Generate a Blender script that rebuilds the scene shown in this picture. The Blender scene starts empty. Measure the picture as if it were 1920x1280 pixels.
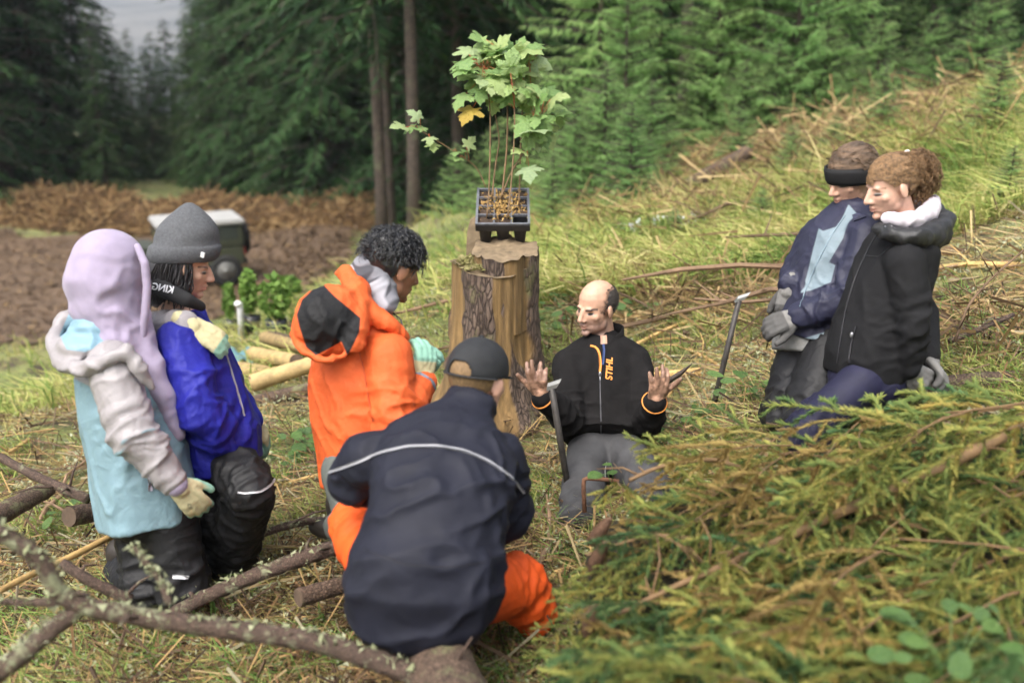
import bpy, bmesh, math, random
import numpy as np
from mathutils import Vector, Matrix, Euler, Quaternion
from mathutils.bvhtree import BVHTree

random.seed(7)
RNG = np.random.default_rng(11)
scene = bpy.context.scene
COL = scene.collection
R = math.radians

# ------------------------------------------------------------------ camera
PITCH, CAMH, FPX = R(17.0), 1.88, 1920 * 35 / 36
cam = bpy.data.cameras.new('camera')
cam.lens, cam.sensor_width, cam.clip_start, cam.clip_end = 35, 36, 0.05, 9000
cam.dof.use_dof, cam.dof.focus_distance, cam.dof.aperture_fstop = True, 4.15, 1.5
camo = bpy.data.objects.new('camera', cam)
camo.location = (0, 0, CAMH)
camo.rotation_euler = (math.pi / 2 - PITCH, 0, 0)
COL.objects.link(camo)
scene.camera = camo

# ------------------------------------------------------------------ light
SUN_EL, SUN_AZ = R(58), R(-150)       # bright overcast, light from above behind the photographer's left
world = bpy.data.worlds.new('World')
scene.world = world
world.use_nodes = True
wn = world.node_tree
sky = wn.nodes.new('ShaderNodeTexSky')
sky.sky_type, sky.sun_disc = 'NISHITA', False
sky.sun_elevation, sky.sun_rotation = SUN_EL, SUN_AZ
sky.air_density, sky.dust_density, sky.ozone_density = 1.0, 6.0, 0.6
hs = wn.nodes.new('ShaderNodeHueSaturation')
hs.inputs['Saturation'].default_value = 0.5     # cloud cover takes the blue out of the sky
wn.links.new(sky.outputs[0], hs.inputs['Color'])
bg = wn.nodes['Background']
wn.links.new(hs.outputs[0], bg.inputs['Color'])
bg.inputs['Strength'].default_value = 0.125
sl = bpy.data.lights.new('sun', 'SUN')
sl.energy, sl.angle, sl.color = 1.45, R(45), (1.0, 0.975, 0.94)
so = bpy.data.objects.new('sun', sl)
sd = Vector((math.sin(SUN_AZ) * math.cos(SUN_EL), math.cos(SUN_AZ) * math.cos(SUN_EL), math.sin(SUN_EL)))
so.rotation_euler = sd.to_track_quat('Z', 'Y').to_euler()
COL.objects.link(so)
vs = scene.view_settings
vs.view_transform, vs.look, vs.gamma, vs.exposure = 'Standard', 'None', 1.0, 1.4
scene.render.engine = 'CYCLES'
scene.cycles.use_denoising = True
scene.cycles.use_adaptive_sampling = True
scene.cycles.adaptive_threshold = 0.035
scene.cycles.max_bounces = 6
scene.cycles.diffuse_bounces = 3
scene.cycles.glossy_bounces = 2
scene.cycles.transmission_bounces = 4
scene.cycles.transparent_max_bounces = 4
scene.cycles.volume_bounces = 0
scene.cycles.caustics_reflective = scene.cycles.caustics_refractive = False

# ------------------------------------------------------------------ helpers
CP, SP = math.cos(PITCH), math.sin(PITCH)
def P(px, py, d):
    """point seen at photo pixel (px, py), d metres along the view axis"""
    u, v = (px - 960) / FPX, (640 - py) / FPX
    return Vector((d * u, d * (CP + v * SP), CAMH + d * (-SP + v * CP)))
def ray(px, py):
    return (P(px, py, 1.0) - Vector((0, 0, CAMH))).normalized()

def V(*a): return Vector(a)

def hash3(ix, iy, iz, k):
    h = (ix * 374761393 + iy * 668265263 + iz * 2147483647 + k * 1274126177) & 0xffffffff
    h = ((h ^ (h >> 13)) * 1274126177) & 0xffffffff
    h = ((h ^ (h >> 16)) * 2246822519) & 0xffffffff
    return ((h ^ (h >> 15)) & 0xffff) / 65535.0
NROT = np.array(Euler((.6, .4, .8)).to_matrix())
def pnoise(p, seed=0):
    """smooth value noise, (N,3) -> (N,) in -1..1"""
    p = np.asarray(p, float) @ NROT
    i = np.floor(p).astype(np.int64); f = p - i
    f = f * f * f * (f * (f * 6 - 15) + 10)
    out = 0
    for dx in (0, 1):
        wx = f[:, 0] if dx else 1 - f[:, 0]
        for dy in (0, 1):
            wy = f[:, 1] if dy else 1 - f[:, 1]
            for dz in (0, 1):
                wz = f[:, 2] if dz else 1 - f[:, 2]
                out = out + wx * wy * wz * hash3(i[:, 0] + dx, i[:, 1] + dy, i[:, 2] + dz, seed)
    return out * 2 - 1
def fbm(p, seed=0, oct=3):
    a, s, t = 1.0, 0, 0
    for k in range(oct):
        s = s + a * pnoise(np.asarray(p) * (2 ** k), seed + k * 17); t += a; a *= 0.5
    return s / t

def tag(o, label=None, cat=None, group=None, kind=None):
    if label: o['label'] = label
    if cat: o['category'] = cat
    if group: o['group'] = group
    if kind: o['kind'] = kind
    return o
def link(name, me, m=None, parent=None, smooth=True):
    o = bpy.data.objects.new(name, me)
    COL.objects.link(o)
    if m is not None and len(me.materials) == 0: me.materials.append(m)
    if parent is not None:
        o.parent = parent
        o.matrix_parent_inverse = parent_inv(parent)
    if smooth and len(me.polygons): me.polygons.foreach_set('use_smooth', np.ones(len(me.polygons), bool))
    return o
def parent_inv(p): return PINV.get(p.name, Matrix.Identity(4))
PINV = {}
def empty(name, loc, label=None, cat=None, group=None, rot=None):
    """an Empty at a thing's base; its parts are modelled in world space"""
    o = bpy.data.objects.new(name, None)
    o.empty_display_size = 0.1
    o.location = loc
    if rot is not None: o.rotation_euler = rot
    COL.objects.link(o)
    PINV[o.name] = Matrix.LocRotScale(o.location, o.rotation_euler, o.scale).inverted()
    return tag(o, label, cat, group)

class MB:
    """collects verts / faces (and a per-face tone) and links them as one mesh"""
    def __init__(s): s.v, s.f, s.n = [], [], 0
    def add(s, verts, faces):
        s.v.append(np.asarray(verts, float).reshape(-1, 3)); 
        s.f += [tuple(i + s.n for i in f) for f in faces]; s.n += len(s.v[-1])
    def tube(s, pts, rad, n=8, cap=True, wob=0, seed=0, squash=1.0):
        pts = [Vector(p) for p in pts]
        if not hasattr(rad, '__len__'): rad = [rad] * len(pts)
        prev = None; rings = []
        for i, p in enumerate(pts):
            t = (pts[min(i + 1, len(pts) - 1)] - pts[max(i - 1, 0)])
            t = t.normalized() if t.length > 1e-9 else V(0, 0, 1)
            if prev is None:
                a = V(0, 0, 1) if abs(t.z) < 0.9 else V(1, 0, 0)
                x = a.cross(t).normalized()
            else:
                x = (prev - t * prev.dot(t)); x = x.normalized() if x.length > 1e-6 else V(1, 0, 0)
            prev = x; y = t.cross(x)
            for k in range(n):
                a = 2 * math.pi * k / n
                r = rad[i] * (1 + (wob * math.sin(k * 2.4 + i * 1.7 + seed) + wob * 0.6 * math.sin(i * 3.1 + k * 5 + seed * 2) if wob else 0))
                rings.append(p + x * (math.cos(a) * r) + y * (math.sin(a) * r * squash))
        f = []
        for i in range(len(pts) - 1):
            for k in range(n):
                f.append((i * n + k, i * n + (k + 1) % n, (i + 1) * n + (k + 1) % n, (i + 1) * n + k))
        if cap:
            f.append(tuple(range(n))[::-1]); f.append(tuple(range((len(pts) - 1) * n, len(pts) * n)))
        s.add([tuple(r) for r in rings], f)
    def box(s, c, h, M=None, taper=1.0):
        """box about c with half sizes h; M rotates; taper scales the bottom face"""
        vs_ = []
        for z in (-1, 1):
            k = taper if z < 0 else 1.0
            for x, y in ((-1, -1), (1, -1), (1, 1), (-1, 1)):
                p = V(x * h[0] * k, y * h[1] * k, z * h[2])
                if M is not None: p = M @ p
                vs_.append(tuple(Vector(c) + p))
        s.add(vs_, [(3, 2, 1, 0), (4, 5, 6, 7), (0, 1, 5, 4), (1, 2, 6, 5), (2, 3, 7, 6), (3, 0, 4, 7)])
    def ell(s, c, r, M=None, n=16, m=10):
        M = M or Matrix.Identity(3); vs_ = []; c = Vector(c)
        if not hasattr(r, '__len__'): r = (r, r, r)
        for j in range(1, m):
            a = math.pi * j / m
            for k in range(n):
                b = 2 * math.pi * k / n
                vs_.append(tuple(c + M @ V(r[0] * math.sin(a) * math.cos(b), r[1] * math.sin(a) * math.sin(b), r[2] * math.cos(a))))
        top, bot = len(vs_), len(vs_) + 1
        vs_ += [tuple(c + M @ V(0, 0, r[2])), tuple(c + M @ V(0, 0, -r[2]))]
        f = [(top, k, (k + 1) % n) for k in range(n)]
        for j in range(m - 2):
            f += [(j * n + k, (j + 1) * n + k, (j + 1) * n + (k + 1) % n, j * n + (k + 1) % n) for k in range(n)]
        f += [(bot, (m - 2) * n + (k + 1) % n, (m - 2) * n + k) for k in range(n)]
        s.add(vs_, f)
    def cap(s, p0, r0, p1, r1, n=14):
        """tapered capsule"""
        p0, p1 = Vector(p0), Vector(p1); t = (p1 - p0); L = t.length
        t = t.normalized() if L > 1e-9 else V(0, 0, 1)
        pts, rad = [], []
        for k in range(1, 5):
            a = math.pi / 2 * k / 4
            pts.append(p0 - t * (r0 * math.cos(a))); rad.append(r0 * math.sin(a))
        for k in range(0, 4):
            a = math.pi / 2 * k / 4
            pts.append(p1 + t * (r1 * math.sin(a))); rad.append(r1 * math.cos(a))
        s.tube(pts, rad, n)
    def chain(s, pts, rad, n=14):
        for i in range(len(pts) - 1): s.cap(pts[i], rad[i], pts[i + 1], rad[i + 1], n)
    def loft(s, rings, n=28, pw=2.3):
        """rings: (centre, side vec*halfwidth, front vec*halfdepth)"""
        vs_ = []
        for c, x, y in rings:
            for k in range(n):
                a = 2 * math.pi * k / n
                ca, sa = math.cos(a), math.sin(a)
                e = 2 / pw
                vs_.append(tuple(Vector(c) + Vector(x) * (math.copysign(abs(ca) ** e, ca)) + Vector(y) * (math.copysign(abs(sa) ** e, sa))))
        f = []
        m = len(rings)
        for i in range(m - 1):
            f += [(i * n + k, i * n + (k + 1) % n, (i + 1) * n + (k + 1) % n, (i + 1) * n + k) for k in range(n)]
        f += [tuple(range(n))[::-1], tuple(range((m - 1) * n, m * n))]
        s.add(vs_, f)
    def mesh(s, name):
        me = bpy.data.meshes.new(name)
        vv = np.concatenate(s.v) if s.v else np.zeros((0, 3))
        me.from_pydata(vv.tolist(), [], s.f); me.validate(); me.update()
        return me
    def build(s, name, m, parent=None, smooth=True, fixn=False):
        me = s.mesh(name)
        if fixn:
            bm = bmesh.new(); bm.from_mesh(me); bmesh.ops.recalc_face_normals(bm, faces=bm.faces); bm.to_mesh(me); bm.free()
        return link(name, me, m, parent, smooth)

TMP = bpy.data.scenes.new('scratch')
def remesh(mb, vox, smooth=3, fac=0.5):
    """voxel union of everything in mb, then Laplacian smoothing: returns co (N,3), quads list, mesh"""
    bm = bmesh.new(); me0 = mb.mesh('tmp'); bm.from_mesh(me0)
    bmesh.ops.recalc_face_normals(bm, faces=bm.faces); bm.to_mesh(me0); bm.free()
    o = bpy.data.objects.new('tmp', me0); TMP.collection.objects.link(o)
    md = o.modifiers.new('r', 'REMESH'); md.mode, md.voxel_size, md.adaptivity = 'VOXEL', vox, 0.0
    vl = TMP.view_layers[0]; vl.update()
    ev = o.evaluated_get(vl.depsgraph)
    me = bpy.data.meshes.new_from_object(ev)
    bpy.data.objects.remove(o); bpy.data.meshes.remove(me0)
    co = np.empty(len(me.vertices) * 3); me.vertices.foreach_get('co', co); co = co.reshape(-1, 3)
    ed = np.empty(len(me.edges) * 2, int); me.edges.foreach_get('vertices', ed); ed = ed.reshape(-1, 2)
    co = lap(co, ed, smooth, fac)
    setco(me, co)
    return me
def lap(co, ed, it, fac):
    deg = np.bincount(ed.ravel(), minlength=len(co)).astype(float)[:, None]; deg[deg == 0] = 1
    for _ in range(it):
        s = np.zeros_like(co)
        for c in range(3):
            s[:, c] = np.bincount(ed[:, 0], co[ed[:, 1], c], len(co)) + np.bincount(ed[:, 1], co[ed[:, 0], c], len(co))
        co = co + fac * (s / deg - co)
    return co
def getco(me):
    co = np.empty(len(me.vertices) * 3); me.vertices.foreach_get('co', co); return co.reshape(-1, 3)
def getno(me):
    n = np.empty(len(me.vertices) * 3); me.vertices.foreach_get('normal', n); return n.reshape(-1, 3)
def setco(me, co):
    me.vertices.foreach_set('co', np.asarray(co).ravel()); me.update()
def attr(me, name, val):
    a = me.attributes.new(name, 'FLOAT', 'POINT'); a.data.foreach_set('value', np.asarray(val, np.float32))
def loc(M, co):
    """world -> local of matrix M"""
    Mi = np.array(M.inverted()); return co @ Mi[:3, :3].T + Mi[:3, 3]
def frame(o, fwd, up):
    """4x4 with x right, y forward, z up"""
    y = Vector(fwd).normalized(); x = y.cross(Vector(up)).normalized(); z = x.cross(y)
    M = Matrix((x, y, z)).transposed().to_4x4(); M.translation = Vector(o)
    return M
def segd(co, a, b):
    a, b = np.array(a), np.array(b); ab = b - a
    t = np.clip(((co - a) @ ab) / (ab @ ab), 0, 1)
    return np.linalg.norm(co - a - t[:, None] * ab, axis=1), t
def folds(me, specs, seed=0):
    """cloth creases: each spec (a, b, reach, freq along, freq across, depth, t-centre, t-width) lays ridges across a limb axis"""
    co = getco(me); no = getno(me); d = np.zeros(len(co))
    for k, (a, b, reach, fa, fc, amp, tc, tw) in enumerate(specs):
        ds, t = segd(co, a, b)
        ax = np.array((Vector(b) - Vector(a)).normalized())
        al = co @ ax
        q = co - np.outer(al, ax)
        warp = fbm(co * 6, seed + k) * 0.9
        pt = q * fc + np.outer(al * fa + warp, ax)
        n = pnoise(pt, seed + 31 * k)
        n2 = pnoise(pt * 2.1, seed + 31 * k + 7)
        n = .7 * n + .3 * pnoise(pt * 1.63 + 5.2, seed + 31 * k + 11)
        rdg = 1.5 * (1 - np.abs(n) * 1.3).clip(0) ** 3 - 0.5 + 0.16 * n2
        w = np.clip(1.4 - ds / reach, 0, 1)
        if tw: w = w * np.exp(-((t - tc) / tw) ** 2)
        d += amp * w * rdg
    setco(me, co + no * d[:, None])

# ------------------------------------------------------------------ materials
def nmat(name):
    m = bpy.data.materials.new(name); m.use_nodes = True
    nt = m.node_tree; return m, nt, nt.nodes['Principled BSDF']
def N(nt, t, **kw):
    n = nt.nodes.new(t)
    for k, v in kw.items(): setattr(n, k, v)
    return n
def mixc(nt, fac, a, b, blend='MIX'):
    n = N(nt, 'ShaderNodeMix', data_type='RGBA', blend_type=blend)
    for sock, v in ((n.inputs[0], fac), (n.inputs[6], a), (n.inputs[7], b)):
        if hasattr(v, 'is_linked'): nt.links.new(v, sock)
        elif hasattr(v, '__len__'): sock.default_value = (*v[:3], 1)
        else: sock.default_value = v
    return n.outputs[2]
def ramp(nt, src, stops):
    r = N(nt, 'ShaderNodeValToRGB')
    while len(r.color_ramp.elements) < len(stops): r.color_ramp.elements.new(0.5)
    for e, (p, c) in zip(r.color_ramp.elements, stops):
        e.position = p; e.color = (*c, 1) if hasattr(c, '__len__') else (c, c, c, 1)
    nt.links.new(src, r.inputs[0]); return r.outputs[0]
def noise(nt, scale, detail=4, rough=0.6, coord='Object', stretch=None, dist=0):
    tc = N(nt, 'ShaderNodeTexCoord'); n = N(nt, 'ShaderNodeTexNoise')
    n.inputs['Scale'].default_value = scale; n.inputs['Detail'].default_value = detail
    n.inputs['Roughness'].default_value = rough; n.inputs['Distortion'].default_value = dist
    src = tc.outputs[coord]
    if stretch:
        mp = N(nt, 'ShaderNodeMapping'); mp.inputs['Scale'].default_value = stretch
        nt.links.new(src, mp.inputs[0]); src = mp.outputs[0]
    nt.links.new(src, n.inputs['Vector']); return n.outputs[0]
def bump(nt, bs, src, strength, dist=0.01):
    b = N(nt, 'ShaderNodeBump'); b.inputs['Strength'].default_value = strength; b.inputs['Distance'].default_value = dist
    nt.links.new(src, b.inputs['Height'])
    if bs.inputs['Normal'].is_linked: nt.links.new(bs.inputs['Normal'].links[0].from_socket, b.inputs['Normal'])
    nt.links.new(b.outputs[0], bs.inputs['Normal'])
def surf(name, col, rough=0.7, var=0.25, vscale=8, masks=(), bumps=((60, 0.15, 0.003),), spec=0.4, sheen=0, stretch=None, metal=0, obj_random=0, coat=0, crease=None):
    """plain surface: colour with noise variation, optional crisp masks (attr, colour), bump layers"""
    m, nt, bs = nmat(name)
    n = noise(nt, vscale, 5, 0.65, stretch=stretch)
    f = ramp(nt, n, ((0.3, 0), (0.7, 1)))
    c = mixc(nt, f, [x * (1 - var) for x in col], [min(1, x * (1 + var)) for x in col])
    for mk in masks:
        at = N(nt, 'ShaderNodeAttribute', attribute_name=mk[0])
        mr = N(nt, 'ShaderNodeMapRange'); soft = mk[2] if len(mk) > 2 else 0.0015
        mr.inputs[1].default_value, mr.inputs[2].default_value = -soft, soft
        nt.links.new(at.outputs['Fac'], mr.inputs[0])
        mc = mixc(nt, f, [x * (1 - var * .6) for x in mk[1]], [min(1, x * (1 + var * .6)) for x in mk[1]])
        c = mixc(nt, mr.outputs[0], c, mc)
    if obj_random:
        oi = N(nt, 'ShaderNodeObjectInfo'); mr = N(nt, 'ShaderNodeMapRange')
        mr.inputs[3].default_value, mr.inputs[4].default_value = 1 - obj_random, 1 + obj_random
        nt.links.new(oi.outputs['Random'], mr.inputs[0])
        hv = N(nt, 'ShaderNodeHueSaturation'); nt.links.new(mr.outputs[0], hv.inputs['Value']); nt.links.new(c, hv.inputs['Color']); c = hv.outputs[0]
    nt.links.new(c, bs.inputs['Base Color'])
    bs.inputs['Roughness'].default_value = rough; bs.inputs['Specular IOR Level'].default_value = spec
    bs.inputs['Metallic'].default_value = metal; bs.inputs['Sheen Weight'].default_value = sheen
    bs.inputs['Coat Weight'].default_value = coat
    for sc_, st, di in bumps: bump(nt, bs, noise(nt, sc_, 3, 0.6, stretch=stretch), st, di)
    if crease:                                       # sharp little wrinkles of thin cloth
        for sc_, st, di in crease:
            n1 = noise(nt, sc_, 2, 0.5, dist=.6); a = N(nt, 'ShaderNodeMath', operation='SUBTRACT'); nt.links.new(n1, a.inputs[0]); a.inputs[1].default_value = .5
            b = N(nt, 'ShaderNodeMath', operation='ABSOLUTE'); nt.links.new(a.outputs[0], b.inputs[0])
            mr = N(nt, 'ShaderNodeMapRange', interpolation_type='SMOOTHSTEP'); nt.links.new(b.outputs[0], mr.inputs[0])
            mr.inputs[1].default_value, mr.inputs[2].default_value, mr.inputs[3].default_value, mr.inputs[4].default_value = 0, .11, 1, 0
            bump(nt, bs, mr.outputs[0], st * .32, di)
    return m
def leafmat(name, cols, rough=0.55, trans=0.25, spread=0.5, nscale=0):
    """foliage: colour picked per face tone ('tone' attribute) and per object"""
    m, nt, bs = nmat(name)
    at = N(nt, 'ShaderNodeAttribute', attribute_name='tone'); oi = N(nt, 'ShaderNodeObjectInfo')
    ad = N(nt, 'ShaderNodeMath', operation='MULTIPLY_ADD')
    nt.links.new(oi.outputs['Random'], ad.inputs[0]); ad.inputs[1].default_value = 1 - spread
    ml = N(nt, 'ShaderNodeMath', operation='MULTIPLY'); nt.links.new(at.outputs['Fac'], ml.inputs[0]); ml.inputs[1].default_value = spread
    nt.links.new(ml.outputs[0], ad.inputs[2])
    c = ramp(nt, ad.outputs[0], [(i / (len(cols) - 1), k) for i, k in enumerate(cols)])
    nt.links.new(c, bs.inputs['Base Color']); bs.inputs['Roughness'].default_value = rough
    bs.inputs['Specular IOR Level'].default_value = 0.12
    tr = N(nt, 'ShaderNodeBsdfTranslucent'); nt.links.new(c, tr.inputs['Color'])
    mx = N(nt, 'ShaderNodeMixShader'); mx.inputs[0].default_value = trans
    out = nt.nodes['Material Output']
    nt.links.new(bs.outputs[0], mx.inputs[1]); nt.links.new(tr.outputs[0], mx.inputs[2]); nt.links.new(mx.outputs[0], out.inputs['Surface'])
    return m
def soup(name, tris, tones, quad=False):
    """mesh from a big array of separate triangles (N,3,3) or quads (N,4,3) with a tone each"""
    tris = np.asarray(tris, np.float32); n, k = tris.shape[0], tris.shape[1]
    me = bpy.data.meshes.new(name)
    me.vertices.add(n * k); me.vertices.foreach_set('co', tris.ravel())
    me.loops.add(n * k); me.loops.foreach_set('vertex_index', np.arange(n * k, dtype=np.int32))
    me.polygons.add(n); me.polygons.foreach_set('loop_start', np.arange(0, n * k, k, dtype=np.int32))
    me.update(calc_edges=True)
    a = me.attributes.new('tone', 'FLOAT', 'FACE'); a.data.foreach_set('value', np.asarray(tones, np.float32))
    return me
# ================================================================== the setting
TRACK_Z = -3.5
def on_z(px, py, z):
    u = ray(px, py); t = (z - CAMH) / u.z
    return V(0, 0, CAMH) + u * t
ctrl = [(0, 0, 0.0), (-1, 3.4, -.06), (-1.3, 2.0, -.05), (-2.2, 3.2, -.2), (0, 2.5, .02), (0, 3.4, 0), (.3, 4.2, 0), (-.15, 4.95, .0), (0.6, 4.6, .06),
        (.72, 3.7, .10), (1.05, 3.62, .40), (1.3, 3.4, .46), (1.75, 3.75, .58), (2.6, 4.0, .78), (1.2, 2.0, .25), (2.2, 2.2, .52), (1.1, 4.2, .34), (3, 1, .55), (-3, 1, -.4), (-3.5, 4, -.55), (-1.2, 4.4, -.2), (-.6, 4.4, -.05)]
for px, py, d in ((1250, 480, 8), (1050, 500, 7.6), (1080, 410, 11), (1200, 400, 12), (1400, 300, 13), (1600, 240, 13.5), (1920, 150, 12.5), (1750, 300, 9), (1600, 480, 7), (1920, 420, 6),
                  (820, 540, 7.2), (700, 470, 13), (800, 410, 15), (900, 400, 14), (560, 690, 7.4), (540, 760, 6), (80, 800, 6), (230, 700, 8.5), (60, 690, 11), (560, 600, 10.5), (640, 520, 12.5)):
    ctrl.append(tuple(P(px, py, d)))
for px, py in ((20, 640), (200, 620), (420, 590), (560, 540), (620, 480), (640, 435), (20, 540), (300, 520), (450, 480), (150, 450), (500, 440), (-300, 560), (-400, 450)):
    ctrl.append(tuple(on_z(px, py, TRACK_Z)))
for px, py, d in ((40, 415, 30), (600, 410, 27)): ctrl.append((*P(px, py, d)[:2], TRACK_Z + .4))
ctrl += [(-30, 45, -4.5), (-10, 45, -4.5), (5, 30, -3.2), (12, 26, -.8), (20, 20, 3), (20, 8, 4.5), (14, 0, 3.2), (25, 35, 1), (0, 60, -8), (-50, 60, -9), (40, 60, 3), (-25, 5, -4.8), (-14, 0, -2.6), (-14, -8, -2.5), (0, -8, .2), (14, -8, 3),
         (-60, 20, -10), (60, 20, 12), (-60, -20, -10), (60, -20, 12), (-100, 120, -25), (0, 130, -22), (100, 120, 0)]
for px, py in ((-60, 690), (60, 690), (160, 668), (260, 650), (360, 634), (450, 616), (530, 598), (590, 560)):
    ctrl.append(tuple(P(px, py + 14, 14.5))); ctrl.append(tuple(P(px, py + 45, 11)))
ctrl = np.array(ctrl, float)
def tps(r2): return 0.5 * r2 * np.log(np.maximum(r2, 1e-9))
def fit_tps(c, lam):
    n = len(c); d2 = ((c[:, None, :2] - c[None, :, :2]) ** 2).sum(2)
    A = np.zeros((n + 3, n + 3)); A[:n, :n] = tps(d2) + lam * np.eye(n)
    A[:n, n] = 1; A[:n, n + 1:] = c[:, :2]; A[n:, :n] = A[:n, n:].T
    return np.linalg.solve(A, np.concatenate([c[:, 2], np.zeros(3)]))
TW = fit_tps(ctrl, 0.03)
def gza(x, y):
    x, y = np.atleast_1d(np.asarray(x, float)), np.atleast_1d(np.asarray(y, float)); out = np.empty(len(x))
    for i in range(0, len(x), 20000):
        xx, yy = x[i:i + 20000], y[i:i + 20000]
        d2 = (xx[:, None] - ctrl[None, :, 0]) ** 2 + (yy[:, None] - ctrl[None, :, 1]) ** 2
        out[i:i + 20000] = tps(d2) @ TW[:-3] + TW[-3] + TW[-2] * xx + TW[-1] * yy
    rr = np.hypot(x, y - 3)
    p = np.stack([x, y, 0 * x], 1)
    amp = np.where(y > 14, .5, 1.0)
    out += amp * (0.06 * pnoise(p * 1.3, 3) + 0.04 * pnoise(p * 3.7, 5) + .012 * pnoise(p * 9, 6))
    # beyond the clearing the land falls into the valley on the left and keeps rising on the right
    far = np.clip((rr - 110) / 60, 0, 1)
    return out * (1 - far) + far * (-30 + 0.0 * x)
def gz(x, y): return float(gza([x], [y])[0])
def gp(x, y, dz=0): return V(x, y, gz(x, y) + dz)
def gpix(px, py, dmax=60, dz=0):
    """where the view ray of a photo pixel meets the ground"""
    u = ray(px, py); ts = np.concatenate([np.arange(1.2, 12, .03), np.arange(12, dmax, .15)])
    q = np.array([0, 0, CAMH]) + ts[:, None] * np.array(u)
    below = np.nonzero(q[:, 2] < gza(q[:, 0], q[:, 1]) + dz)[0]
    return Vector(q[below[0]]) if len(below) else None

# --- ground material: moss, straw, bare soil
def ground_mat():
    m, nt, bs = nmat('ground_mat')
    a = ramp(nt, noise(nt, 0.9, 6, 0.65), ((0.42, 0), (0.75, 1)))
    b = ramp(nt, noise(nt, 7, 6, 0.7), ((0.35, 0), (0.7, 1)))
    c = ramp(nt, noise(nt, 40, 4, 0.7), ((0.3, 0), (0.75, 1)))
    moss = mixc(nt, b, (.075, .11, .028), (.21, .235, .07))
    straw = mixc(nt, c, (.16, .13, .05), (.44, .38, .17))
    col = mixc(nt, a, moss, straw)
    soil = ramp(nt, noise(nt, 3.2, 5, 0.7), ((0.50, 0), (0.62, 1)))
    col = mixc(nt, soil, col, (.05, .035, .022))
    nt.links.new(col, bs.inputs['Base Color']); bs.inputs['Roughness'].default_value = 0.9
    bump(nt, bs, noise(nt, 30, 5, 0.7), 0.6, 0.03); bump(nt, bs, noise(nt, 150, 3, 0.7), 0.5, 0.008)
    return m
M_ground = ground_mat()
def warp_axis(n, near, far, k):
    u = np.linspace(-1, 1, n); return np.sign(u) * (near * np.abs(u) + (far - near) * np.abs(u) ** k)
gx = warp_axis(230, 14, 420, 7); gy = warp_axis(300, 24, 420, 7) + 6
GX, GY = np.meshgrid(gx, gy); zz = gza(GX.ravel(), GY.ravel()).reshape(GX.shape)
vv = np.stack([GX, GY, zz], -1).reshape(-1, 3); w = len(gx); h = len(gy)
me = bpy.data.meshes.new('ground')
fi = (np.arange(h - 1)[:, None] * w + np.arange(w - 1)[None]).ravel()
me.from_pydata(vv.tolist(), [], np.stack([fi, fi + 1, fi + w + 1, fi + w], 1).tolist())
tag(link('ground', me, M_ground), kind='structure')

# --- gravel track: a sheet 6 mm over the terrain, on its flat shelf
def track_mat():
    m, nt, bs = nmat('track_gravel')
    a = ramp(nt, noise(nt, 1.1, 5, 0.6, stretch=(.5, 1.6, 1)), ((0.35, 0), (0.65, 1))); b = ramp(nt, noise(nt, 26, 4, 0.7), ((0.3, 0), (0.75, 1)))
    c = mixc(nt, a, (.065, .041, .024), (.135, .088, .054)); c = mixc(nt, b, c, (.16, .108, .068), 'MIX'); 
    c2 = mixc(nt, 0.45, mixc(nt, a, (.065, .041, .024), (.135, .088, .054)), c)
    nt.links.new(c2, bs.inputs['Base Color']); bs.inputs['Roughness'].default_value = .55
    bump(nt, bs, noise(nt, 30, 4, .7), .6, .03); return m
tw = []
edge_near = [(-520, 700), (-150, 668), (20, 652), (200, 634), (420, 596), (545, 566), (600, 528), (655, 478)]
edge_far = [(-520, 440), (-150, 446), (20, 450), (200, 448), (330, 446), (430, 444), (540, 440), (660, 436)]
nU, nV = 60, 24
def pl(pts, t):
    k = t * (len(pts) - 1); i = min(int(k), len(pts) - 2); f = k - i
    return (pts[i][0] * (1 - f) + pts[i + 1][0] * f, pts[i][1] * (1 - f) + pts[i + 1][1] * f)
tv = []
for i in range(nU):
    a = on_z(*pl(edge_near, i / (nU - 1)), TRACK_Z); b = on_z(*pl(edge_far, i / (nU - 1)), TRACK_Z)
    for j in range(nV):
        q = a.lerp(b, j / (nV - 1)); wob = .35 * math.sin(i * .9) * (1 if j in (0, nV - 1) else 0)
        tv.append((q.x + wob * .4, q.y + wob, 0))
tv = np.array(tv); tv[:, 2] = gza(tv[:, 0], tv[:, 1]) + .05
me = bpy.data.meshes.new('track')
me.from_pydata(tv.tolist(), [], [(i * nV + j, (i + 1) * nV + j, (i + 1) * nV + j + 1, i * nV + j + 1) for i in range(nU - 1) for j in range(nV - 1)])
tag(link('track', me, track_mat()), kind='structure')
def gravel():
    rng = np.random.default_rng(13); n = 9000; k = rng.integers(0, len(tv), n); c = tv[k] + rng.normal(0, .35, (n, 3)) * np.array([1, 1, 0]); c[:, 2] = gza(c[:, 0], c[:, 1]) + .06
    e = rng.normal(0, 1, (n, 4, 3)) * (rng.uniform(.015, .07, n) ** 1.0)[:, None, None]; e[:, :, 2] = np.abs(e[:, :, 2]) * .5
    ang = np.array([0, 1.57, 3.14, 4.71]); rr_ = np.abs(e[:, :, :1]) + .01; q = np.concatenate([rr_ * np.cos(ang)[None, :, None], rr_ * np.sin(ang)[None, :, None], e[:, :, 2:]], 2)
    tag(link('gravel', soup('gravel', c[:, None] + q, rng.random(n)), leafmat('gravel_stones', [(.04, .026, .016), (.085, .056, .034), (.14, .095, .06), (.22, .15, .08)], trans=0, rough=.7, spread=1), smooth=False), 'loose stones and chips on the forest track', 'gravel', kind='stuff')
gravel()

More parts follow.
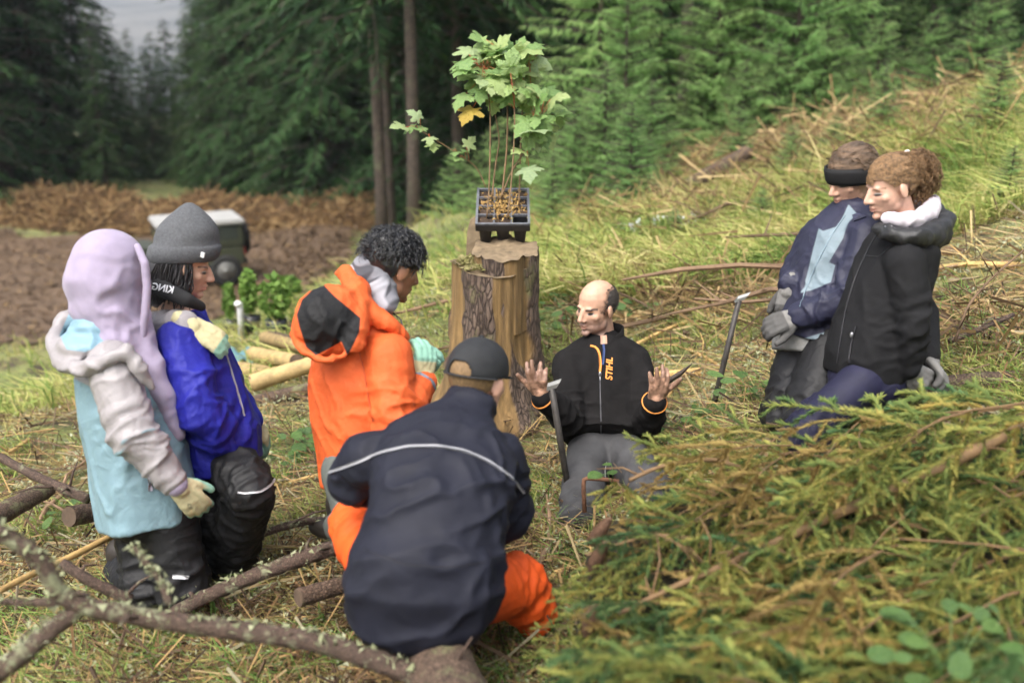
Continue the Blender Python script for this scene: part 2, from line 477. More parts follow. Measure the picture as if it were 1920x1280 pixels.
# --- far mountain across the valley
def mountain():
    m, nt, bs = nmat('mountain_side')
    a = ramp(nt, noise(nt, .009, 7, .65), ((.42, 0), (.56, 1))); b = ramp(nt, noise(nt, .05, 5, .7), ((.35, 0), (.65, 1)))
    c = mixc(nt, a, mixc(nt, b, (.018, .028, .028), (.045, .052, .045)), (.11, .11, .10))
    nt.links.new(c, bs.inputs['Base Color']); bs.inputs['Roughness'].default_value = 1
    n = 90; xs = np.linspace(-2100, 1500, n); ys = np.linspace(440, 1800, 60)
    X, Y = np.meshgrid(xs, ys); p = np.stack([X.ravel() / 260, Y.ravel() / 260, 0 * X.ravel()], 1)
    Z = -45 + (Y.ravel() - 440) * .13 + 30 * fbm(p, 9, 5) * np.clip((Y.ravel() - 440) / 200, 0, 1)
    me = bpy.data.meshes.new('mountain')
    me.from_pydata(np.stack([X.ravel(), Y.ravel(), Z], 1).tolist(), [], [(j * n + i, j * n + i + 1, (j + 1) * n + i + 1, (j + 1) * n + i) for j in range(59) for i in range(n - 1)])
    tag(link('mountain', me, m), kind='structure')
mountain()
# ================================================================== people: shared builders
SKIN = {}
def skin_mat(name, col, lip, brow, stubble=None, dirt=None):
    masks = []
    if stubble: masks.append(('stubble', stubble, .02))
    masks += [('lip', [.55 * a + .45 * b for a, b in zip(lip, col)], .003), ('eyew', (.42, .38, .35), .0015), ('eye', (.02, .014, .010), .002), ('brow', brow, .003)]
    if dirt: masks.append(('dirt', dirt, .35))
    return surf(name, col, .5, .12, 30, masks, ((300, .12, .001), (60, .06, .002)), spec=.45)
def head_prims(mb, M, s=1.0, male=True):
    M3 = M.to_3x3()
    def g(x, y, z): return M @ V(x * s, y * s, z * s)
    def e(c, r): mb.ell(g(*c), [k * s for k in r], M3)
    e((0, -.014, .036), (.075, .097, .088))
    e((0, .026, -.012), (.064, .066, .092))
    e((0, .034, -.060), (.056 if male else .049, .050, .046))
    for k in (-1, 1): e((k * (.043 if male else .037), .012, -.058), (.022, .026, .030))
    e((0, .074, -.092), (.021, .017, .017))
    for k in (-1, 1):
        e((k * .045, .052, -.016), (.018, .022, .020))
        e((k * .024, .078, .022), (.022, .010 if male else .006, .009))
        e((k * .0115, .096, -.030), (.0095, .010, .0085))
        E = M3 @ Euler((R(-12), 0, R(k * -22))).to_matrix()
        mb.ell(g(k * .077, -.008, -.004), (.009 * s, .021 * s, .033 * s), E)
    mb.chain([g(0, .088, .014), g(0, .099, -.008), g(0, .109, -.026)], [.0088 * s, .0105 * s, .0115 * s])
    e((0, .090, -.0535), (.018, .010, .0065)); e((0, .088, -.0655), (.016, .010, .007))
    mb.cap(g(0, -.018, -.05), (.060 if male else .053) * s, g(0, -.03, -.13), (.062 if male else .054) * s)
def head_finish(me, M, s, eyes=True, open_mouth=False, male=True):
    """sockets, mouth line and the masks for brows, eyes, lips, stubble"""
    co = getco(me); L = loc(M, co) / s
    x, y, z = np.abs(L[:, 0]), L[:, 1], L[:, 2]
    fr = np.clip((y - .03) / .03, 0, 1)
    f = np.array(M.to_3x3() @ V(0, 1, 0))
    d = -.009 * np.exp(-((x - .032) / .016) ** 2 - ((z - .004) / .011) ** 2)
    d += .0055 * np.exp(-((x - .032) / .010) ** 2 - ((z - .002) / .0075) ** 2)
    d += -.006 * np.exp(-((x) / .018) ** 2 - ((z + .0598) / (.005 if open_mouth else .003)) ** 2)
    d += -.003 * np.exp(-((x - .032) / .012) ** 2 - ((z + .045) / .016) ** 2)
    d += -.004 * np.exp(-((x) / .03) ** 2 - ((z + .078) / .006) ** 2)
    setco(me, co + f * (d * fr * s)[:, None])
    far = np.where((y < .045) | (np.abs(z) > .14), 1.0, 0)
    attr(me, 'eyew', (.0135 - np.hypot(x - .033, (z - .002) * 2.4)) - far)
    attr(me, 'eye', (.0085 - np.hypot((x - .033) * .8, (z - .003) * 1.5)) - far if eyes else (.0045 - np.hypot((x - .033) * .28, (z + .001) * 1.0)) - far)
    br = (.0044 if male else .0026) - np.abs(z - (.0215 + .12 * (x - .02) - 9 * (x - .034) ** 2)); br = np.where((x > .012) & (x < .055), br, -.01)
    attr(me, 'brow', br - far)
    lp = .0080 - np.hypot(np.maximum(x - .009, 0) * 1.0, (z + .0595 - .10 * np.maximum(0, .016 - x) * 0 + .12 * np.maximum(0, x - .010))); attr(me, 'lip', lp - far)
    st = np.minimum(-.035 - z, y + .02) * 1.0; st = np.where(np.abs(z) > .13, -1, st); attr(me, 'stubble', st)
FINGX = (.030, .0105, -.010, -.028)
def hand_prims(mb, M, side, curl, spread=(8, 2, -4, -11), infl=0.0, s=1.0, thumb=(0, 0, 0), fcurl=None):
    """palm, four jointed fingers, thumb from the side of the palm; y to the fingertips, z out of the back of the hand, thumb at x*side"""
    def g(p): return M @ (Vector(p) * s)
    for i, x in enumerate(FINGX):
        mb.cap(g((side * x * .62, .012, 0)), (.0165 + infl) * s, g((side * x, .086 - .006 * (i == 3) - .002 * (i == 0), 0)), (.0125 + infl) * s, 10)
    mb.cap(g((side * .012, .03, -.006)), (.020 + infl) * s, g((side * -.010, .06, -.006)), (.019 + infl) * s, 10)
    mb.cap(g((0, -.03, 0)), (.026 + infl) * s, g((0, .02, 0)), (.028 + infl) * s, 12)
    for i, (x, Lf) in enumerate(zip(FINGX, (.072, .080, .074, .058))):
        c = fcurl[i] if fcurl else curl
        p = V(side * x, .086 - .006 * (i == 3), 0); a = 0; sp = R(spread[i]) * side
        seg = [p]; r = [.0115, .0108, .0098, .0084]
        for k, fr in enumerate((.45, .30, .25)):
            a += R(c[k]); dirv = V(math.sin(sp) * math.cos(a), math.cos(sp) * math.cos(a), -math.sin(a))
            p = p + dirv * (Lf * fr); seg.append(p)
        mb.chain([g(q) for q in seg], [(k + infl) * s for k in r], 10)
    t = thumb
    a = V(side * .020, .018, -.006); b = a + V(side * .026, .034, -.012 + t[0]); c = b + V(side * (.016 + t[1]), .030, -.004 + t[0]); e = c + V(side * (.006 + t[2]), .024, -.002 + t[0])
    mb.chain([g(a), g(b), g(c), g(e)], [(k + infl) * s for k in (.018, .0145, .0115, .0095)], 10)
def torso_rings(pts, side0, side1, up0=None):
    """pts: (centre, halfwidth, halfdepth) from hem to neck; the side vector turns from side0 to side1"""
    out = []; n = len(pts)
    for i, (c, hw, hd) in enumerate(pts):
        t = (Vector(pts[min(i + 1, n - 1)][0]) - Vector(pts[max(i - 1, 0)][0])).normalized()
        sv = Vector(side0).normalized().lerp(Vector(side1).normalized(), i / (n - 1))
        sv = (sv - t * sv.dot(t)).normalized(); fv = t.cross(sv)
        out.append((Vector(c), sv * hw, fv * hd))
    return out
def on_surf(bvh, px, py, off=.002):
    """the spot of a garment that shows at a photo pixel, lifted off its surface"""
    u = ray(px, py); h = bvh.ray_cast(Vector((0, 0, CAMH)), u)
    if h[0] is None: return None, None
    n = h[1] if h[1].dot(u) < 0 else -h[1]
    return h[0] + n * off, n
def bvh_of(me): return BVHTree.FromPolygons([v.co for v in me.vertices], [tuple(p.vertices) for p in me.polygons])
def strip(bvh, pix, width, off=.003, n=40, thick=.0015):
    """a narrow flat band lying on a garment along a line of photo pixels"""
    q = []
    for k in range(n):
        px, py = pl(pix, k / (n - 1)); h, nn = on_surf(bvh, px, py, off)
        if h is not None: q.append((h, nn))
    mb = MB(); vs_, f = [], []
    co = np.array([a for a, _ in q]); 
    for it in range(3): co[1:-1] = .5 * co[1:-1] + .25 * (co[:-2] + co[2:])
    for k in range(len(q)):
        t = Vector(co[min(k + 1, len(q) - 1)] - co[max(k - 1, 0)]).normalized(); nn = q[k][1]; b = nn.cross(t).normalized()
        c = Vector(co[k])
        vs_ += [c - b * width / 2, c + b * width / 2, c - b * width / 2 - nn * thick * 3, c + b * width / 2 - nn * thick * 3]
    for k in range(len(q) - 1):
        i = 4 * k; f += [(i, i + 4, i + 5, i + 1), (i + 2, i, i + 4, i + 6), (i + 1, i + 3, i + 7, i + 5)]
    mb.add([tuple(v) for v in vs_], f); return mb
def decal_text(txt, bvh, px, py, size, angle, m, name, parent, off=.0025, shear=0, bold=.0, flip=False):
    """lettering cut as thin mesh and laid on a garment where the photo shows it"""
    cu = bpy.data.curves.new('t', 'FONT'); cu.body = txt; cu.size = 1; cu.align_x = 'CENTER'; cu.align_y = 'CENTER'; cu.shear = shear; cu.offset = bold
    o = bpy.data.objects.new('t', cu); TMP.collection.objects.link(o); vl = TMP.view_layers[0]; vl.update()
    me = bpy.data.meshes.new_from_object(o.evaluated_get(vl.depsgraph)); bpy.data.objects.remove(o); bpy.data.curves.remove(cu)
    bm = bmesh.new(); bm.from_mesh(me); bmesh.ops.subdivide_edges(bm, edges=[e for e in bm.edges if e.calc_length() > .15], cuts=2); bmesh.ops.triangulate(bm, faces=bm.faces); bm.to_mesh(me); bm.free()
    ca, sa = math.cos(R(angle)), math.sin(R(angle)); last = None; co = []
    for v in me.vertices:
        x, y = v.co.x * size * (-1 if flip else 1), v.co.y * size
        h, n = on_surf(bvh, px + x * ca - y * sa, py - (x * sa + y * ca), off)
        last = h if h is not None else last; co.append(last if last is not None else V(0, 0, -5))
    setco(me, np.array([tuple(c) for c in co])); me.name = name
    return link(name, me, m, parent, smooth=False)
def cyl_ring(mb, c, axis, r, tr, n=20, squash=1.0):
    """a band around a limb"""
    a = Vector(axis).normalized(); x = a.orthogonal().normalized(); y = a.cross(x)
    mb.tube([Vector(c) + x * (r * math.cos(2 * math.pi * k / n)) + y * (r * squash * math.sin(2 * math.pi * k / n)) for k in range(n + 1)], tr, 8, cap=False)
def boot(mb, ank, toe_dir, s=1.0):
    ank = Vector(ank); t = Vector(toe_dir).normalized()
    mb.cap(ank + V(0, 0, .10) * s, .055 * s, ank + V(0, 0, .0), .05 * s)
    mb.cap(ank + V(0, 0, -.035) * s - t * .03, .042 * s, ank + t * .16 * s + V(0, 0, -.045) * s, .038 * s)
def boots_of(parent, L):
    for a, d in L:
        mb = MB(); boot(mb, a, d); link('boot', remesh(mb, .012, 2), M_boot, parent)
def hair_shell(M, s, rad, c, keep, vox=.006, nz=.003, freq=60, stretchv=(1, 1, 1), seed=0, smooth=2):
    """a cap of hair over the skull: closed shell, cut by keep(local)"""
    mb = MB(); mb.ell(M @ (Vector(c) * s), [k * s for k in rad], M.to_3x3(), 48, 32)
    me = mb.mesh('hair'); bm = bmesh.new(); bm.from_mesh(me)
    bmesh.ops.subdivide_edges(bm, edges=bm.edges, cuts=1, use_grid_fill=True)
    bm.verts.ensure_lookup_table(); Mi = M.inverted()
    co = np.array([Mi @ v.co for v in bm.verts]) / s
    kp = keep(co)
    bmesh.ops.delete(bm, geom=[v for v, k in zip(bm.verts, kp) if not k], context='VERTS')
    bm.to_mesh(me); bm.free()
    co = getco(me); L = loc(M, co) / s; n = pnoise(L * np.array(stretchv) * freq, seed) + .6 * pnoise(L * np.array(stretchv) * freq * 2.3, seed + 3)
    setco(me, co + getno(me) * (n * nz)[:, None])
    return me
def strands(M, s, roots, length, m, name, parent, curl=.012, turns=3, rad=.0022, drop=.5, seg=10, seed=1, out=.3, n=4):
    """locks of hair: thin tapering tubes that spiral as they leave the skull"""
    rng = random.Random(seed); mb = MB()
    for (p, d) in roots:
        p, d = Vector(p) * s, Vector(d).normalized(); L = length * rng.uniform(.6, 1.25) * s
        a = d.orthogonal().normalized(); b = d.cross(a); ph = rng.uniform(0, 6.28); cr = curl * rng.uniform(.6, 1.4) * s; tn = turns * rng.uniform(.6, 1.3)
        pts = []
        for k in range(seg):
            t = k / (seg - 1); w = 2 * math.pi * tn * t + ph
            q = p + d * (L * t * (1 - .3 * t)) + (a * math.cos(w) + b * math.sin(w)) * (cr * min(1, t * 2.2)) + V(0, -.1, -1) * (drop * L * t * t)
            pts.append(M @ q)
        mb.tube(pts, [rad * s * (1 - .6 * k / (seg - 1)) for k in range(seg)], n, cap=False)
    return mb.build(name, m, parent)

M_glove_shell = surf('glove_cream_mint', (.47, .43, .25), .85, .12, 40, [('palm', (.22, .42, .32), .003)], ((500, .4, .001), (120, .2, .002)))
M_glove_grey = surf('glove_grey', (.17, .165, .155), .75, .2, 30, [('palm', (.07, .068, .065), .003)], ((400, .3, .001), (90, .2, .002)))
M_print = surf('glove_print', (.10, .10, .09), .8, .1)
def glove(parent, M, side, m, curl, palm_th=-.004, vox=.0042, name='glove', palm_y=.105, infl=.0032, s=1.0, **kw):
    mb = MB(); hand_prims(mb, M, side, curl, infl=infl, s=s, **kw)
    me = remesh(mb, vox, 2, .5); L = loc(M, getco(me))
    attr(me, 'palm', np.maximum(palm_th - L[:, 2], (L[:, 1] - palm_y * s)))
    no = getno(me); co = getco(me); setco(me, co + no * (.0012 * pnoise(co * 90, 5))[:, None])
    return link(name, me, m, parent), me
def garment(name, mb, m, parent, vox=.009, smooth=4, fold=(), seed=0, masks=None, fac=.5, soft=1):
    me = remesh(mb, vox, smooth, fac)
    if fold: folds(me, fold, seed)
    if fold:
        ed = np.empty(len(me.edges) * 2, int); me.edges.foreach_get('vertices', ed); setco(me, lap(getco(me), ed.reshape(-1, 2), soft, .5))
    if masks:
        for k, fn in masks.items(): attr(me, k, fn(getco(me)))
    return link(name, me, m, parent), me
def pix(co):
    """photo pixel coordinates of points, used to cut pattern pieces of a garment"""
    x = co[:, 0]; y = co[:, 1]; z = co[:, 2] - CAMH
    d = y * CP - z * SP; v = y * SP + z * CP
    return 960 + FPX * x / d, 640 - FPX * v / d, d
def poly_sd(px, py, poly):
    """signed distance in pixels to a polygon (positive inside)"""
    ins = np.zeros(len(px), bool); dm = np.full(len(px), 1e9); n = len(poly)
    for i in range(n):
        (x0, y0), (x1, y1) = poly[i], poly[(i + 1) % n]
        ins ^= ((y0 > py) != (y1 > py)) & (px < (x1 - x0) * (py - y0) / ((y1 - y0) or 1e-9) + x0)
        t = np.clip(((px - x0) * (x1 - x0) + (py - y0) * (y1 - y0)) / ((x1 - x0) ** 2 + (y1 - y0) ** 2 + 1e-9), 0, 1)
        dm = np.minimum(dm, np.hypot(px - x0 - t * (x1 - x0), py - y0 - t * (y1 - y0)))
    return np.where(ins, dm, -dm)
def body(parent, name, M, s, mb, m, male=True, vox=.0048, eyes=True, open_mouth=False, extra=None):
    head_prims(mb, M, s, male)
    me = remesh(mb, vox, 2, .5); head_finish(me, M, s, eyes, open_mouth, male)
    if extra: extra(me)
    return link(name, me, m, parent), me
# ================================================================== the kneeling instructor
M_black_pants = surf('black_rain_trousers', (.010, .010, .011), .58, .25, 10, bumps=((180, .12, .002),), spec=.3, crease=((9, .5, .012), (22, .35, .005)))
M_boot = surf('boot_leather', (.025, .02, .016), .6, .3)
M_refl = surf('reflective_tape', (.55, .55, .58), .35, .08, spec=.6)
M_metal_zip = surf('zip_metal', (.4, .4, .42), .35, .1, metal=.8)
def legs(mb, L, r):
    """hip-knee-ankle chains with trouser radii"""
    for ch in L: mb.chain([ch[0], ch[0].lerp(ch[1], .5), ch[1], ch[1].lerp(ch[2], .45), ch[2]], [r[0], (r[0] + r[1]) / 2, r[1], r[1] * .98, r[2]], 18)
def pfolds(L, amp=.010):
    f = []
    for h, k, a in L:
        f += [(h, k, .15, 26, 7, amp, .85, .35), (k, a, .15, 30, 8, amp, .2, .5), (k, a, .15, 34, 8, amp * .9, .9, .3)]
    return f
def instructor():
    t = empty('person', gp(.38, 3.85), 'balding man in black fleece kneeling with both hands raised, talking', 'person', 'people kneeling around the planting spot')
    M_skin = skin_mat('skin_instructor', (.50, .295, .20), (.40, .18, .14), (.05, .038, .032), (.33, .205, .155), (.20, .115, .075))
    M_fleece = surf('black_fleece', (.0105, .0098, .0098), .95, .3, 14, bumps=((420, .5, .002), (60, .25, .004)), spec=.15, sheen=.0)
    M_jean = surf('grey_work_trousers', (.042, .042, .044), .85, .6, 5, bumps=((500, .35, .001), (70, .25, .004)))
    M_orange = surf('orange_trim', (.66, .25, .05), .7, .1)
    shR, shL = P(1071, 682, 4.27), P(1197, 675, 4.29)
    elR, elL = P(1076, 788, 4.13), P(1219, 795, 4.15)
    wrR, wrL = P(1021, 742, 3.97), P(1234, 752, 3.98)
    H = frame(P(1123, 578, 4.27), (-.70, -.69, -.10), (.04, 0, 1))
    # skin: head, neck, shoulders, arms and both hands
    mb = MB()
    mb.chain([H @ V(0, -.03, -.12), P(1138, 668, 4.31)], [.058, .075]); mb.ell(P(1138, 675, 4.28), (.09, .06, .06))
    mb.chain([P(1138, 675, 4.31), shR, elR, wrR], [.07, .055, .045, .028]); mb.chain([P(1138, 675, 4.31), shL, elL, wrL], [.07, .055, .045, .028])
    HR = frame(wrR, (-.20, -.35, .92), (-.15, -.9, -.38)); HL = frame(wrL, (.10, -.38, .92), (.12, -.92, -.36))
    hand_prims(mb, HR, -1, None, (10, 3, -6, -14), s=1.0, thumb=(.004, .006, .004), fcurl=((22, 28, 18), (8, 22, 14), (30, 34, 22), (42, 36, 24)))
    hand_prims(mb, HL, 1, None, (12, 3, -6, -15), s=1.0, thumb=(.004, .010, .008), fcurl=((38, 30, 18), (22, 24, 16), (6, 18, 12), (14, 22, 14)))
    def ex(me):
        co = getco(me); d = np.full(len(co), -1.0)
        for Mh in (HR, HL):
            L = loc(Mh, co); near = np.linalg.norm(L - np.array([0, .09, 0]), axis=1) < .16
            d = np.where(near, .75 * pnoise(co * 55, 3) + .4 * pnoise(co * 140, 4) + (L[:, 1] - .06) * 4, d)
        attr(me, 'dirt', d)
    body(t, 'body', H, .97, mb, M_skin, open_mouth=True, vox=.0044, extra=ex)
    # cropped grey hair: sides and back only
    M_h = surf('hair_cropped_grey', (.07, .06, .054), .7, .5, 60, bumps=((300, .6, .002),))
    me = hair_shell(H, .97, (.0780, .1005, .090), (0, -.015, .036), lambda L: (L[:, 2] < .088 - 1.1 * np.maximum(0, L[:, 1] + .015)) & (L[:, 2] > -.048 - .2 * L[:, 1]) & (L[:, 1] < .024 - .35 * np.maximum(0, L[:, 2] - .01)) & ~((L[:, 1] > -.035) & (L[:, 2] < .012) & (L[:, 1] < .018)) & ~((np.abs(L[:, 0]) < .045) & (L[:, 2] > .085)), nz=.0014, freq=150, seed=4)
    hr = link('hair', me, M_h, t); rng = random.Random(4); roots = []
    for k in range(4200):
        a, zz_ = rng.uniform(-math.pi, math.pi), rng.uniform(-.07, .10); w_ = math.sqrt(max(.02, 1 - ((zz_ - .036) / .092) ** 2)); x_, y_ = .0785 * w_ * math.sin(a), -.015 - .1005 * w_ * math.cos(a)
        lim = .040 - .35 * max(0, zz_ - .01) + rng.gauss(0, .006)
        if y_ > lim or zz_ > .100 - 1.1 * max(0, y_ + .01) + rng.gauss(0, .006) or zz_ < -.058 - .2 * y_ + rng.gauss(0, .004) or (-.035 < y_ < .018 and zz_ < .012) or (abs(x_) < .045 and zz_ > .085): continue
        roots.append(((x_, y_, zz_), (x_ * 3, -1, -.9)))
    strands(H, .97, roots, .013, surf('hair_grey_strand', (.085, .072, .064), .6, .6, 200), 'strand', hr, .0005, .5, .0011, .1, 4, 3, n=3)
    # fleece
    mb = MB(); side = shL - shR
    mb.loft(torso_rings([(P(1142, 826, 4.2), .172, .128), (P(1141, 795, 4.25), .188, .135), (P(1139, 735, 4.28), .18, .125), (P(1137, 692, 4.30), .170, .115), (P(1136, 662, 4.31), .135, .095), (P(1137, 636, 4.325), .086, .074)], side, side))
    for a, b, c in ((shR, elR, wrR), (shL, elL, wrL)):
        mb.chain([P(1137, 638, 4.33), a], [.064, .068]); w = b.lerp(c, .93)
        mb.chain([a, a.lerp(b, .5), b, b.lerp(w, .5), w], [.070, .066, .062, .060, .050])
    fo = [(shR, elR, .12, 18, 6, .010, .85, .5), (elR, wrR, .11, 24, 7, .011, .25, .5), (shL, elL, .12, 18, 6, .010, .85, .5), (elL, wrL, .11, 24, 7, .011, .25, .5),
          (P(1140, 830, 4.2), P(1137, 740, 4.2), .3, 15, 5, .014, .15, .5), (shR, shL, .25, 11, 4, .009, .5, .8)]
    jk, jm = garment('fleece', mb, M_fleece, t, .0065, 3, fo, 21)
    bv = bvh_of(jm)
    # stand-up collar, open in front
    cb = MB(); c0, c1 = P(1139, 634, 4.33), P(1142, 620, 4.35); K = frame(c0, (-.25, -1, 0), (0, 0, 1)); vs_, f = [], []
    nA = 26
    for i in range(nA):
        a = R(-152 + 304 * i / (nA - 1)); back = V(math.sin(a), -math.cos(a), 0); k = abs(i / (nA - 1) - .5) * 2
        for lv, (rr, hz) in enumerate(((.086, -.03), (.082, .055), (.075, .057), (.078, -.03))):
            hz_ = hz - (.035 * max(0, k - .6) / .4 if lv in (1, 2) else .02 * k); q = V(back.x * rr * 1.02, back.y * rr + .012 - .012 * k, hz_)
            vs_.append(tuple(K @ q))
    for i in range(nA - 1):
        for j in range(4): f.append((i * 4 + j, i * 4 + (j + 1) % 4, (i + 1) * 4 + (j + 1) % 4, (i + 1) * 4 + j))
    f += [(0, 1, 2, 3), tuple((nA - 1) * 4 + j for j in (3, 2, 1, 0))]
    cb.add(vs_, f); cb.build('collar', M_fleece, jk, fixn=True)
    # tee shirt in the open neck, zip with orange placket and slider
    M_tee = surf('navy_tee', (.03, .05, .13), .85, .1)
    tb = strip(bv, [(1137, 646), (1138, 655), (1137, 668), (1135, 684)], .011, .0045, 10); tb.build('tee_shirt', M_tee, t)
    nb = strip(bv, [(1137, 630), (1138, 636), (1138, 642), (1138, 646)], .028, .004, 10); nb.build('neck_opening', SKIN.setdefault('neck', surf('neck_skin', (.47, .27, .19), .55, .1)), t)
    strip(bv, [(1113, 649), (1122, 651), (1128, 657), (1130, 668), (1131, 685), (1131, 697)], .010, .0055, 30).build('zip_placket', M_orange, jk)
    strip(bv, [(1131, 696), (1131, 740), (1133, 790), (1132, 836)], .006, .002, 40).build('zipper', surf('dark_zip', (.045, .045, .05), .4, .1), jk)
    h, n = on_surf(bv, 1131, 702, .006); sb = MB(); sb.ell(h, (.007, .004, .012)); sb.tube([h + V(0, -.004, -.01), h + V(.001, -.006, -.035)], .0028, 6); sb.build('zip_slider', M_metal_zip, jk)
    # lettering runs up the chest
    decal_text('STIHL', bv, 1148.5, 692, 16.5, 88.5, M_orange, 'lettering', jk, .0035, shear=.22, bold=.035)
    for w, e, nm in ((wrR, elR, 'cuff_trim'), (wrL, elL, 'cuff_trim')):
        q = MB(); cyl_ring(q, e.lerp(w, .95), w - e, .049, .0040); q.build(nm, M_orange, jk)
    # trousers, boots
    L = [(P(1112, 842, 4.22), P(1092, 968, 3.90), P(1100, 905, 4.35)), (P(1170, 842, 4.22), P(1238, 935, 3.92), P(1195, 890, 4.40))]
    mb = MB(); mb.ell(P(1142, 845, 4.26), (.17, .14, .12)); legs(mb, L, (.098, .080, .06))
    tr, tm = garment('trousers', mb, M_jean, t, .009, 4, pfolds(L, .011), 5)
    bt = bvh_of(tm)
    strip(bt, [(1143, 866), (1140, 880), (1141, 900)], .004, .002, 14).build('seam', surf('pale_seam', (.3, .3, .3), .8), tr)
    boots_of(t, [(P(1100, 905, 4.42), (0, 1, -.3)), (P(1200, 890, 4.47), (0, 1, -.3))])
    t.location.x -= .013
    return t
instructor()
# ================================================================== the five listeners and the seated one
def navy_headband_woman():
    t = empty('person', gp(1.15, 3.8), 'person in black headband and navy and pale blue jacket, hands clasped in front', 'person', 'people kneeling around the planting spot')
    M_skin = skin_mat('skin_headband', (.56, .33, .235), (.44, .18, .15), (.09, .06, .04))
    H = frame(P(1603, 333, 3.77), (-.90, -.42, -.34), (.05, 0, 1))
    shR, elR, wrR = P(1542, 438, 3.9), P(1511, 497, 3.98), P(1487, 533, 3.8)
    shL, elL, wrL = P(1634, 442, 3.66), P(1602, 562, 3.62), P(1500, 594, 3.72)
    mb = MB(); mb.chain([H @ V(0, -.03, -.12), P(1600, 420, 3.8)], [.052, .07]); mb.ell(P(1592, 440, 3.8), (.12, .08, .06))
    mb.chain([P(1595, 430, 3.8), shR, elR, wrR], [.06, .045, .036, .022]); mb.chain([P(1595, 430, 3.8), shL, elL, wrL], [.06, .045, .036, .022])
    body(t, 'body', H, .97, mb, M_skin, male=False, eyes=False)
    M_h = surf('hair_brown', (.115, .072, .042), .5, .75, 14, bumps=((90, .9, .006), (260, .5, .002)), stretch=(1, 1, 6), spec=.5)
    me = hair_shell(H, .97, (.084, .108, .098), (0, -.018, .036), lambda L: (L[:, 2] > -.02 - .9 * (L[:, 1] + .06)) & (L[:, 2] > .05 + .35 * (L[:, 1] - .06)), nz=.0035, freq=38, stretchv=(2.2, .5, 2.2), seed=6)
    hr = link('hair', me, M_h, t)
    rng = random.Random(3)
    roots = []
    for k in range(110):
        a = rng.uniform(-1.4, 1.4); roots.append(((.082 * math.sin(a), rng.uniform(-.10, .05), .05 + .085 * math.cos(a) * .9), (rng.uniform(-.1, .1) + .25 * math.sin(a), -1, -.35)))
    strands(H, .97, roots, .026, M_h, 'lock', hr, .0012, 1, .0016, .8, 7, 5)
    # headband
    M_hb = surf('black_headband', (.010, .010, .011), .85, .2, bumps=((400, .3, .001),))
    hb = MB(); n = 40; vs_, f = [], []
    for k in range(n):
        a = 2 * math.pi * k / n; x, y = .0835 * math.sin(a), .106 * math.cos(a) - .004; base = .045 - .055 * (.106 - y) / .21 
        for r_, z in ((1.0, base - .034), (1.045, base - .02), (1.05, base + .015), (1.0, base + .034), (.94, base + .03), (.94, base - .03)):
            q = V(x * r_ * .97, y * r_ * .97, z * .97); vs_.append(tuple(H @ q))
    for k in range(n):
        k2 = (k + 1) % n
        for j in range(6): f.append((k * 6 + j, k * 6 + (j + 1) % 6, k2 * 6 + (j + 1) % 6, k2 * 6 + j))
    hb.add(vs_, f); hbo = hb.build('headband', M_hb, t, fixn=True)
    bh = bvh_of(hbo.data); decal_text('ll', bh, 1546, 313, 8, -60, M_refl, 'logo', hbo, .002)
    # rain jacket: navy with pale blue front panels
    side = V(-.50, .86, 0)
    mb = MB()
    mb.loft(torso_rings([(P(1530, 636, 3.85), .165, .15), (P(1543, 585, 3.84), .175, .15), (P(1563, 512, 3.82), .18, .14), (P(1582, 450, 3.8), .17, .125), (P(1594, 422, 3.79), .125, .095), (P(1604, 402, 3.80), .085, .082), (P(1610, 391, 3.81), .076, .076)], side, side))
    for a, b, c, r in ((shR, elR, wrR, 1), (shL, elL, wrL, 1.08)):
        w = b.lerp(c, .95); mb.chain([P(1590, 440, 3.8).lerp(a, .7), a, a.lerp(b, .5), b, b.lerp(w, .5), w], [.074 * r, .068 * r, .064 * r, .062 * r, .058 * r, .046 * r])
    fo = [(shL, elL, .13, 20, 7, .012, .8, .5), (elL, wrL, .13, 17, 6, .013, .35, .6), (shR, elR, .12, 24, 8, .010, .9, .5), (elR, wrR, .12, 30, 8, .009, .4, .6), (P(1535, 640, 3.8), P(1590, 440, 3.8), .3, 9, 12, .007, .4, .8)]
    pale = [(1549, 433), (1578, 424), (1597, 383), (1612, 400), (1585, 450), (1560, 492), (1580, 500), (1569, 545), (1600, 640), (1560, 668), (1460, 640), (1478, 600), (1500, 560), (1518, 520), (1530, 470), (1541, 428)]
    dark = [(1535, 410), (1553, 408), (1566, 418), (1590, 400), (1597, 384), (1570, 384), (1552, 380), (1535, 400)]
    def panel(co):
        x, y, d = pix(co); m = poly_sd(x, y, pale) / 500
        dl, _ = segd(co, shL, elL); d2, _ = segd(co, elL, wrL); d3, _ = segd(co, shR, elR); d4, _ = segd(co, elR, wrR)
        arms = np.minimum(np.minimum(dl - .085, d2 - .084), np.minimum(d3 - .08, d4 - .079))
        front = (3.95 - (co @ np.array((.5, .86, 0)))) 
        return np.minimum(np.minimum(m, arms), front)
    M_j = surf('navy_rain_jacket', (.012, .013, .034), .62, .2, 9, [('panel', (.155, .205, .235), .002)], ((120, .12, .002), (30, .2, .006)), spec=.5, crease=((10, .45, .010), (26, .3, .004)))
    jk, jm = garment('jacket', mb, M_j, t, .0065, 2, fo, 44, {'panel': panel}); bv = bvh_of(jm)
    strip(bv, [(1590, 405), (1566, 440), (1540, 490), (1520, 535), (1506, 575)], .004, .003, 40).build('zipper', surf('grey_zip', (.2, .27, .32), .5), jk)
    strip(bv, [(1606, 410), (1622, 405)], .055, .005, 10).build('hook_tab', surf('tab_navy', (.03, .033, .06), .9, .5, 60), jk)
    # grey layer below the jacket hem
    mb = MB(); mb.loft(torso_rings([(P(1530, 662, 3.86), .158, .142), (P(1533, 630, 3.86), .16, .145), (P(1540, 600, 3.86), .155, .14)], side, side))
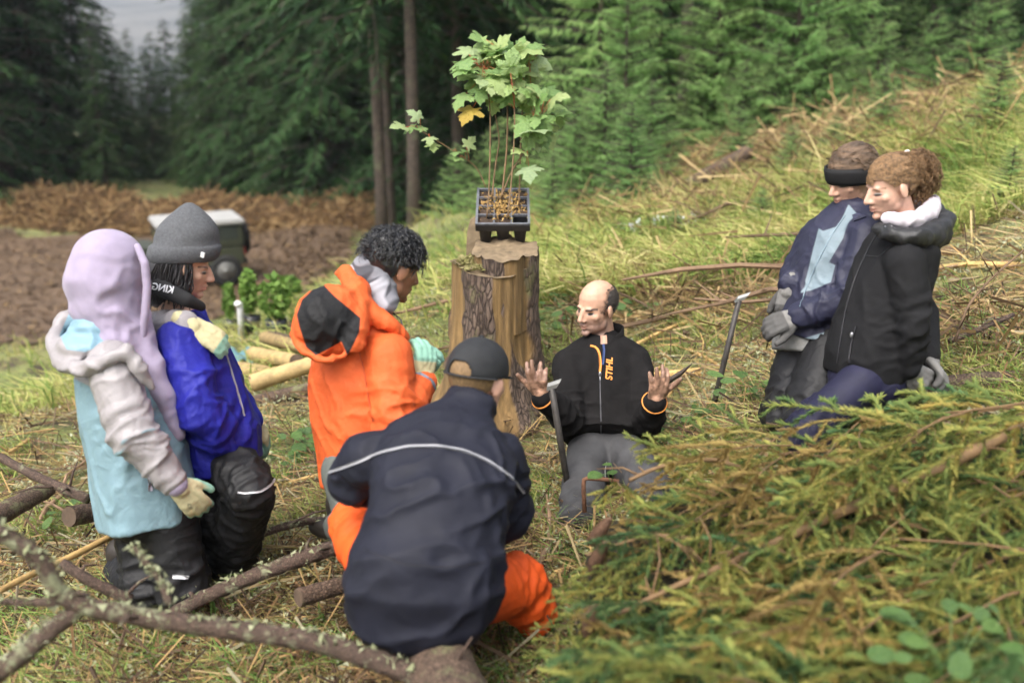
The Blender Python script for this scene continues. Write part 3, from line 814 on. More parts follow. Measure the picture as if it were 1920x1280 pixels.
    garment('fleece_hem', mb, surf('grey_fleece_hem', (.20, .20, .19), .9, .2, 40), t, .01, 2)
    mb = MB(); mb.chain([P(1616, 402, 3.83), P(1626, 380, 3.86)], [.070, .060]); garment('neck_warmer', mb, surf('neck_warmer_grey', (.07, .07, .07), .95, .4, 60, bumps=((250, .5, .002),)), t, .009, 3)
    # gloves and cuff
    G1 = frame(wrR + V(0, 0, -.01), (-.12, -.15, -1), (-.5, -.85, .1)); glove(t, G1, 1, M_glove_grey, (22, 20, 12), palm_th=.006, palm_y=.07, spread=(3, 1, -2, -4))
    G2 = frame(wrL, (-.9, -.2, -.22), (-.2, -.75, .6)); glove(t, G2, -1, M_glove_grey, (35, 40, 25), palm_th=.004, palm_y=.05, spread=(3, 1, -2, -4))
    q = MB(); cyl_ring(q, elR.lerp(wrR, 1.0), wrR - elR, .034, .004); q.build('cuff_trim', surf('yellow_cuff', (.42, .38, .06), .8), t)
    L = [(P(1570, 640, 3.76), P(1522, 790, 3.68), P(1640, 830, 4.0)), (P(1522, 640, 3.92), P(1478, 775, 3.82), P(1600, 800, 4.2))]
    mb = MB(); mb.ell(P(1543, 645, 3.86), (.15, .15, .10)); legs(mb, L, (.108, .098, .07)); garment('trousers', mb, M_black_pants, t, .01, 3, pfolds(L, .014), 9)
    boots_of(t, [(l[2], (.9, .4, -.2)) for l in L])
    t.location.x -= .012
navy_headband_woman()

def curly_woman():
    t = empty('person', gp(1.35, 3.45), 'person with curly tied-back hair in black softshell, gloved hands behind the back', 'person', 'people kneeling around the planting spot')
    M_skin = skin_mat('skin_curly', (.60, .36, .265), (.50, .20, .17), (.16, .095, .05))
    H = frame(P(1684, 352, 3.5), (-.95, -.20, -.27), (.06, 0, 1))
    shL, elL, wrL = P(1712, 492, 3.36), P(1726, 602, 3.36), P(1716, 690, 3.43)
    shR, elR, wrR = P(1672, 470, 3.68), P(1742, 590, 3.72), P(1752, 672, 3.52)
    mb = MB(); mb.chain([H @ V(0, -.03, -.12), P(1708, 440, 3.52)], [.05, .07]); mb.ell(P(1700, 460, 3.52), (.1, .1, .06))
    mb.chain([P(1700, 455, 3.52), shL, elL, wrL], [.06, .045, .036, .022]); mb.chain([P(1700, 455, 3.52), shR, elR, wrR], [.06, .045, .036, .022])
    body(t, 'body', H, .91, mb, M_skin, male=False, eyes=False)
    M_h = surf('hair_light_brown', (.20, .115, .052), .5, .7, 26, bumps=((120, .9, .005), (300, .5, .002)), spec=.5, stretch=(5, 1, 5))
    keep = lambda L: (L[:, 2] > .058 - .02 * (np.abs(L[:, 0]) < .03) - 1.15 * np.maximum(0, .062 - L[:, 1]) ) & ~((L[:, 1] > -.03) & (L[:, 2] < .02)) & (L[:, 2] > -.07)
    me = hair_shell(H, .91, (.082, .105, .096), (0, -.016, .036), keep, nz=.003, freq=40, stretchv=(2, .5, 2), seed=8)
    hr = link('hair', me, M_h, t)
    rng = random.Random(12); roots = []
    bc = V(0, -.115, .040)                                   # the gathered curls at the back of the head
    for k in range(560):
        d = V(rng.gauss(0, .8), rng.gauss(-.35, .9), rng.gauss(-.05, .9)); d.normalize()
        if d.y > .55: continue
        p = bc + V(d.x * .048, d.y * .048 - .010, d.z * .072 - .012)
        roots.append((p, d + V(0, -.15, -.25)))
    strands(H, .91, roots, .045, M_h, 'curl', hr, .0085, 2.2, .0024, .45, 12, 9)
    roots = []
    for k in range(90):                                     # ringlets hanging to the nape
        roots.append(((rng.uniform(-.05, .06), rng.uniform(-.13, -.06), rng.uniform(-.06, .0)), (rng.uniform(-.3, .3), -.3, -1)))
    strands(H, .91, roots, .065, M_h, 'ringlet', hr, .009, 2, .0024, .2, 12, 10)
    roots = []
    for k in range(260):                                    # combed waves over the skull
        a = rng.uniform(-1.5, 1.5); y0 = rng.uniform(-.06, .055); zz_ = .036 + .094 * math.cos(a) * math.sqrt(max(.05, 1 - ((y0 + .016) / .105) ** 2)); xx_ = .082 * math.sin(a) * math.sqrt(max(.05, 1 - ((y0 + .016) / .105) ** 2))
        if zz_ < .03 and y0 > -.03: continue
        if y0 > .03 and zz_ < .075: continue
        roots.append(((xx_, y0, zz_), (-xx_ * 2, -1, .10 if zz_ < .08 else -.12)))
    strands(H, .91, roots, .05, M_h, 'wave', hr, .0028, 1.6, .002, .0, 9, 11)
    cb = MB(); bm_ = MB(); core = MB(); core.ell(H @ (bc * .91), (.045, .048, .068), H.to_3x3()); core.build('bun', M_h, hr)
    tie = MB(); tie.ell(H @ V(0, -.078, .108), (.008, .010, .005), H.to_3x3()); tie.build('hair_tie', surf('white_tie', (.75, .7, .72), .7), hr)
    # black softshell
    side = V(-.25, .97, 0); mb = MB()
    mb.loft(torso_rings([(P(1630, 708, 3.55), .155, .120), (P(1639, 670, 3.54), .16, .134), (P(1660, 600, 3.52), .155, .132), (P(1683, 525, 3.51), .16, .122), (P(1703, 465, 3.5), .155, .105), (P(1712, 434, 3.5), .12, .09), (P(1714, 415, 3.5), .085, .085)], side, side))
    for a, b, c, r in ((shL, elL, wrL, 1), (shR, elR, wrR, 1)):
        w = b.lerp(c, .97); mb.chain([P(1700, 480, 3.5).lerp(a, .7), a, a.lerp(b, .5), b, b.lerp(w, .5), w], [.074, .070, .066, .060, .056, .047])
    fo = [(shL, elL, .13, 18, 6, .008, .9, .35), (elL, wrL, .12, 26, 8, .009, .3, .6), (P(1630, 710, 3.5), P(1700, 470, 3.5), .3, 8, 9, .007, .4, .8)]
    M_j = surf('black_softshell', (.0095, .0095, .0105), .82, .22, 9, bumps=((260, .2, .001), (30, .15, .006)), spec=.2, crease=((7, .3, .010),))
    jk, jm = garment('jacket', mb, M_j, t, .0065, 3, fo, 61); bv = bvh_of(jm)
    strip(bv, [(1668, 425), (1645, 460), (1618, 520), (1600, 580), (1590, 640), (1584, 680)], .005, .002, 40).build('zipper', surf('black_zip', (.03, .03, .033), .35), jk)
    strip(bv, [(1620, 612), (1612, 640), (1606, 680)], .006, .003, 24).build('pocket_zip', surf('black_zip_pocket', (.03, .03, .033), .35), jk)
    strip(bv, [(1634, 478), (1662, 482), (1690, 460)], .003, .002, 24).build('seam', surf('black_seam', (.03, .03, .033), .5), jk)
    h, n = on_surf(bv, 1613, 628, .005); q = MB(); q.ell(h, (.006, .006, .011)); q.build('zip_slider', M_metal_zip, jk)
    # hood hanging behind, with pale hooded sweater inside it
    mb = MB(); hp = [P(1662, 428, 3.40), P(1690, 440, 3.35), P(1730, 445, 3.34), P(1768, 440, 3.40), P(1782, 415, 3.52), P(1760, 395, 3.66), P(1715, 395, 3.70), P(1672, 410, 3.66)]
    mb.chain(hp, [.026, .032, .038, .042, .042, .04, .034, .026]); mb.cap(P(1768, 438, 3.44), .052, P(1742, 468, 3.44), .05)
    hood, hm = garment('hood', mb, surf('black_hood_wet', (.012, .012, .013), .55, .4, 60, bumps=((55, .35, .006), (200, .15, .002)), spec=.6, crease=((14, .5, .008),)), jk, .008, 4, [(hp[0], hp[4], .3, 16, 12, .009, .5, 2)], 7)
    mb = MB(); wp = [P(1678, 409, 3.40), P(1700, 414, 3.37), P(1730, 412, 3.385), P(1757, 398, 3.46), P(1763, 380, 3.54), P(1742, 378, 3.64), P(1700, 392, 3.64)]
    mb.chain(wp, [.022, .027, .03, .032, .03, .028, .022]); garment('sweater_hood', mb, surf('lilac_white_sweater', (.5, .46, .5), .9, .12, 20, bumps=((200, .4, .002),)), t, .007, 3, [(wp[0], wp[3], .2, 25, 20, .005, .5, 2)], 8)
    q = MB(); q.tube([P(1673, 424, 3.355), P(1683, 430, 3.345), P(1687, 423, 3.34)], .003, 6); q.build('drawcord', M_metal_zip, hood)
    G1 = frame(wrL + V(.005, 0, -.005), (.62, .12, -.40), (.25, -.95, .15)); glove(t, G1, 1, M_glove_grey, (32, 30, 20), spread=(6, 2, -3, -8), palm_th=-.004, palm_y=.2)
    G2 = frame(wrR, (.35, -.75, -.45), (.75, -.2, .5)); glove(t, G2, -1, M_glove_grey, (30, 30, 20), spread=(6, 2, -3, -8), palm_th=-.004, palm_y=.2)
    L = [(P(1632, 715, 3.46), P(1508, 826, 3.40), P(1650, 880, 3.56)), (P(1640, 705, 3.66), P(1520, 800, 3.6), P(1660, 840, 3.8))]
    mb = MB(); mb.ell(P(1640, 712, 3.55), (.14, .16, .1)); legs(mb, L, (.082, .066, .055)); garment('trousers', mb, surf('navy_trousers', (.0065, .0065, .026), .7, .2, 12, bumps=((160, .15, .002),), crease=((10, .4, .008),)), t, .01, 3, pfolds(L, .010), 19)
    boots_of(t, [(l[2], (.9, .3, -.2)) for l in L])
    t.location.x -= .026
curly_woman()

def orange_jacket():
    t = empty('person', gp(-.55, 3.5), 'person with curly black hair in orange jacket with black hood panel, holding gloved hands together', 'person', 'people kneeling around the planting spot')
    M_skin = skin_mat('skin_orange', (.27, .125, .07), (.25, .09, .07), (.02, .015, .012))
    H = frame(P(737, 503, 3.45), (.74, .60, -.38), (.0, .0, 1))
    shR, elR, wrR = P(728, 668, 3.33), P(742, 795, 3.30), P(792, 716, 3.40)
    shL, elL, wrL = P(640, 660, 3.62), P(720, 760, 3.72), P(776, 705, 3.52)
    mb = MB(); mb.chain([H @ V(0, -.03, -.12), P(700, 610, 3.45)], [.056, .075]); mb.ell(P(690, 640, 3.46), (.12, .1, .06))
    for a, b, c in ((shR, elR, wrR), (shL, elL, wrL)): mb.chain([P(690, 635, 3.46), a, b, c], [.06, .045, .04, .025])
    body(t, 'body', H, 1.0, mb, M_skin)
    M_h = surf('hair_black', (.012, .012, .014), .32, .3, 30, bumps=((70, .5, .005),), spec=.7)
    keep = lambda L: (L[:, 2] > -.055 - .35 * L[:, 1]) & (L[:, 2] > .055 - 1.2 * np.maximum(0, .085 - L[:, 1])) & ~((L[:, 1] > -.03) & (L[:, 2] < .015)) & (L[:, 2] > -.085)
    me = hair_shell(H, 1.0, (.085, .108, .100), (0, -.014, .038), keep, nz=.005, freq=26, seed=3); hr = link('hair', me, M_h, t)
    rng = random.Random(22); roots = []
    for k in range(1700):
        d = V(rng.gauss(0, 1), rng.gauss(0, 1), rng.gauss(.45, .8)); d.normalize()
        if d.z < -.12 or (d.y > .6 and d.z < .25): continue
        p = V(d.x * .080, d.y * .102 - .012, .040 + d.z * .092)
        roots.append((p, d + V(rng.gauss(0, .7), rng.gauss(.3, .7), rng.gauss(-.2, .5))))
    strands(H, 1.0, roots, .050, M_h, 'lock', hr, .008, 1.1, .0022, .35, 9, 23, n=4)
    # neck gaiter in grey camouflage
    mb = MB(); mb.chain([P(690, 500, 3.42), P(684, 540, 3.43), P(694, 585, 3.44)], [.055, .075, .075]); mb.chain([P(705, 520, 3.42), P(722, 565, 3.40)], [.068, .05])
    def camo(seed, th): return lambda co: pnoise(co * np.array([16, 16, 26]), seed) * .02 - th
    garment('neck_gaiter', mb, surf('camo_fleece', (.20, .20, .225), .9, .1, 20, [('c1', (.06, .06, .07), .002), ('c2', (.38, .38, .42), .002)], ((250, .3, .002),)), t, .008, 3, [(P(680, 490, 3.4), P(715, 580, 3.4), .2, 22, 5, .006, .5, 2)], 31, {'c1': camo(3, .004), 'c2': camo(9, .006)})
    # jacket
    side = V(.68, -.73, 0); mb = MB()
    mb.loft(torso_rings([(P(694, 905, 3.52), .18, .16), (P(690, 850, 3.5), .185, .16), (P(676, 780, 3.48), .185, .155), (P(668, 710, 3.46), .185, .145), (P(676, 648, 3.45), .175, .12), (P(692, 605, 3.44), .125, .09), (P(700, 585, 3.44), .085, .08)], side, side))
    for a, b, c, r in ((shR, elR, wrR, 1), (shL, elL, wrL, 1)):
        w = b.lerp(c, .97); mb.chain([P(690, 660, 3.46).lerp(a, .7), a, a.lerp(b, .5), b, b.lerp(w, .5), w], [.085, .082, .080, .078, .070, .052])
    fo = [(shR, elR, .14, 17, 6, .011, .8, .5), (elR, wrR, .13, 26, 8, .012, .3, .6), (P(690, 900, 3.5), P(680, 660, 3.5), .3, 7, 13, .010, .5, .9)]
    OR = (.60, .105, .026)
    M_o = surf('orange_rain_shell', OR, .68, .16, 5, bumps=((140, .2, .002), (26, .3, .008)), spec=.25, crease=((9, .45, .010), (24, .3, .004)))
    jk, jm = garment('jacket', mb, M_o, t, .0065, 2, fo, 71); bv = bvh_of(jm)
    strip(bv, [(668, 640), (682, 690), (690, 740), (700, 790)], .004, .002, 24).build('seam', surf('orange_seam', (.5, .08, .02), .6), jk)
    # hood: a slack bag on the back with a black yoke
    black = [(601, 528), (628, 556), (676, 596), (674, 622), (652, 668), (640, 640), (614, 655), (592, 666), (574, 650), (562, 615), (556, 590), (566, 562)]
    mb = MB(); mb.ell(P(620, 600, 3.285), (.130, .105, .12), Euler((R(25), 0, R(40))).to_matrix()); mb.ell(P(606, 628, 3.27), (.10, .07, .085))
    rim = [P(556, 596, 3.33), P(548, 628, 3.26), P(572, 660, 3.21), P(610, 676, 3.19), P(645, 668, 3.20), P(662, 640, 3.23)]
    mb.chain(rim, [.008, .012, .014, .014, .012, .012])
    col = [P(634, 512, 3.44), P(648, 512, 3.40), P(668, 548, 3.34), P(700, 590, 3.315), P(735, 612, 3.32), P(760, 632, 3.36)]
    mb.chain(col, [.018, .026, .030, .030, .026, .016]); mb.chain([col[2], P(660, 600, 3.27), rim[5]], [.05, .06, .04])
    def bl(co): x, y, d = pix(co); return np.minimum(poly_sd(x, y, black) / 500, 3.42 - d)
    M_hood = surf('orange_hood', OR, .68, .12, 8, [('black', (.012, .012, .013), .002)], ((120, .15, .002), (24, .35, .010)), spec=.25, crease=((10, .5, .012), (26, .35, .005)))
    hd, hm = garment('hood', mb, M_hood, jk, .0065, 4, [(P(600, 540, 3.3), P(640, 680, 3.2), .25, 9, 20, .008, .5, 2), (col[1], col[5], .12, 8, 18, .006, .5, 2)], 81, {'black': bl})
    q = MB(); q.tube([P(757, 622, 3.37), P(752, 600, 3.40), P(727, 578, 3.42)], .003, 6); q.tube([P(744, 604, 3.36), P(756, 632, 3.35), P(762, 630, 3.36)], .011, 6, squash=.4); q.build('hood_tab', surf('dark_tab', (.03, .03, .033), .6), hd)
    G1 = frame(wrR, (.18, .15, .95), (.60, -.75, .1)); glove(t, G1, -1, M_glove_shell, (30, 30, 20), palm_th=-.006, palm_y=.075, spread=(4, 1, -2, -5))
    G2 = frame(wrL, (.35, -.1, .80), (-.7, -.5, .4)); glove(t, G2, 1, M_glove_shell, (45, 50, 30), palm_th=-.001, palm_y=.06, spread=(4, 1, -2, -5))
    q = MB(); cyl_ring(q, elR.lerp(wrR, .99), wrR - elR, .043, .010); q.build('knit_cuff', surf('grey_knit', (.20, .22, .26), .9), t)
    L = [(P(655, 885, 3.42), P(690, 1000, 3.34), P(640, 985, 3.7)), (P(720, 880, 3.6), P(760, 980, 3.56), P(700, 960, 3.9))]
    mb = MB(); mb.ell(P(690, 885, 3.52), (.15, .14, .1)); legs(mb, L, (.10, .085, .065)); garment('trousers', mb, surf('grey_green_trousers', (.10, .11, .10), .8, .2), t, .011, 3, pfolds(L), 29)
    boots_of(t, [(l[2], (-.7, .7, -.1)) for l in L])
orange_jacket()

def seated_cap():
    t = empty('person', gp(-.2, 2.5), 'person in dark cap and navy softshell seated on a log, back to the camera', 'person')
    M_skin = skin_mat('skin_cap', (.58, .33, .24), (.4, .2, .17), (.2, .13, .08))
    H = frame(P(896, 716, 3.03), (.50, .84, -.26), (0, 0, 1))
    shL, elL, wrL = P(693, 862, 2.86), P(664, 897, 2.93), P(770, 930, 3.22)
    shR, elR, wrR = P(938, 862, 2.93), P(950, 968, 3.02), P(880, 990, 3.3)
    mb = MB(); mb.chain([H @ V(0, -.03, -.12), P(868, 810, 2.96)], [.056, .075]); mb.ell(P(850, 850, 2.92), (.14, .09, .07))
    for a, b, c in ((shR, elR, wrR), (shL, elL, wrL)): mb.chain([P(850, 845, 2.92), a, b, c], [.06, .05, .04, .028])
    hL, hR = frame(wrL, (.6, .7, -.2), (0, -.2, 1)), frame(wrR, (-.5, .8, -.2), (0, -.2, 1))
    hand_prims(mb, hL, 1, (30, 35, 20)); hand_prims(mb, hR, -1, (30, 35, 20))
    body(t, 'body', H, 1.0, mb, M_skin, vox=.0055)
    M_h = surf('hair_blond_short', (.20, .125, .06), .6, .5, 60, bumps=((300, .7, .002),), stretch=(4, 4, 1))
    me = hair_shell(H, 1.0, (.080, .1015, .092), (0, -.016, .036), lambda L: (L[:, 2] < .085) & (L[:, 2] > -.062 - .3 * L[:, 1]) & (L[:, 1] < .03 - .3 * np.maximum(0, L[:, 2])) & ~((L[:, 1] > -.032) & (L[:, 2] < .015)), nz=.0012, freq=150, seed=4)
    link('hair', me, M_h, t)
    # cap: shell with a gap over the closure at the back, button, peak and strap
    M_c = surf('dark_cap', (.016, .017, .019), .8, .2, 30, bumps=((350, .3, .001),))
    keep = lambda L: (L[:, 2] > .022 + .10 * (L[:, 1] + .12)*.0) & ~((L[:, 1] < 0) & ((L[:, 0] / .036) ** 2 + ((L[:, 2] - .034) / .034) ** 2 < 1))
    me = hair_shell(H, 1.0, (.089, .113, .098), (0, -.010, .040), keep, nz=.0008, freq=20, seed=2)
    bm = bmesh.new(); bm.from_mesh(me); bmesh.ops.solidify(bm, geom=bm.faces, thickness=.004); bm.to_mesh(me); bm.free()
    cp = link('cap', me, M_c, t)
    q = MB(); q.ell(H @ V(0, -.012, .139), (.009, .009, .005), H.to_3x3()); q.build('button', M_c, cp)
    q = MB(); vs_, f = [], []
    for i in range(13):
        a = R(-62 + 124 * i / 12)
        for (rr, dz) in ((.0, .0), (1.0, -.012 * (1 - abs(a)) - .004), (1.0, -.016 * (1 - abs(a)) - .006), (.0, -.004)):
            x = .088 * math.sin(a) * (1 + .05 * rr); y = .100 * math.cos(a) - .006 + rr * .072 * max(0, math.cos(a * 1.35)) ** .6
            vs_.append(tuple(H @ V(x, y, .026 + dz)))
    for i in range(12):
        for j in range(4): f.append((i * 4 + j, i * 4 + (j + 1) % 4, i * 4 + 4 + (j + 1) % 4, i * 4 + 4 + j))
    q.add(vs_, f); q.build('peak', M_c, cp, fixn=True)
    q = MB(); q.tube([H @ V(.0885 * math.sin(a), -.010 - .1115 * math.cos(a), .024) for a in np.linspace(-1.3, 1.3, 24)], .009, 8, squash=.35); st = q.build('strap', M_c, cp)
    for sc_, txt in ((1, 'UP 2 U'),):
        bvs = bvh_of(cp.data); decal_text(txt, bvs, 916, 722, 9, -4, M_refl, 'lettering', cp, .011)
    # softshell jacket
    side = shR - shL; mb = MB()
    mb.loft(torso_rings([(P(806, 1182, 2.74), .16, .12), (P(800, 1148, 2.72), .205, .15), (P(799, 1090, 2.70), .225, .17), (P(804, 1060, 2.705), .215, .167), (P(814, 1010, 2.72), .192, .155), (P(824, 950, 2.75), .190, .148), (P(832, 890, 2.81), .205, .132), (P(846, 838, 2.88), .195, .108), (P(864, 795, 2.94), .115, .088), (P(878, 768, 2.98), .080, .078), (P(887, 745, 3.0), .078, .078)], side, side))
    for a, b, c, r in ((shL, elL, wrL, 1), (shR, elR, wrR, .95)):
        w = b.lerp(c, .95); mb.chain([P(846, 850, 2.9).lerp(a, .7), a, a.lerp(b, .5), b, b.lerp(w, .5), w], [.085 * r, .085 * r, .082 * r, .080 * r, .07 * r, .055 * r])
    fo = [(shL, elL, .16, 20, 8, .010, .7, .7), (elL, wrL, .14, 24, 8, .010, .3, .6), (shR, elR, .14, 18, 6, .011, .8, .5), (P(690, 1080, 2.7), P(920, 1020, 2.7), .34, 5, 10, .013, .5, .9), (P(720, 1000, 2.75), P(960, 900, 2.85), .25, 5, 12, .014, .75, .4), (P(700, 1070, 2.7), P(940, 1040, 2.7), .12, 10, 14, .011, .5, .9), (P(870, 800, 2.95), P(887, 745, 3), .1, 36, 8, .007, .5, .6)]
    M_j = surf('navy_softshell', (.0105, .0115, .020), .68, .18, 9, bumps=((420, .3, .001), (30, .1, .006)), spec=.25, crease=((6, .3, .010),))
    jk, jm = garment('jacket', mb, M_j, t, .0065, 3, fo, 91, soft=2); bv = bvh_of(jm)
    strip(bv, [(619, 886), (668, 866), (720, 848), (765, 838), (820, 837), (870, 846), (915, 865), (955, 893), (982, 922)], .008, .006, 70).build('reflective_piping', surf('grey_piping', (.28, .28, .30), .4, .1, spec=.6), jk)
    strip(bv, [(682, 1030), (760, 1058), (840, 1063), (900, 1055), (945, 1040)], .0035, .002, 50).build('waist_seam', surf('navy_seam', (.01, .01, .016), .6), jk)
    # orange trousers
    L = [(P(742, 1110, 2.84), P(672, 985, 3.18), P(735, 1040, 3.50)), (P(868, 1115, 2.86), P(968, 1092, 3.10), P(1000, 1150, 3.16))]
    mb = MB(); mb.ell(P(805, 1140, 2.78), (.18, .13, .09)); legs(mb, L, (.105, .092, .075))
    garment('trousers', mb, surf('signal_orange_trousers', (.74, .095, .010), .7, .14, 10, bumps=((150, .15, .002), (28, .3, .008)), crease=((9, .4, .010),)), t, .009, 3, pfolds(L, .012), 99)
    boots_of(t, [(L[0][2] + V(0, .05, -.1), (.2, .9, -.2)), (L[1][2] + V(0, .05, -.02), (.4, .8, -.2))])
seated_cap()

def blue_beanie():
    t = empty('person', gp(-1.05, 3.6), 'person in grey knitted beanie and royal blue rain jacket with black trousers', 'person', 'people kneeling around the planting spot')
    M_skin = skin_mat('skin_beanie', (.56, .335, .235), (.45, .19, .16), (.03, .022, .02))
    H = frame(P(345, 500, 3.56), (.93, .22, -.28), (-.05, 0, 1))
    shR, elR, wrR = P(338, 640, 3.42), P(371, 770, 3.37), P(428, 846, 3.48)
    shL, elL, wrL = P(345, 625, 3.74), P(420, 740, 3.85), P(470, 790, 3.75)
    mb = MB(); mb.chain([H @ V(0, -.03, -.12), P(342, 600, 3.56)], [.05, .07]); mb.ell(P(345, 630, 3.57), (.1, .12, .06))
    for a, b, c in ((shR, elR, wrR), (shL, elL, wrL)): mb.chain([P(345, 625, 3.57), a, b, c], [.06, .045, .036, .022])
    body(t, 'body', H, .95, mb, M_skin, male=False, eyes=False)
    M_h = surf('hair_black_long', (.013, .011, .012), .35, .3, 20, bumps=((120, .6, .003),), stretch=(4, 4, .6), spec=.6)
    rng = random.Random(31); roots = []
    for k in range(330):
        a = rng.uniform(.35, 3.6) if rng.random() < .8 else rng.uniform(-.4, .35)
        a = rng.uniform(R(50), R(310)); r_ = rng.uniform(.92, 1.08)
        p = (.085 * math.sin(a) * r_, .100 * math.cos(a) * r_ - .012, rng.uniform(-.03, .03)); roots.append((p, (.25 * math.sin(a), .25 * math.cos(a) + .10, -1)))
    hm_ = MB(); hm_.ell(H @ V(0, -.02, .0), (.084, .098, .09), H.to_3x3()); hm_.cap(H @ V(0, -.055, -.03), .075, H @ V(.0, -.055, -.10), .07)
    me = remesh(hm_, .008, 2); Lh = loc(H, getco(me)); bm = bmesh.new(); bm.from_mesh(me); bm.verts.ensure_lookup_table()
    bmesh.ops.delete(bm, geom=[v for v, l in zip(bm.verts, Lh) if (l[1] > .030 + .2 * l[2])], context='VERTS'); bm.to_mesh(me); bm.free()
    hr = link('hair', me, M_h, t)
    roots = [r for r in roots if r[0][1] < .035]
    strands(H, .95, roots, .15, M_h, 'lock', hr, .004, 1.2, .0034, .1, 9, 33, n=5)
    # beanie: ribbed knit with turned-up brim
    M_b = surf('grey_knit_beanie', (.085, .088, .095), .95, .25, 120, bumps=((420, .6, .002),)); n = 72; vs_, f = [], []
    prof = [(.0, 1.03, 1), (.012, 1.10, 1), (.03, 1.12, 1), (.052, 1.11, 1), (.058, 1.05, 1), (.062, 1.01, 0), (.085, 1.0, 0), (.108, .95, 0), (.130, .84, 0), (.152, .66, 0), (.172, .46, 0), (.188, .28, 0), (.198, .12, 0), (.200, .02, 0)]
    for z, r_, br in prof:
        for k in range(n):
            a = 2 * math.pi * k / n; rib = 1 + (.012 if k % 2 else -.006); wob = 1 + .025 * math.sin(3 * a + z * 40) * (1 - br)
            x, y = .086 * r_ * rib * wob * math.sin(a), .108 * r_ * rib * wob * math.cos(a)
            vs_.append(tuple(H @ V(x, y - .010 - max(0, z - .1) * .18, .030 + z - .20 * (y < 0) * abs(y) * .6 + .02 * y / .1)))
    for j in range(len(prof) - 1): f += [(j * n + k, j * n + (k + 1) % n, (j + 1) * n + (k + 1) % n, (j + 1) * n + k) for k in range(n)]
    q = MB(); q.add(vs_, f); bn = q.build('beanie', M_b, t)
    q = MB(); q.box(H @ V(.088, .055, .075), (.003, .007, .009), H.to_3x3() @ Euler((0, 0, R(-30))).to_matrix()); q.build('label_tag', surf('tag_white', (.5, .5, .5), .7), bn, smooth=False)
    # rain jacket
    side = V(.30, -.95, 0); mb = MB()
    mb.loft(torso_rings([(P(421, 868, 3.62), .17, .135), (P(410, 815, 3.6), .185, .145), (P(384, 735, 3.58), .18, .14), (P(356, 655, 3.56), .175, .125), (P(345, 610, 3.55), .13, .09), (P(340, 588, 3.55), .085, .085)], side, side))
    for a, b, c in ((shR, elR, wrR), (shL, elL, wrL)):
        w = b.lerp(c, .97); mb.chain([P(350, 640, 3.57).lerp(a, .7), a, a.lerp(b, .5), b, b.lerp(w, .5), w], [.083, .080, .082, .082, .074, .046])
    fo = [(shR, elR, .15, 15, 5, .013, .75, .5), (elR, wrR, .14, 22, 6, .014, .4, .6), (P(420, 870, 3.6), P(350, 640, 3.5), .3, 7, 12, .012, .45, .8)]
    M_j = surf('royal_blue_shell', (.013, .015, .225), .6, .14, 9, bumps=((150, .2, .002), (22, .35, .010)), spec=.28, crease=((9, .55, .012), (24, .35, .005)))
    jk, jm = garment('jacket', mb, M_j, t, .0065, 2, fo, 111); bv = bvh_of(jm)
    strip(bv, [(383, 570), (396, 590), (412, 625), (432, 690), (447, 740), (458, 780)], .006, .003, 40).build('zipper', surf('silver_zip', (.35, .35, .37), .4), jk)
    # black hooded sweater collar with lettering
    mb = MB(); hp = [P(378, 575, 3.47), P(350, 562, 3.42), P(318, 548, 3.44), P(290, 532, 3.52), P(298, 522, 3.64), P(345, 540, 3.68)]
    mb.chain(hp, [.018, .026, .030, .031, .03, .024]); hd, hmesh = garment('sweater_hood', mb, surf('black_sweater', (.014, .014, .015), .9, .2, bumps=((260, .4, .002),)), t, .007, 3)
    decal_text('KING', bvh_of(hmesh), 306, 541, 17, -12, M_refl, 'lettering', hd, .003, flip=True, bold=.02)
    G1 = frame(wrR + V(.0, 0, 0), (-.10, .10, -1), (.35, -.9, -.1)); gl, gm = glove(t, G1, -1, M_glove_shell, (12, 16, 10), palm_th=-.006, palm_y=.135, spread=(5, 1, -3, -7))
    decal_text('CE', bvh_of(gm), 432, 865, 8, -75, M_print, 'print', gl, .002)
    G2 = frame(wrL, (.5, .3, -.8), (.8, .0, .5)); glove(t, G2, 1, M_glove_shell, (25, 25, 15))
    L = [(P(418, 845, 3.58), P(466, 915, 3.42), P(434, 1062, 3.74)), (P(400, 865, 3.72), P(420, 985, 3.62), P(350, 1010, 3.95))]
    mb = MB(); mb.ell(P(412, 868, 3.64), (.15, .15, .09)); legs(mb, L, (.100, .088, .080)); tr, tm = garment('trousers', mb, M_black_pants, t, .009, 3, pfolds(L, .014), 119)
    strip(bvh_of(tm), [(445, 922), (462, 925), (488, 921), (506, 910), (518, 893)], .006, .004, 30).build('reflective_piping', M_refl, tr)
    boots_of(t, [(L[0][2], (.9, .2, -.15)), (L[1][2], (.3, .9, -.3))])
blue_beanie()

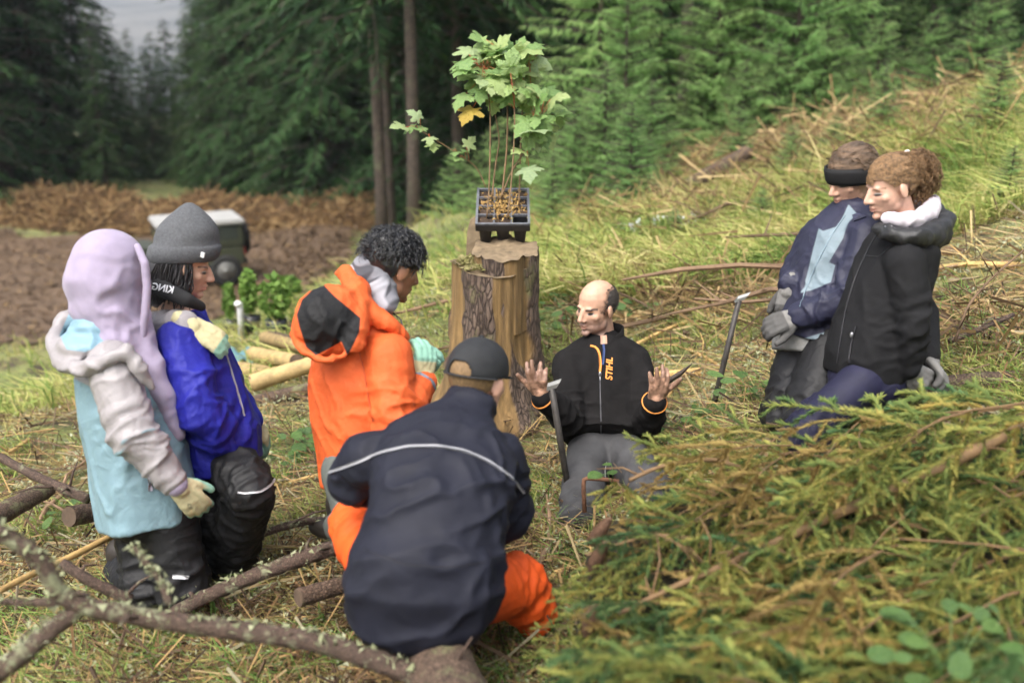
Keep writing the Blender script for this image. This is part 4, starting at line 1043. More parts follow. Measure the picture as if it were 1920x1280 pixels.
def lilac_hood():
    t = empty('person', gp(-1.3, 3.4), 'person in lilac hood and pale blue and grey jacket, arm round the neighbour', 'person', 'people kneeling around the planting spot')
    M_skin = skin_mat('skin_hood', (.55, .32, .23), (.42, .18, .15), (.1, .07, .05))
    H = frame(P(205, 533, 3.31), (.78, .60, -.22), (-.1, 0, 1))
    shR, elR, wrR = P(208, 682, 3.21), P(248, 808, 3.17), P(328, 906, 3.2)
    shL, elL, wrL = P(258, 660, 3.52), P(248, 628, 3.66), P(352, 606, 3.40)
    mb = MB(); mb.chain([H @ V(0, -.03, -.12), P(225, 650, 3.35)], [.05, .07]); mb.ell(P(228, 690, 3.36), (.1, .1, .06))
    for a, b, c in ((shR, elR, wrR), (shL, elL, wrL)): mb.chain([P(228, 680, 3.36), a, b, c], [.06, .045, .036, .022])
    body(t, 'body', H, .95, mb, M_skin, male=False)
    # lilac hooded sweater: hood up, front of the sweater showing in the open jacket
    M_l = surf('lilac_sweater', (.31, .265, .36), .95, .10, 16, bumps=((330, .5, .002), (60, .15, .003)), sheen=.15, spec=.2)
    mb = MB(); mb.ell(P(197, 525, 3.29), (.122, .128, .145), H.to_3x3()); mb.ell(P(204, 492, 3.29), (.110, .122, .112), H.to_3x3())
    mb.chain([P(200, 560, 3.30), P(215, 610, 3.31), P(238, 650, 3.32)], [.12, .105, .10]); mb.chain([P(252, 590, 3.34), P(262, 650, 3.30), P(300, 730, 3.30), P(335, 815, 3.36)], [.055, .052, .042, .024])
    sw, sm = garment('sweater_hood', mb, M_l, t, .0065, 8, soft=5, fold=[(P(150, 600, 3.2), P(265, 620, 3.2), .2, 9, 14, .012, .6, .8), (P(230, 600, 3.2), P(330, 800, 3.3), .12, 16, 10, .008, .5, .7), (P(200, 450, 3.3), P(200, 600, 3.3), .2, 9, 9, .006, .8, .5)], seed=131)
    rim = [P(258, 462, 3.25), P(272, 495, 3.24), P(276, 540, 3.25), P(272, 590, 3.26), P(268, 630, 3.28)]; q = MB(); q.chain(rim, [.012, .014, .014, .014, .013]); garment('hood_rim', q, M_l, sw, .005, 2)
    # jacket
    side = V(.58, -.81, 0); mb = MB()
    mb.loft(torso_rings([(P(281, 972, 3.46), .185, .168), (P(274, 935, 3.45), .19, .168), (P(258, 850, 3.42), .182, .16), (P(236, 765, 3.39), .172, .15), (P(220, 700, 3.37), .165, .135), (P(218, 660, 3.36), .125, .10), (P(222, 635, 3.36), .085, .085)], side, side))
    for a, b, c in ((shR, elR, wrR), (shL, elL, wrL)):
        w = b.lerp(c, .95); mb.chain([P(222, 690, 3.37).lerp(a, .7), a, a.lerp(b, .5), b, b.lerp(w, .5), w], [.08, .077, .078, .076, .066, .049])
    def grey(co):
        dR, _ = segd(co, shR, elR); dR2, _ = segd(co, elR, wrR); dL, _ = segd(co, elL, wrL); dL2, _ = segd(co, shL, elL); x, y, d = pix(co)
        yoke = poly_sd(x, y, [(80, 560), (300, 560), (300, 700), (262, 705), (235, 715), (190, 735), (120, 700)]) / 560
        a = np.maximum(.090 - dR, np.maximum(.085 - dR2, np.maximum(.088 - dL, .088 - dL2)))
        under = np.where((np.minimum(dL, dL2) < .09), (co[:, 2] - (elL.lerp(wrL, .5).z - .022)), 1)
        return np.minimum(np.maximum(a, yoke), under)
    M_j = surf('pale_blue_shell', (.175, .275, .32), .5, .08, 8, [('grey', (.27, .25, .255), .002)], ((140, .12, .002), (24, .25, .008)), spec=.45, crease=((9, .4, .010), (24, .3, .004)))
    fo = [(shR, elR, .14, 17, 6, .012, .8, .6), (elR, wrR, .13, 26, 8, .012, .35, .6), (elL, wrL, .12, 22, 8, .008, .6, .6), (P(281, 975, 3.4), P(225, 700, 3.35), .3, 5, 11, .009, .4, .8)]
    jk, jm = garment('jacket', mb, M_j, t, .0065, 2, fo, 141, {'grey': grey}); bv = bvh_of(jm)
    strip(bv, [(280, 893), (282, 920)], .013, .003, 12).build('pocket_zip', surf('mauve_pocket', (.32, .30, .37), .6), jk)
    # the jacket's own hood, folded back
    mb = MB(); hp = [P(112, 612, 3.42), P(100, 640, 3.32), P(112, 676, 3.23), P(150, 694, 3.15), P(200, 674, 3.13), P(236, 660, 3.14), P(262, 690, 3.16), P(285, 725, 3.19)]
    mb.chain(hp, [.022, .026, .028, .028, .028, .026, .022, .016]); mb.chain([P(125, 605, 3.44), P(170, 590, 3.48), P(215, 610, 3.48)], [.04, .05, .04])
    mb.ell(P(178, 640, 3.29), (.125, .13, .055)); mb.ell(P(190, 610, 3.30), (.09, .10, .06))
    lin = [(128, 590), (160, 560), (235, 600), (250, 640), (200, 642), (160, 660), (125, 655), (112, 628)]
    M_hd = surf('grey_hood', (.27, .25, .255), .5, .08, 8, [('lining', (.18, .30, .37), .002)], ((140, .12, .002), (24, .25, .008)), crease=((9, .4, .010), (24, .3, .004)))
    def ln(co): x, y, d = pix(co); return poly_sd(x, y, lin) / 560
    garment('hood', mb, M_hd, jk, .0075, 4, [(hp[1], hp[5], .2, 9, 20, .009, .5, 2), (hp[5], hp[7], .1, 8, 8, .002, .5, 2)], 151, {'lining': ln})
    q = MB(); q.cap(elR.lerp(wrR, .92), .046, elR.lerp(wrR, 1.02), .040); garment('sleeve_cuff', q, M_l, t, .006, 2)
    G1 = frame(wrR + V(.004, 0, -.004), (.45, .25, -.82), (.45, -.85, .1)); gl, gm = glove(t, G1, -1, M_glove_shell, (14, 18, 12), palm_th=-.008, palm_y=.5, spread=(5, 1, -3, -7))
    decal_text('CE', bvh_of(gm), 355, 948, 9, -70, M_print, 'print', gl, .002)
    G2 = frame(wrL, (.83, .0, -.52), (.35, -.72, .6)); glove(t, G2, 1, M_glove_shell, (10, 22, 14), palm_th=-.007, palm_y=.125, spread=(4, 1, -2, -5))
    L = [(P(308, 925, 3.40), P(345, 1098, 3.44), P(300, 1085, 3.85)), (P(258, 930, 3.52), P(278, 1098, 3.48), P(230, 1075, 3.9))]
    mb = MB(); mb.ell(P(286, 955, 3.46), (.15, .15, .12)); legs(mb, L, (.100, .088, .075)); tr, tm = garment('trousers', mb, M_black_pants, t, .009, 3, pfolds(L, .013), 159)
    strip(bvh_of(tm), [(324, 1080), (353, 1082)], .013, .003, 12).build('reflective_tab', M_refl, tr)
    boots_of(t, [(l[2], (-.3, .9, -.3)) for l in L])
lilac_hood()
# ================================================================== stump, tray, saplings, tools
def bark_mat(name, c0, c1, wood=None, scale=9, moss=None, stretch=(1, 1, .28), masks=True):
    m, nt, bs = nmat(name)
    v = N(nt, 'ShaderNodeTexVoronoi', feature='DISTANCE_TO_EDGE'); tc = N(nt, 'ShaderNodeTexCoord'); mp = N(nt, 'ShaderNodeMapping')
    mp.inputs['Scale'].default_value = [scale * 2.2 * k for k in stretch]; nt.links.new(tc.outputs['Object'], mp.inputs[0])
    ns = N(nt, 'ShaderNodeTexNoise'); ns.inputs['Scale'].default_value = 1.5; nt.links.new(mp.outputs[0], ns.inputs['Vector'])
    ad = N(nt, 'ShaderNodeMix', data_type='VECTOR'); ad.inputs[0].default_value = .35; nt.links.new(mp.outputs[0], ad.inputs[4]); nt.links.new(ns.outputs['Color'], ad.inputs[5]); nt.links.new(ad.outputs[1], v.inputs['Vector'])
    cr = ramp(nt, v.outputs['Distance'], ((0.0, 0), (.22, 1)))
    n = ramp(nt, noise(nt, scale * 3, 6, .7, stretch=stretch), ((.3, 0), (.7, 1)))
    c = mixc(nt, n, c0, c1); c = mixc(nt, cr, [k * .45 for k in c0], c)
    if moss:
        mm = ramp(nt, noise(nt, scale * .7, 5, .7), ((.55, 0), (.66, 1))); c = mixc(nt, mm, c, moss)
    if wood:
        at = N(nt, 'ShaderNodeAttribute', attribute_name='wood'); mr = N(nt, 'ShaderNodeMapRange'); mr.inputs[1].default_value, mr.inputs[2].default_value = -.02, .02
        nt.links.new(at.outputs['Fac'], mr.inputs[0]); g = ramp(nt, noise(nt, 30, 5, .7, stretch=(1, 1, .06)), ((.3, 0), (.72, 1)))
        c = mixc(nt, mr.outputs[0], c, mixc(nt, g, [k * .22 for k in wood], wood))
    nt.links.new(c, bs.inputs['Base Color']); bs.inputs['Roughness'].default_value = .85
    if wood: cr = mixc(nt, mr.outputs[0], cr, (1, 1, 1))
    bump(nt, bs, cr, .5, .012); bump(nt, bs, noise(nt, scale * 5, 5, .7, stretch=stretch), .6, .01)
    if wood: bump(nt, bs, noise(nt, 55, 4, .7, stretch=(1, 1, .05)), .6, .01)
    return m
def stump():
    b = P(922, 782, 5.2); b.z = gz(b.x, b.y)
    t = empty('tree_stump', b, 'tall splintered tree stump with peeling bark carrying the seedling tray', 'tree stump')
    M_b = bark_mat('stump_bark', (.07, .045, .032), (.19, .135, .10), wood=(.30, .185, .07), scale=7, moss=(.13, .12, .05))
    M_cut = surf('cut_wood', (.17, .125, .075), .85, .4, 18, bumps=((40, .4, .006), (150, .4, .002)))
    nT = 96
    def rad(a, z):
        u = math.cos(a); w = math.sin(a)
        return .222 - .015 * z + .085 * math.exp(-z / .22) + .018 * math.sin(3 * a + .6) + .010 * math.sin(7 * a + 2 + z * 2) + .012 * pn1(a * 5, z * 3) + .05 * math.exp(-z / .07) * (.5 + .5 * math.sin(5 * a))
    def pn1(x, y): return float(pnoise([(x, y, .5)], 5)[0])
    def shell(ztop, lo, keep, name):
        mb = MB(); nZ = 30; vs_, f, wd = [], [], []
        for j in range(nZ + 1):
            for k in range(nT):
                a = 2 * math.pi * k / nT; ca, sa = math.cos(a), math.sin(a)
                z = lo + (ztop(a) - lo) * j / nZ; r = rad(a, max(0, z)); x, y = r * ca, r * sa
                x, y = (x * .76 + .058, y * .86) if keep is not None else (x, y)
                vs_.append((b.x + x + z * .012, b.y + y, b.z + z))
                u = ca; nz = .06 * math.sin(z * 9 + u * 5) + .05 * math.sin(z * 23)
                m_ = -1.0
                if sa < .5:
                    m_ = max(.16 - abs(u + .86), .14 + .12 * z - abs(u - .24 - .05 * nz), min(.25 - abs(u - .62), z - .42 + .5 * (u - .4)), (.06 - abs(u + .50 - .5 * (z - .3))) if z < .4 else -1) + nz * .6
                wd.append(m_)
        for j in range(nZ): f += [(j * nT + k, j * nT + (k + 1) % nT, (j + 1) * nT + (k + 1) % nT, (j + 1) * nT + k) for k in range(nT)]
        mb.add(vs_, f); me = mb.mesh(name); attr(me, 'wood', wd)
        co = getco(me); no = getno(me); wdn = np.array(wd)
        q = co * np.array([16, 16, 5]); n = (1 - np.abs(pnoise(q, 3))) ** 3; amp = np.where(wdn > 0, .004, .013)
        setco(me, co + no * (amp * (n - .4) - np.where(wdn > 0, .010, 0))[:, None]); return me, vs_[-nT:]
    me, top = shell(lambda a: .765 + .02 * math.sin(a * 2 + 1), -.1, None, 'trunk'); tr = link('trunk', me, M_b, t)
    q = MB(); c = sum((Vector(v) for v in top), Vector()) / nT; q.add([tuple(Vector(v) * 1.0) for v in top] + [tuple(c + V(0, 0, -.012))], [(k, (k + 1) % nT, nT) for k in range(nT)]); q.build('cut_face', M_cut, tr)
    me, top = shell(lambda a: .825 + .008 * math.sin(a * 5) + .005 * math.sin(a * 13 + 1) + .05 * max(0, math.sin(a)), .45, -.035, 'standing_slab'); sl_ = link('standing_slab', me, M_b, t)
    q = MB(); c = sum((Vector(v) for v in top), Vector()) / nT; q.add(top + [tuple(c)], [(k, (k + 1) % nT, nT) for k in range(nT)]); q.build('slab_top', M_cut, sl_)
    # tall splinter behind the tray
    q = MB(); s0 = P(893, 470, 5.3); vs_ = []
    for z, w, dd in ((-.05, .055, .05), (.06, .05, .045), (.13, .045, .03), (.185, .030, .015)):
        for sx, sy in ((-1, -1), (1, -1), (1, 1), (-1, 1)): vs_.append((s0.x + sx * w, s0.y + sy * dd, s0.z + z + .02 * sx))
    q.add(vs_, [(3, 2, 1, 0), (12, 13, 14, 15)] + [(4 * i + j, 4 * i + (j + 1) % 4, 4 * i + 4 + (j + 1) % 4, 4 * i + 4 + j) for i in range(3) for j in range(4)])
    q.build('splinter', M_cut, t, smooth=False)
    # moss and chips on the low cut
    rng = np.random.default_rng(5); n = 500; ang = rng.uniform(0, 6.28, n); rr = .17 * np.sqrt(rng.random(n)); cx = np.stack([b.x - .07 + rr * np.cos(ang) * .6, b.y - .03 + rr * np.sin(ang), np.full(n, b.z + .77)], 1)
    e = rng.normal(0, .012, (n, 3, 3)); e[:, :, 2] = np.abs(e[:, :, 2]); tris = cx[:, None] + e
    o = link('moss', soup('moss', tris, rng.random(n)), leafmat('stump_moss', [(.10, .09, .03), (.22, .21, .08), (.36, .30, .16)]), t, smooth=False); o['kind'] = 'stuff'
stump()

M_tray = surf('black_tray_plastic', (.011, .011, .012), .36, .15, 20, bumps=((60, .05, .002),), spec=.5)
M_tray_edge = surf('tray_rim_plastic', (.12, .125, .14), .4, .3, 40, spec=.6)
TM = frame(P(943, 386, 5.10), (0, math.cos(R(20)), math.sin(R(20))), (0, -math.sin(R(20)), math.cos(R(20))))
def tray():
    t = empty('seedling_tray', TM @ V(0, -.18, -.12), 'black plastic cell tray of potted tree seedlings resting on the stump', 'plant tray')
    W, L, nx, ny = .262, .360, 3, 4; M3 = TM.to_3x3(); cw, cl = W / nx, L / ny
    q = MB()
    for i in range(nx + 1): q.box(TM @ V(-W / 2 + i * cw, 0, -.002), (.0042 if 0 < i < nx else .006, L / 2 + .006, .006), M3)
    for j in range(ny + 1): q.box(TM @ V(0, -L / 2 + j * cl, -.0035), (W / 2 + .0055, .0042 if 0 < j < ny else .006, .0062), M3)
    q.build('rim', M_tray_edge, t, smooth=False)
    q = MB(); q.box(TM @ V(0, -L / 2 - .004, -.022), (W / 2 + .004, .002, .018), M3); q.box(TM @ V(-W / 2 - .004, 0, -.022), (.002, L / 2, .018), M3); q.box(TM @ V(W / 2 + .004, 0, -.022), (.002, L / 2, .018), M3); q.build('skirt', M_tray, t, smooth=False)
    M_soil = surf('potting_soil', (.055, .036, .024), .95, .5, 60, bumps=((90, .9, .008), (30, .8, .01)))
    for i in range(nx):
        for j in range(ny):
            c = V(-W / 2 + (i + .5) * cw, -L / 2 + (j + .5) * cl, -.075)
            q = MB(); hw, hl, hh = cw / 2 - .006, cl / 2 - .006, .065; vs_ = []; f = []
            for z, k in ((-1, .58), (-.95, .62), (1, 1.0)):
                for a in range(12):
                    an = 2 * math.pi * (a + .5) / 12; ca, sa = math.cos(an), math.sin(an); rib = 1 - .06 * (a % 3 == 1)
                    vs_.append(tuple(TM @ (c + V(math.copysign(abs(ca) ** .35, ca) * hw * k * rib, math.copysign(abs(sa) ** .35, sa) * hl * k * rib, z * hh))))
            for r_ in range(2): f += [(r_ * 12 + a, r_ * 12 + (a + 1) % 12, r_ * 12 + 12 + (a + 1) % 12, r_ * 12 + 12 + a) for a in range(12)]
            f.append(tuple(range(12))[::-1]); q.add(vs_, f); pt = q.build('pot', M_tray, t)
            if (i, j) == (2, 0): continue
            q = MB(); vs_, f = [], []; n = 7
            for a in range(n):
                for b_ in range(n): vs_.append(tuple(TM @ V(c.x + (a / (n - 1) - .5) * (cw - .008), c.y + (b_ / (n - 1) - .5) * (cl - .008), -.016 + random.uniform(-.006, .007))))
            f = [(a * n + b_, (a + 1) * n + b_, (a + 1) * n + b_ + 1, a * n + b_ + 1) for a in range(n - 1) for b_ in range(n - 1)]
            q.add(vs_, f); q.build('soil', M_soil, pt)
    rng = np.random.default_rng(3); n = 420; xy = np.stack([rng.normal(0, .055, n), rng.normal(.0, .085, n)], 1); keep = (abs(xy[:, 0]) < .12) & (abs(xy[:, 1]) < .165) & ~((xy[:, 0] > .045) & (xy[:, 1] < -.1)); xy = xy[keep]; n = len(xy)
    quads = []
    for (x, y) in xy:
        s_, a = rng.uniform(.006, .014), rng.uniform(0, 6.28); tl = rng.normal(0, .5, 2); z = rng.uniform(-.006, .014)
        pts = [(-1, 0), (0, .45), (1, 0), (0, -.45)]
        quads.append([tuple(TM @ V(x + s_ * (px * math.cos(a) - py * math.sin(a)), y + s_ * (px * math.sin(a) + py * math.cos(a)), z + s_ * (px * tl[0] + py * tl[1]) + (s_ * .3 if py else 0))) for px, py in pts])
    o = link('leaf_litter', soup('leaf_litter', quads, rng.random(n)), leafmat('dry_leaf_litter', [(.14, .075, .03), (.36, .23, .08), (.50, .36, .14)], trans=.1), t, smooth=False); o['kind'] = 'stuff'
tray()

# --- sycamore saplings
half = [(0, 0), (.10, -.03), (.24, -.14), (.36, -.10), (.30, .02), (.27, .08), (.42, .10), (.62, .22), (.66, .34), (.55, .34), (.52, .42), (.40, .40), (.24, .42), (.30, .56), (.34, .70), (.24, .70), (.20, .82), (.10, .86), (0, 1.0)]
def leaf_mesh(name, seed):
    rng = random.Random(seed); pts = [(x * rng.uniform(.9, 1.1), y) for x, y in half] + [(-x * rng.uniform(.9, 1.1), y) for x, y in half[-2:0:-1]]
    c = (0, .3); dr, fo = rng.uniform(.15, .45), rng.uniform(.05, .25); vs_ = [(0, .3, .02)]
    ring2 = []
    for x, y in pts:
        mx, my = c[0] + (x - c[0]) * .55, c[1] + (y - c[1]) * .55
        ring2.append((mx, my, fo * abs(mx) * .6 + .02 * rng.uniform(-1, 1) - dr * .2 * ((mx) ** 2 + (my - .3) ** 2)))
    vs_ += ring2; n = len(pts)
    vs_ += [(x, y, fo * abs(x) * .7 - dr * (x * x + (y - .3) ** 2) + .03 * rng.uniform(-1, 1)) for x, y in pts]
    f = [(0, 1 + k, 1 + (k + 1) % n) for k in range(n)] + [(1 + k, 1 + n + k, 1 + n + (k + 1) % n, 1 + (k + 1) % n) for k in range(n)]
    me = bpy.data.meshes.new(name); me.from_pydata(vs_, [], f); me.polygons.foreach_set('use_smooth', np.ones(len(f), bool)); return me
def leaf_surface(name, cols, rough=.38):
    m, nt, bs = nmat(name); oi = N(nt, 'ShaderNodeObjectInfo'); c = ramp(nt, oi.outputs['Random'], [(i / (len(cols) - 1), k) for i, k in enumerate(cols)])
    v = ramp(nt, noise(nt, 9, 4, .7), ((.35, 0), (.7, 1))); c2 = mixc(nt, 0.25, c, mixc(nt, v, [.03, .08, .015], [.35, .42, .10]))
    tc = N(nt, 'ShaderNodeTexCoord'); w = N(nt, 'ShaderNodeTexNoise'); w.inputs['Scale'].default_value = 6
    nt.links.new(c2, bs.inputs['Base Color']); bs.inputs['Roughness'].default_value = rough; bs.inputs['Specular IOR Level'].default_value = .7
    tr = N(nt, 'ShaderNodeBsdfTranslucent'); nt.links.new(c2, tr.inputs['Color']); mx = N(nt, 'ShaderNodeMixShader'); mx.inputs[0].default_value = .35
    nt.links.new(bs.outputs[0], mx.inputs[1]); nt.links.new(tr.outputs[0], mx.inputs[2]); nt.links.new(mx.outputs[0], nt.nodes['Material Output'].inputs['Surface'])
    bump(nt, bs, noise(nt, 7, 4, .6), .5, .05); return m
M_leaf = leaf_surface('sycamore_leaf', [(.17, .32, .09), (.25, .41, .13), (.35, .49, .17), (.43, .52, .20), (.33, .45, .26)])
M_yleaf = leaf_surface('yellow_leaf', [(.55, .36, .05), (.62, .38, .06)])
LEAVES = [leaf_mesh('leaf', k) for k in range(6)]; YLEAF = leaf_mesh('leaf', 40)
for l in LEAVES: l.materials.append(M_leaf)
YLEAF.materials.append(M_yleaf)
M_stem = surf('sapling_stem', (.17, .105, .05), .6, .3, 30); M_pet = surf('red_petiole', (.42, .11, .05), .6, .2)
def put_leaf(parent, me, base, d, nrm, size):
    M = frame(base, d, nrm); o = bpy.data.objects.new('leaf', me); COL.objects.link(o); o.parent = parent
    o.matrix_parent_inverse = parent_inv(parent); o.matrix_basis = M @ Matrix.Diagonal((size, size, size, 1)); return o
SRNG = random.Random(77)
def sapling(path, leaves, label, rad=(.0042, .0026), green=False):
    """path: stem pixels (px,py,d); leaves: (attach fraction, tip px, tip py, d, size, yellow)"""
    pts = [P(*p) for p in path]
    t = empty('sycamore_sapling', pts[0], label, 'sapling', 'sycamore saplings growing in the tray')
    fine = []
    for i in range(len(pts) - 1):
        for k in range(6): fine.append(pts[i].lerp(pts[i + 1], k / 6))
    fine.append(pts[-1]); co = np.array(fine)
    for _ in range(6): co[1:-1] = .5 * co[1:-1] + .25 * (co[:-2] + co[2:])
    fine = [Vector(c) for c in co]; n = len(fine)
    q = MB(); q.tube(fine, [rad[0] + (rad[1] - rad[0]) * i / (n - 1) for i in range(n)], 7); q.build('stem', M_stem, t)
    for lf in leaves:
        fr, px, py, d, size = lf[:5]; ye = len(lf) > 5
        a = fine[min(n - 1, int(fr * (n - 1)))]; c = P(px, py, d)     # c: middle of the leaf blade
        out = (c - a); out = out.normalized() if out.length > 1e-4 else V(0, 0, 1)
        dv = (out * .55 + V(SRNG.uniform(-.5, .5), SRNG.uniform(-.7, .1), SRNG.uniform(-.55, .05))).normalized(); nr = V(SRNG.uniform(-.45, .45), SRNG.uniform(-.95, -.25), 1.0)
        base = c - dv * (size * .35); q = MB(); mid = a.lerp(base, .5) + V(0, 0, .012); q.tube([a, mid, base], .0013, 5); q.build('petiole', M_pet, t)
        put_leaf(t, YLEAF if ye else SRNG.choice(LEAVES), base, dv, nr, size)
def cloud(n, x0, x1, y0, y1, d0, d1, f0, f1, s0=.09, s1=.15):
    return [(SRNG.uniform(f0, f1), SRNG.uniform(x0, x1), SRNG.uniform(y0, y1), SRNG.uniform(d0, d1), SRNG.uniform(s0, s1)) for _ in range(n)]
sapling([(913, 405, 5.00), (918, 342, 5.02), (920, 205, 5.03), (912, 150, 5.03), (905, 120, 5.03)], cloud(25, 864, 940, 85, 190, 4.92, 5.12, .8, 1) + [(.70, 879, 211, 4.98, .125, 1)], 'leftmost upright sapling in the tray, with one yellow leaf on a red stalk')
sapling([(922, 372, 5.12), (930, 300, 5.12), (938, 262, 5.12), (926, 205, 5.12), (918, 150, 5.12)], cloud(16, 885, 960, 95, 185, 5.05, 5.2, .85, 1) + [(.8, 935, 185, 5.05, .08, 1)], 'thin sapling with a kinked stem just right of the leftmost one')
sapling([(940, 375, 5.08), (950, 290, 5.08), (952, 230, 5.08), (950, 160, 5.08), (953, 105, 5.08)], cloud(32, 895, 1003, 75, 150, 4.98, 5.2, .78, 1), 'straight thick-stemmed sapling in the middle with the highest crown', (.0055, .003))
sapling([(973, 384, 5.10), (975, 320, 5.10), (977, 235, 5.10), (984, 150, 5.10), (994, 105, 5.10)], cloud(22, 950, 1022, 85, 190, 5.0, 5.2, .75, 1), 'slender straight sapling at the right edge of the tray')
sapling([(952, 408, 4.95), (962, 310, 4.97), (966, 215, 4.98), (960, 150, 4.98)], cloud(7, 930, 985, 110, 200, 4.9, 5.05, .75, 1), 'sapling rooted in the front row middle cell')
sapling([(938, 374, 5.06), (960, 318, 5.04), (990, 275, 5.02), (1002, 250, 5.01), (1020, 205, 5.0)], cloud(23, 986, 1050, 170, 262, 4.94, 5.1, .72, 1) + [(.42, 974, 283, 5.0, .095), (.5, 992, 322, 4.98, .12), (.5, 985, 318, 5.03, .08)], 'sapling curving out to the right with a side bunch of pale leaves')
sapling([(911, 352, 5.16), (895, 312, 5.15), (850, 283, 5.12), (805, 255, 5.10), (785, 243, 5.10)], [(.98, 779, 216, 5.08, .085), (1, 750, 238, 5.06, .10), (1, 768, 241, 5.1, .08), (.8, 806, 262, 5.06, .07), (.8, 812, 274, 5.08, .07), (.35, 880, 268, 5.12, .075), (.4, 872, 282, 5.1, .05), (.5, 855, 287, 5.1, .055), (.38, 858, 297, 5.1, .05), (.95, 790, 240, 5.1, .06)], 'sapling leaning far out to the left with small sparse leaves', (.003, .0016))

# --- planting bars
M_steel = surf('worn_steel', (.055, .05, .045), .55, .4, 30, bumps=((60, .2, .003),), metal=.3); M_edge = surf('bright_blade_edge', (.42, .42, .40), .35, .2, metal=.7); M_rust = surf('rusty_iron', (.14, .065, .035), .85, .5, 40, bumps=((80, .5, .003),))
def bar(top, bot, label, lean):
    t = empty('planting_bar', bot, label, 'digging bar'); ax = (top - bot).normalized()
    q = MB(); q.tube([bot - ax * .05, bot.lerp(top, .5), top], [.0165, .0165, .0155], 12, squash=.8); q.build('shaft', M_steel, t)
    q = MB(); s_ = V(1, 0, 0); vs_ = []
    for k, (u, w, th) in enumerate(((0, .019, .014), (.020, .024, .010), (.034, .026, .0035))):
        c = top + ax * (u * .6 - .004) + V(lean, -.2, .35) * (u * 1.0); 
        for sx, sy in ((-1, -1), (1, -1), (1, 1), (-1, 1)): vs_.append(tuple(c + V(1, 0, .35) * (sx * w) + V(0, 1, 0) * (sy * th)))
    q.add(vs_, [(3, 2, 1, 0), (8, 9, 10, 11)] + [(4 * i + j, 4 * i + (j + 1) % 4, 4 * i + 4 + (j + 1) % 4, 4 * i + 4 + j) for i in range(2) for j in range(4)]); q.build('blade', M_edge, t, smooth=False)
bar(P(1034, 726, 3.86), P(1069, 938, 4.02), 'steel digging bar stuck in the ground beside the kneeling man', .4)
bar(P(1386, 562, 4.45), P(1330, 792, 4.6), 'steel digging bar leaning on the slope, right of the kneeling man', .5)
t = empty('tool_handle', P(1095, 925, 3.72), 'rusty bent iron handle in front of the kneeling man', 'tool')
q = MB(); q.tube([P(1096, 960, 3.72), P(1094, 912, 3.72), P(1095, 899, 3.72), P(1102, 896, 3.72), P(1130, 898, 3.73), P(1160, 902, 3.74)], .0085, 10); q.build('iron_rod', M_rust, t)
t = empty('wood_splinter', P(1262, 715, 4.0), 'dark pointed stick sticking out behind the raised hand', 'stick'); q = MB(); q.tube([P(1240, 722, 4.02), P(1275, 700, 4.03), P(1297, 682, 4.04)], [.012, .010, .002], 7, wob=.2); q.build('stick', surf('dark_stick', (.06, .045, .035), .8), t)

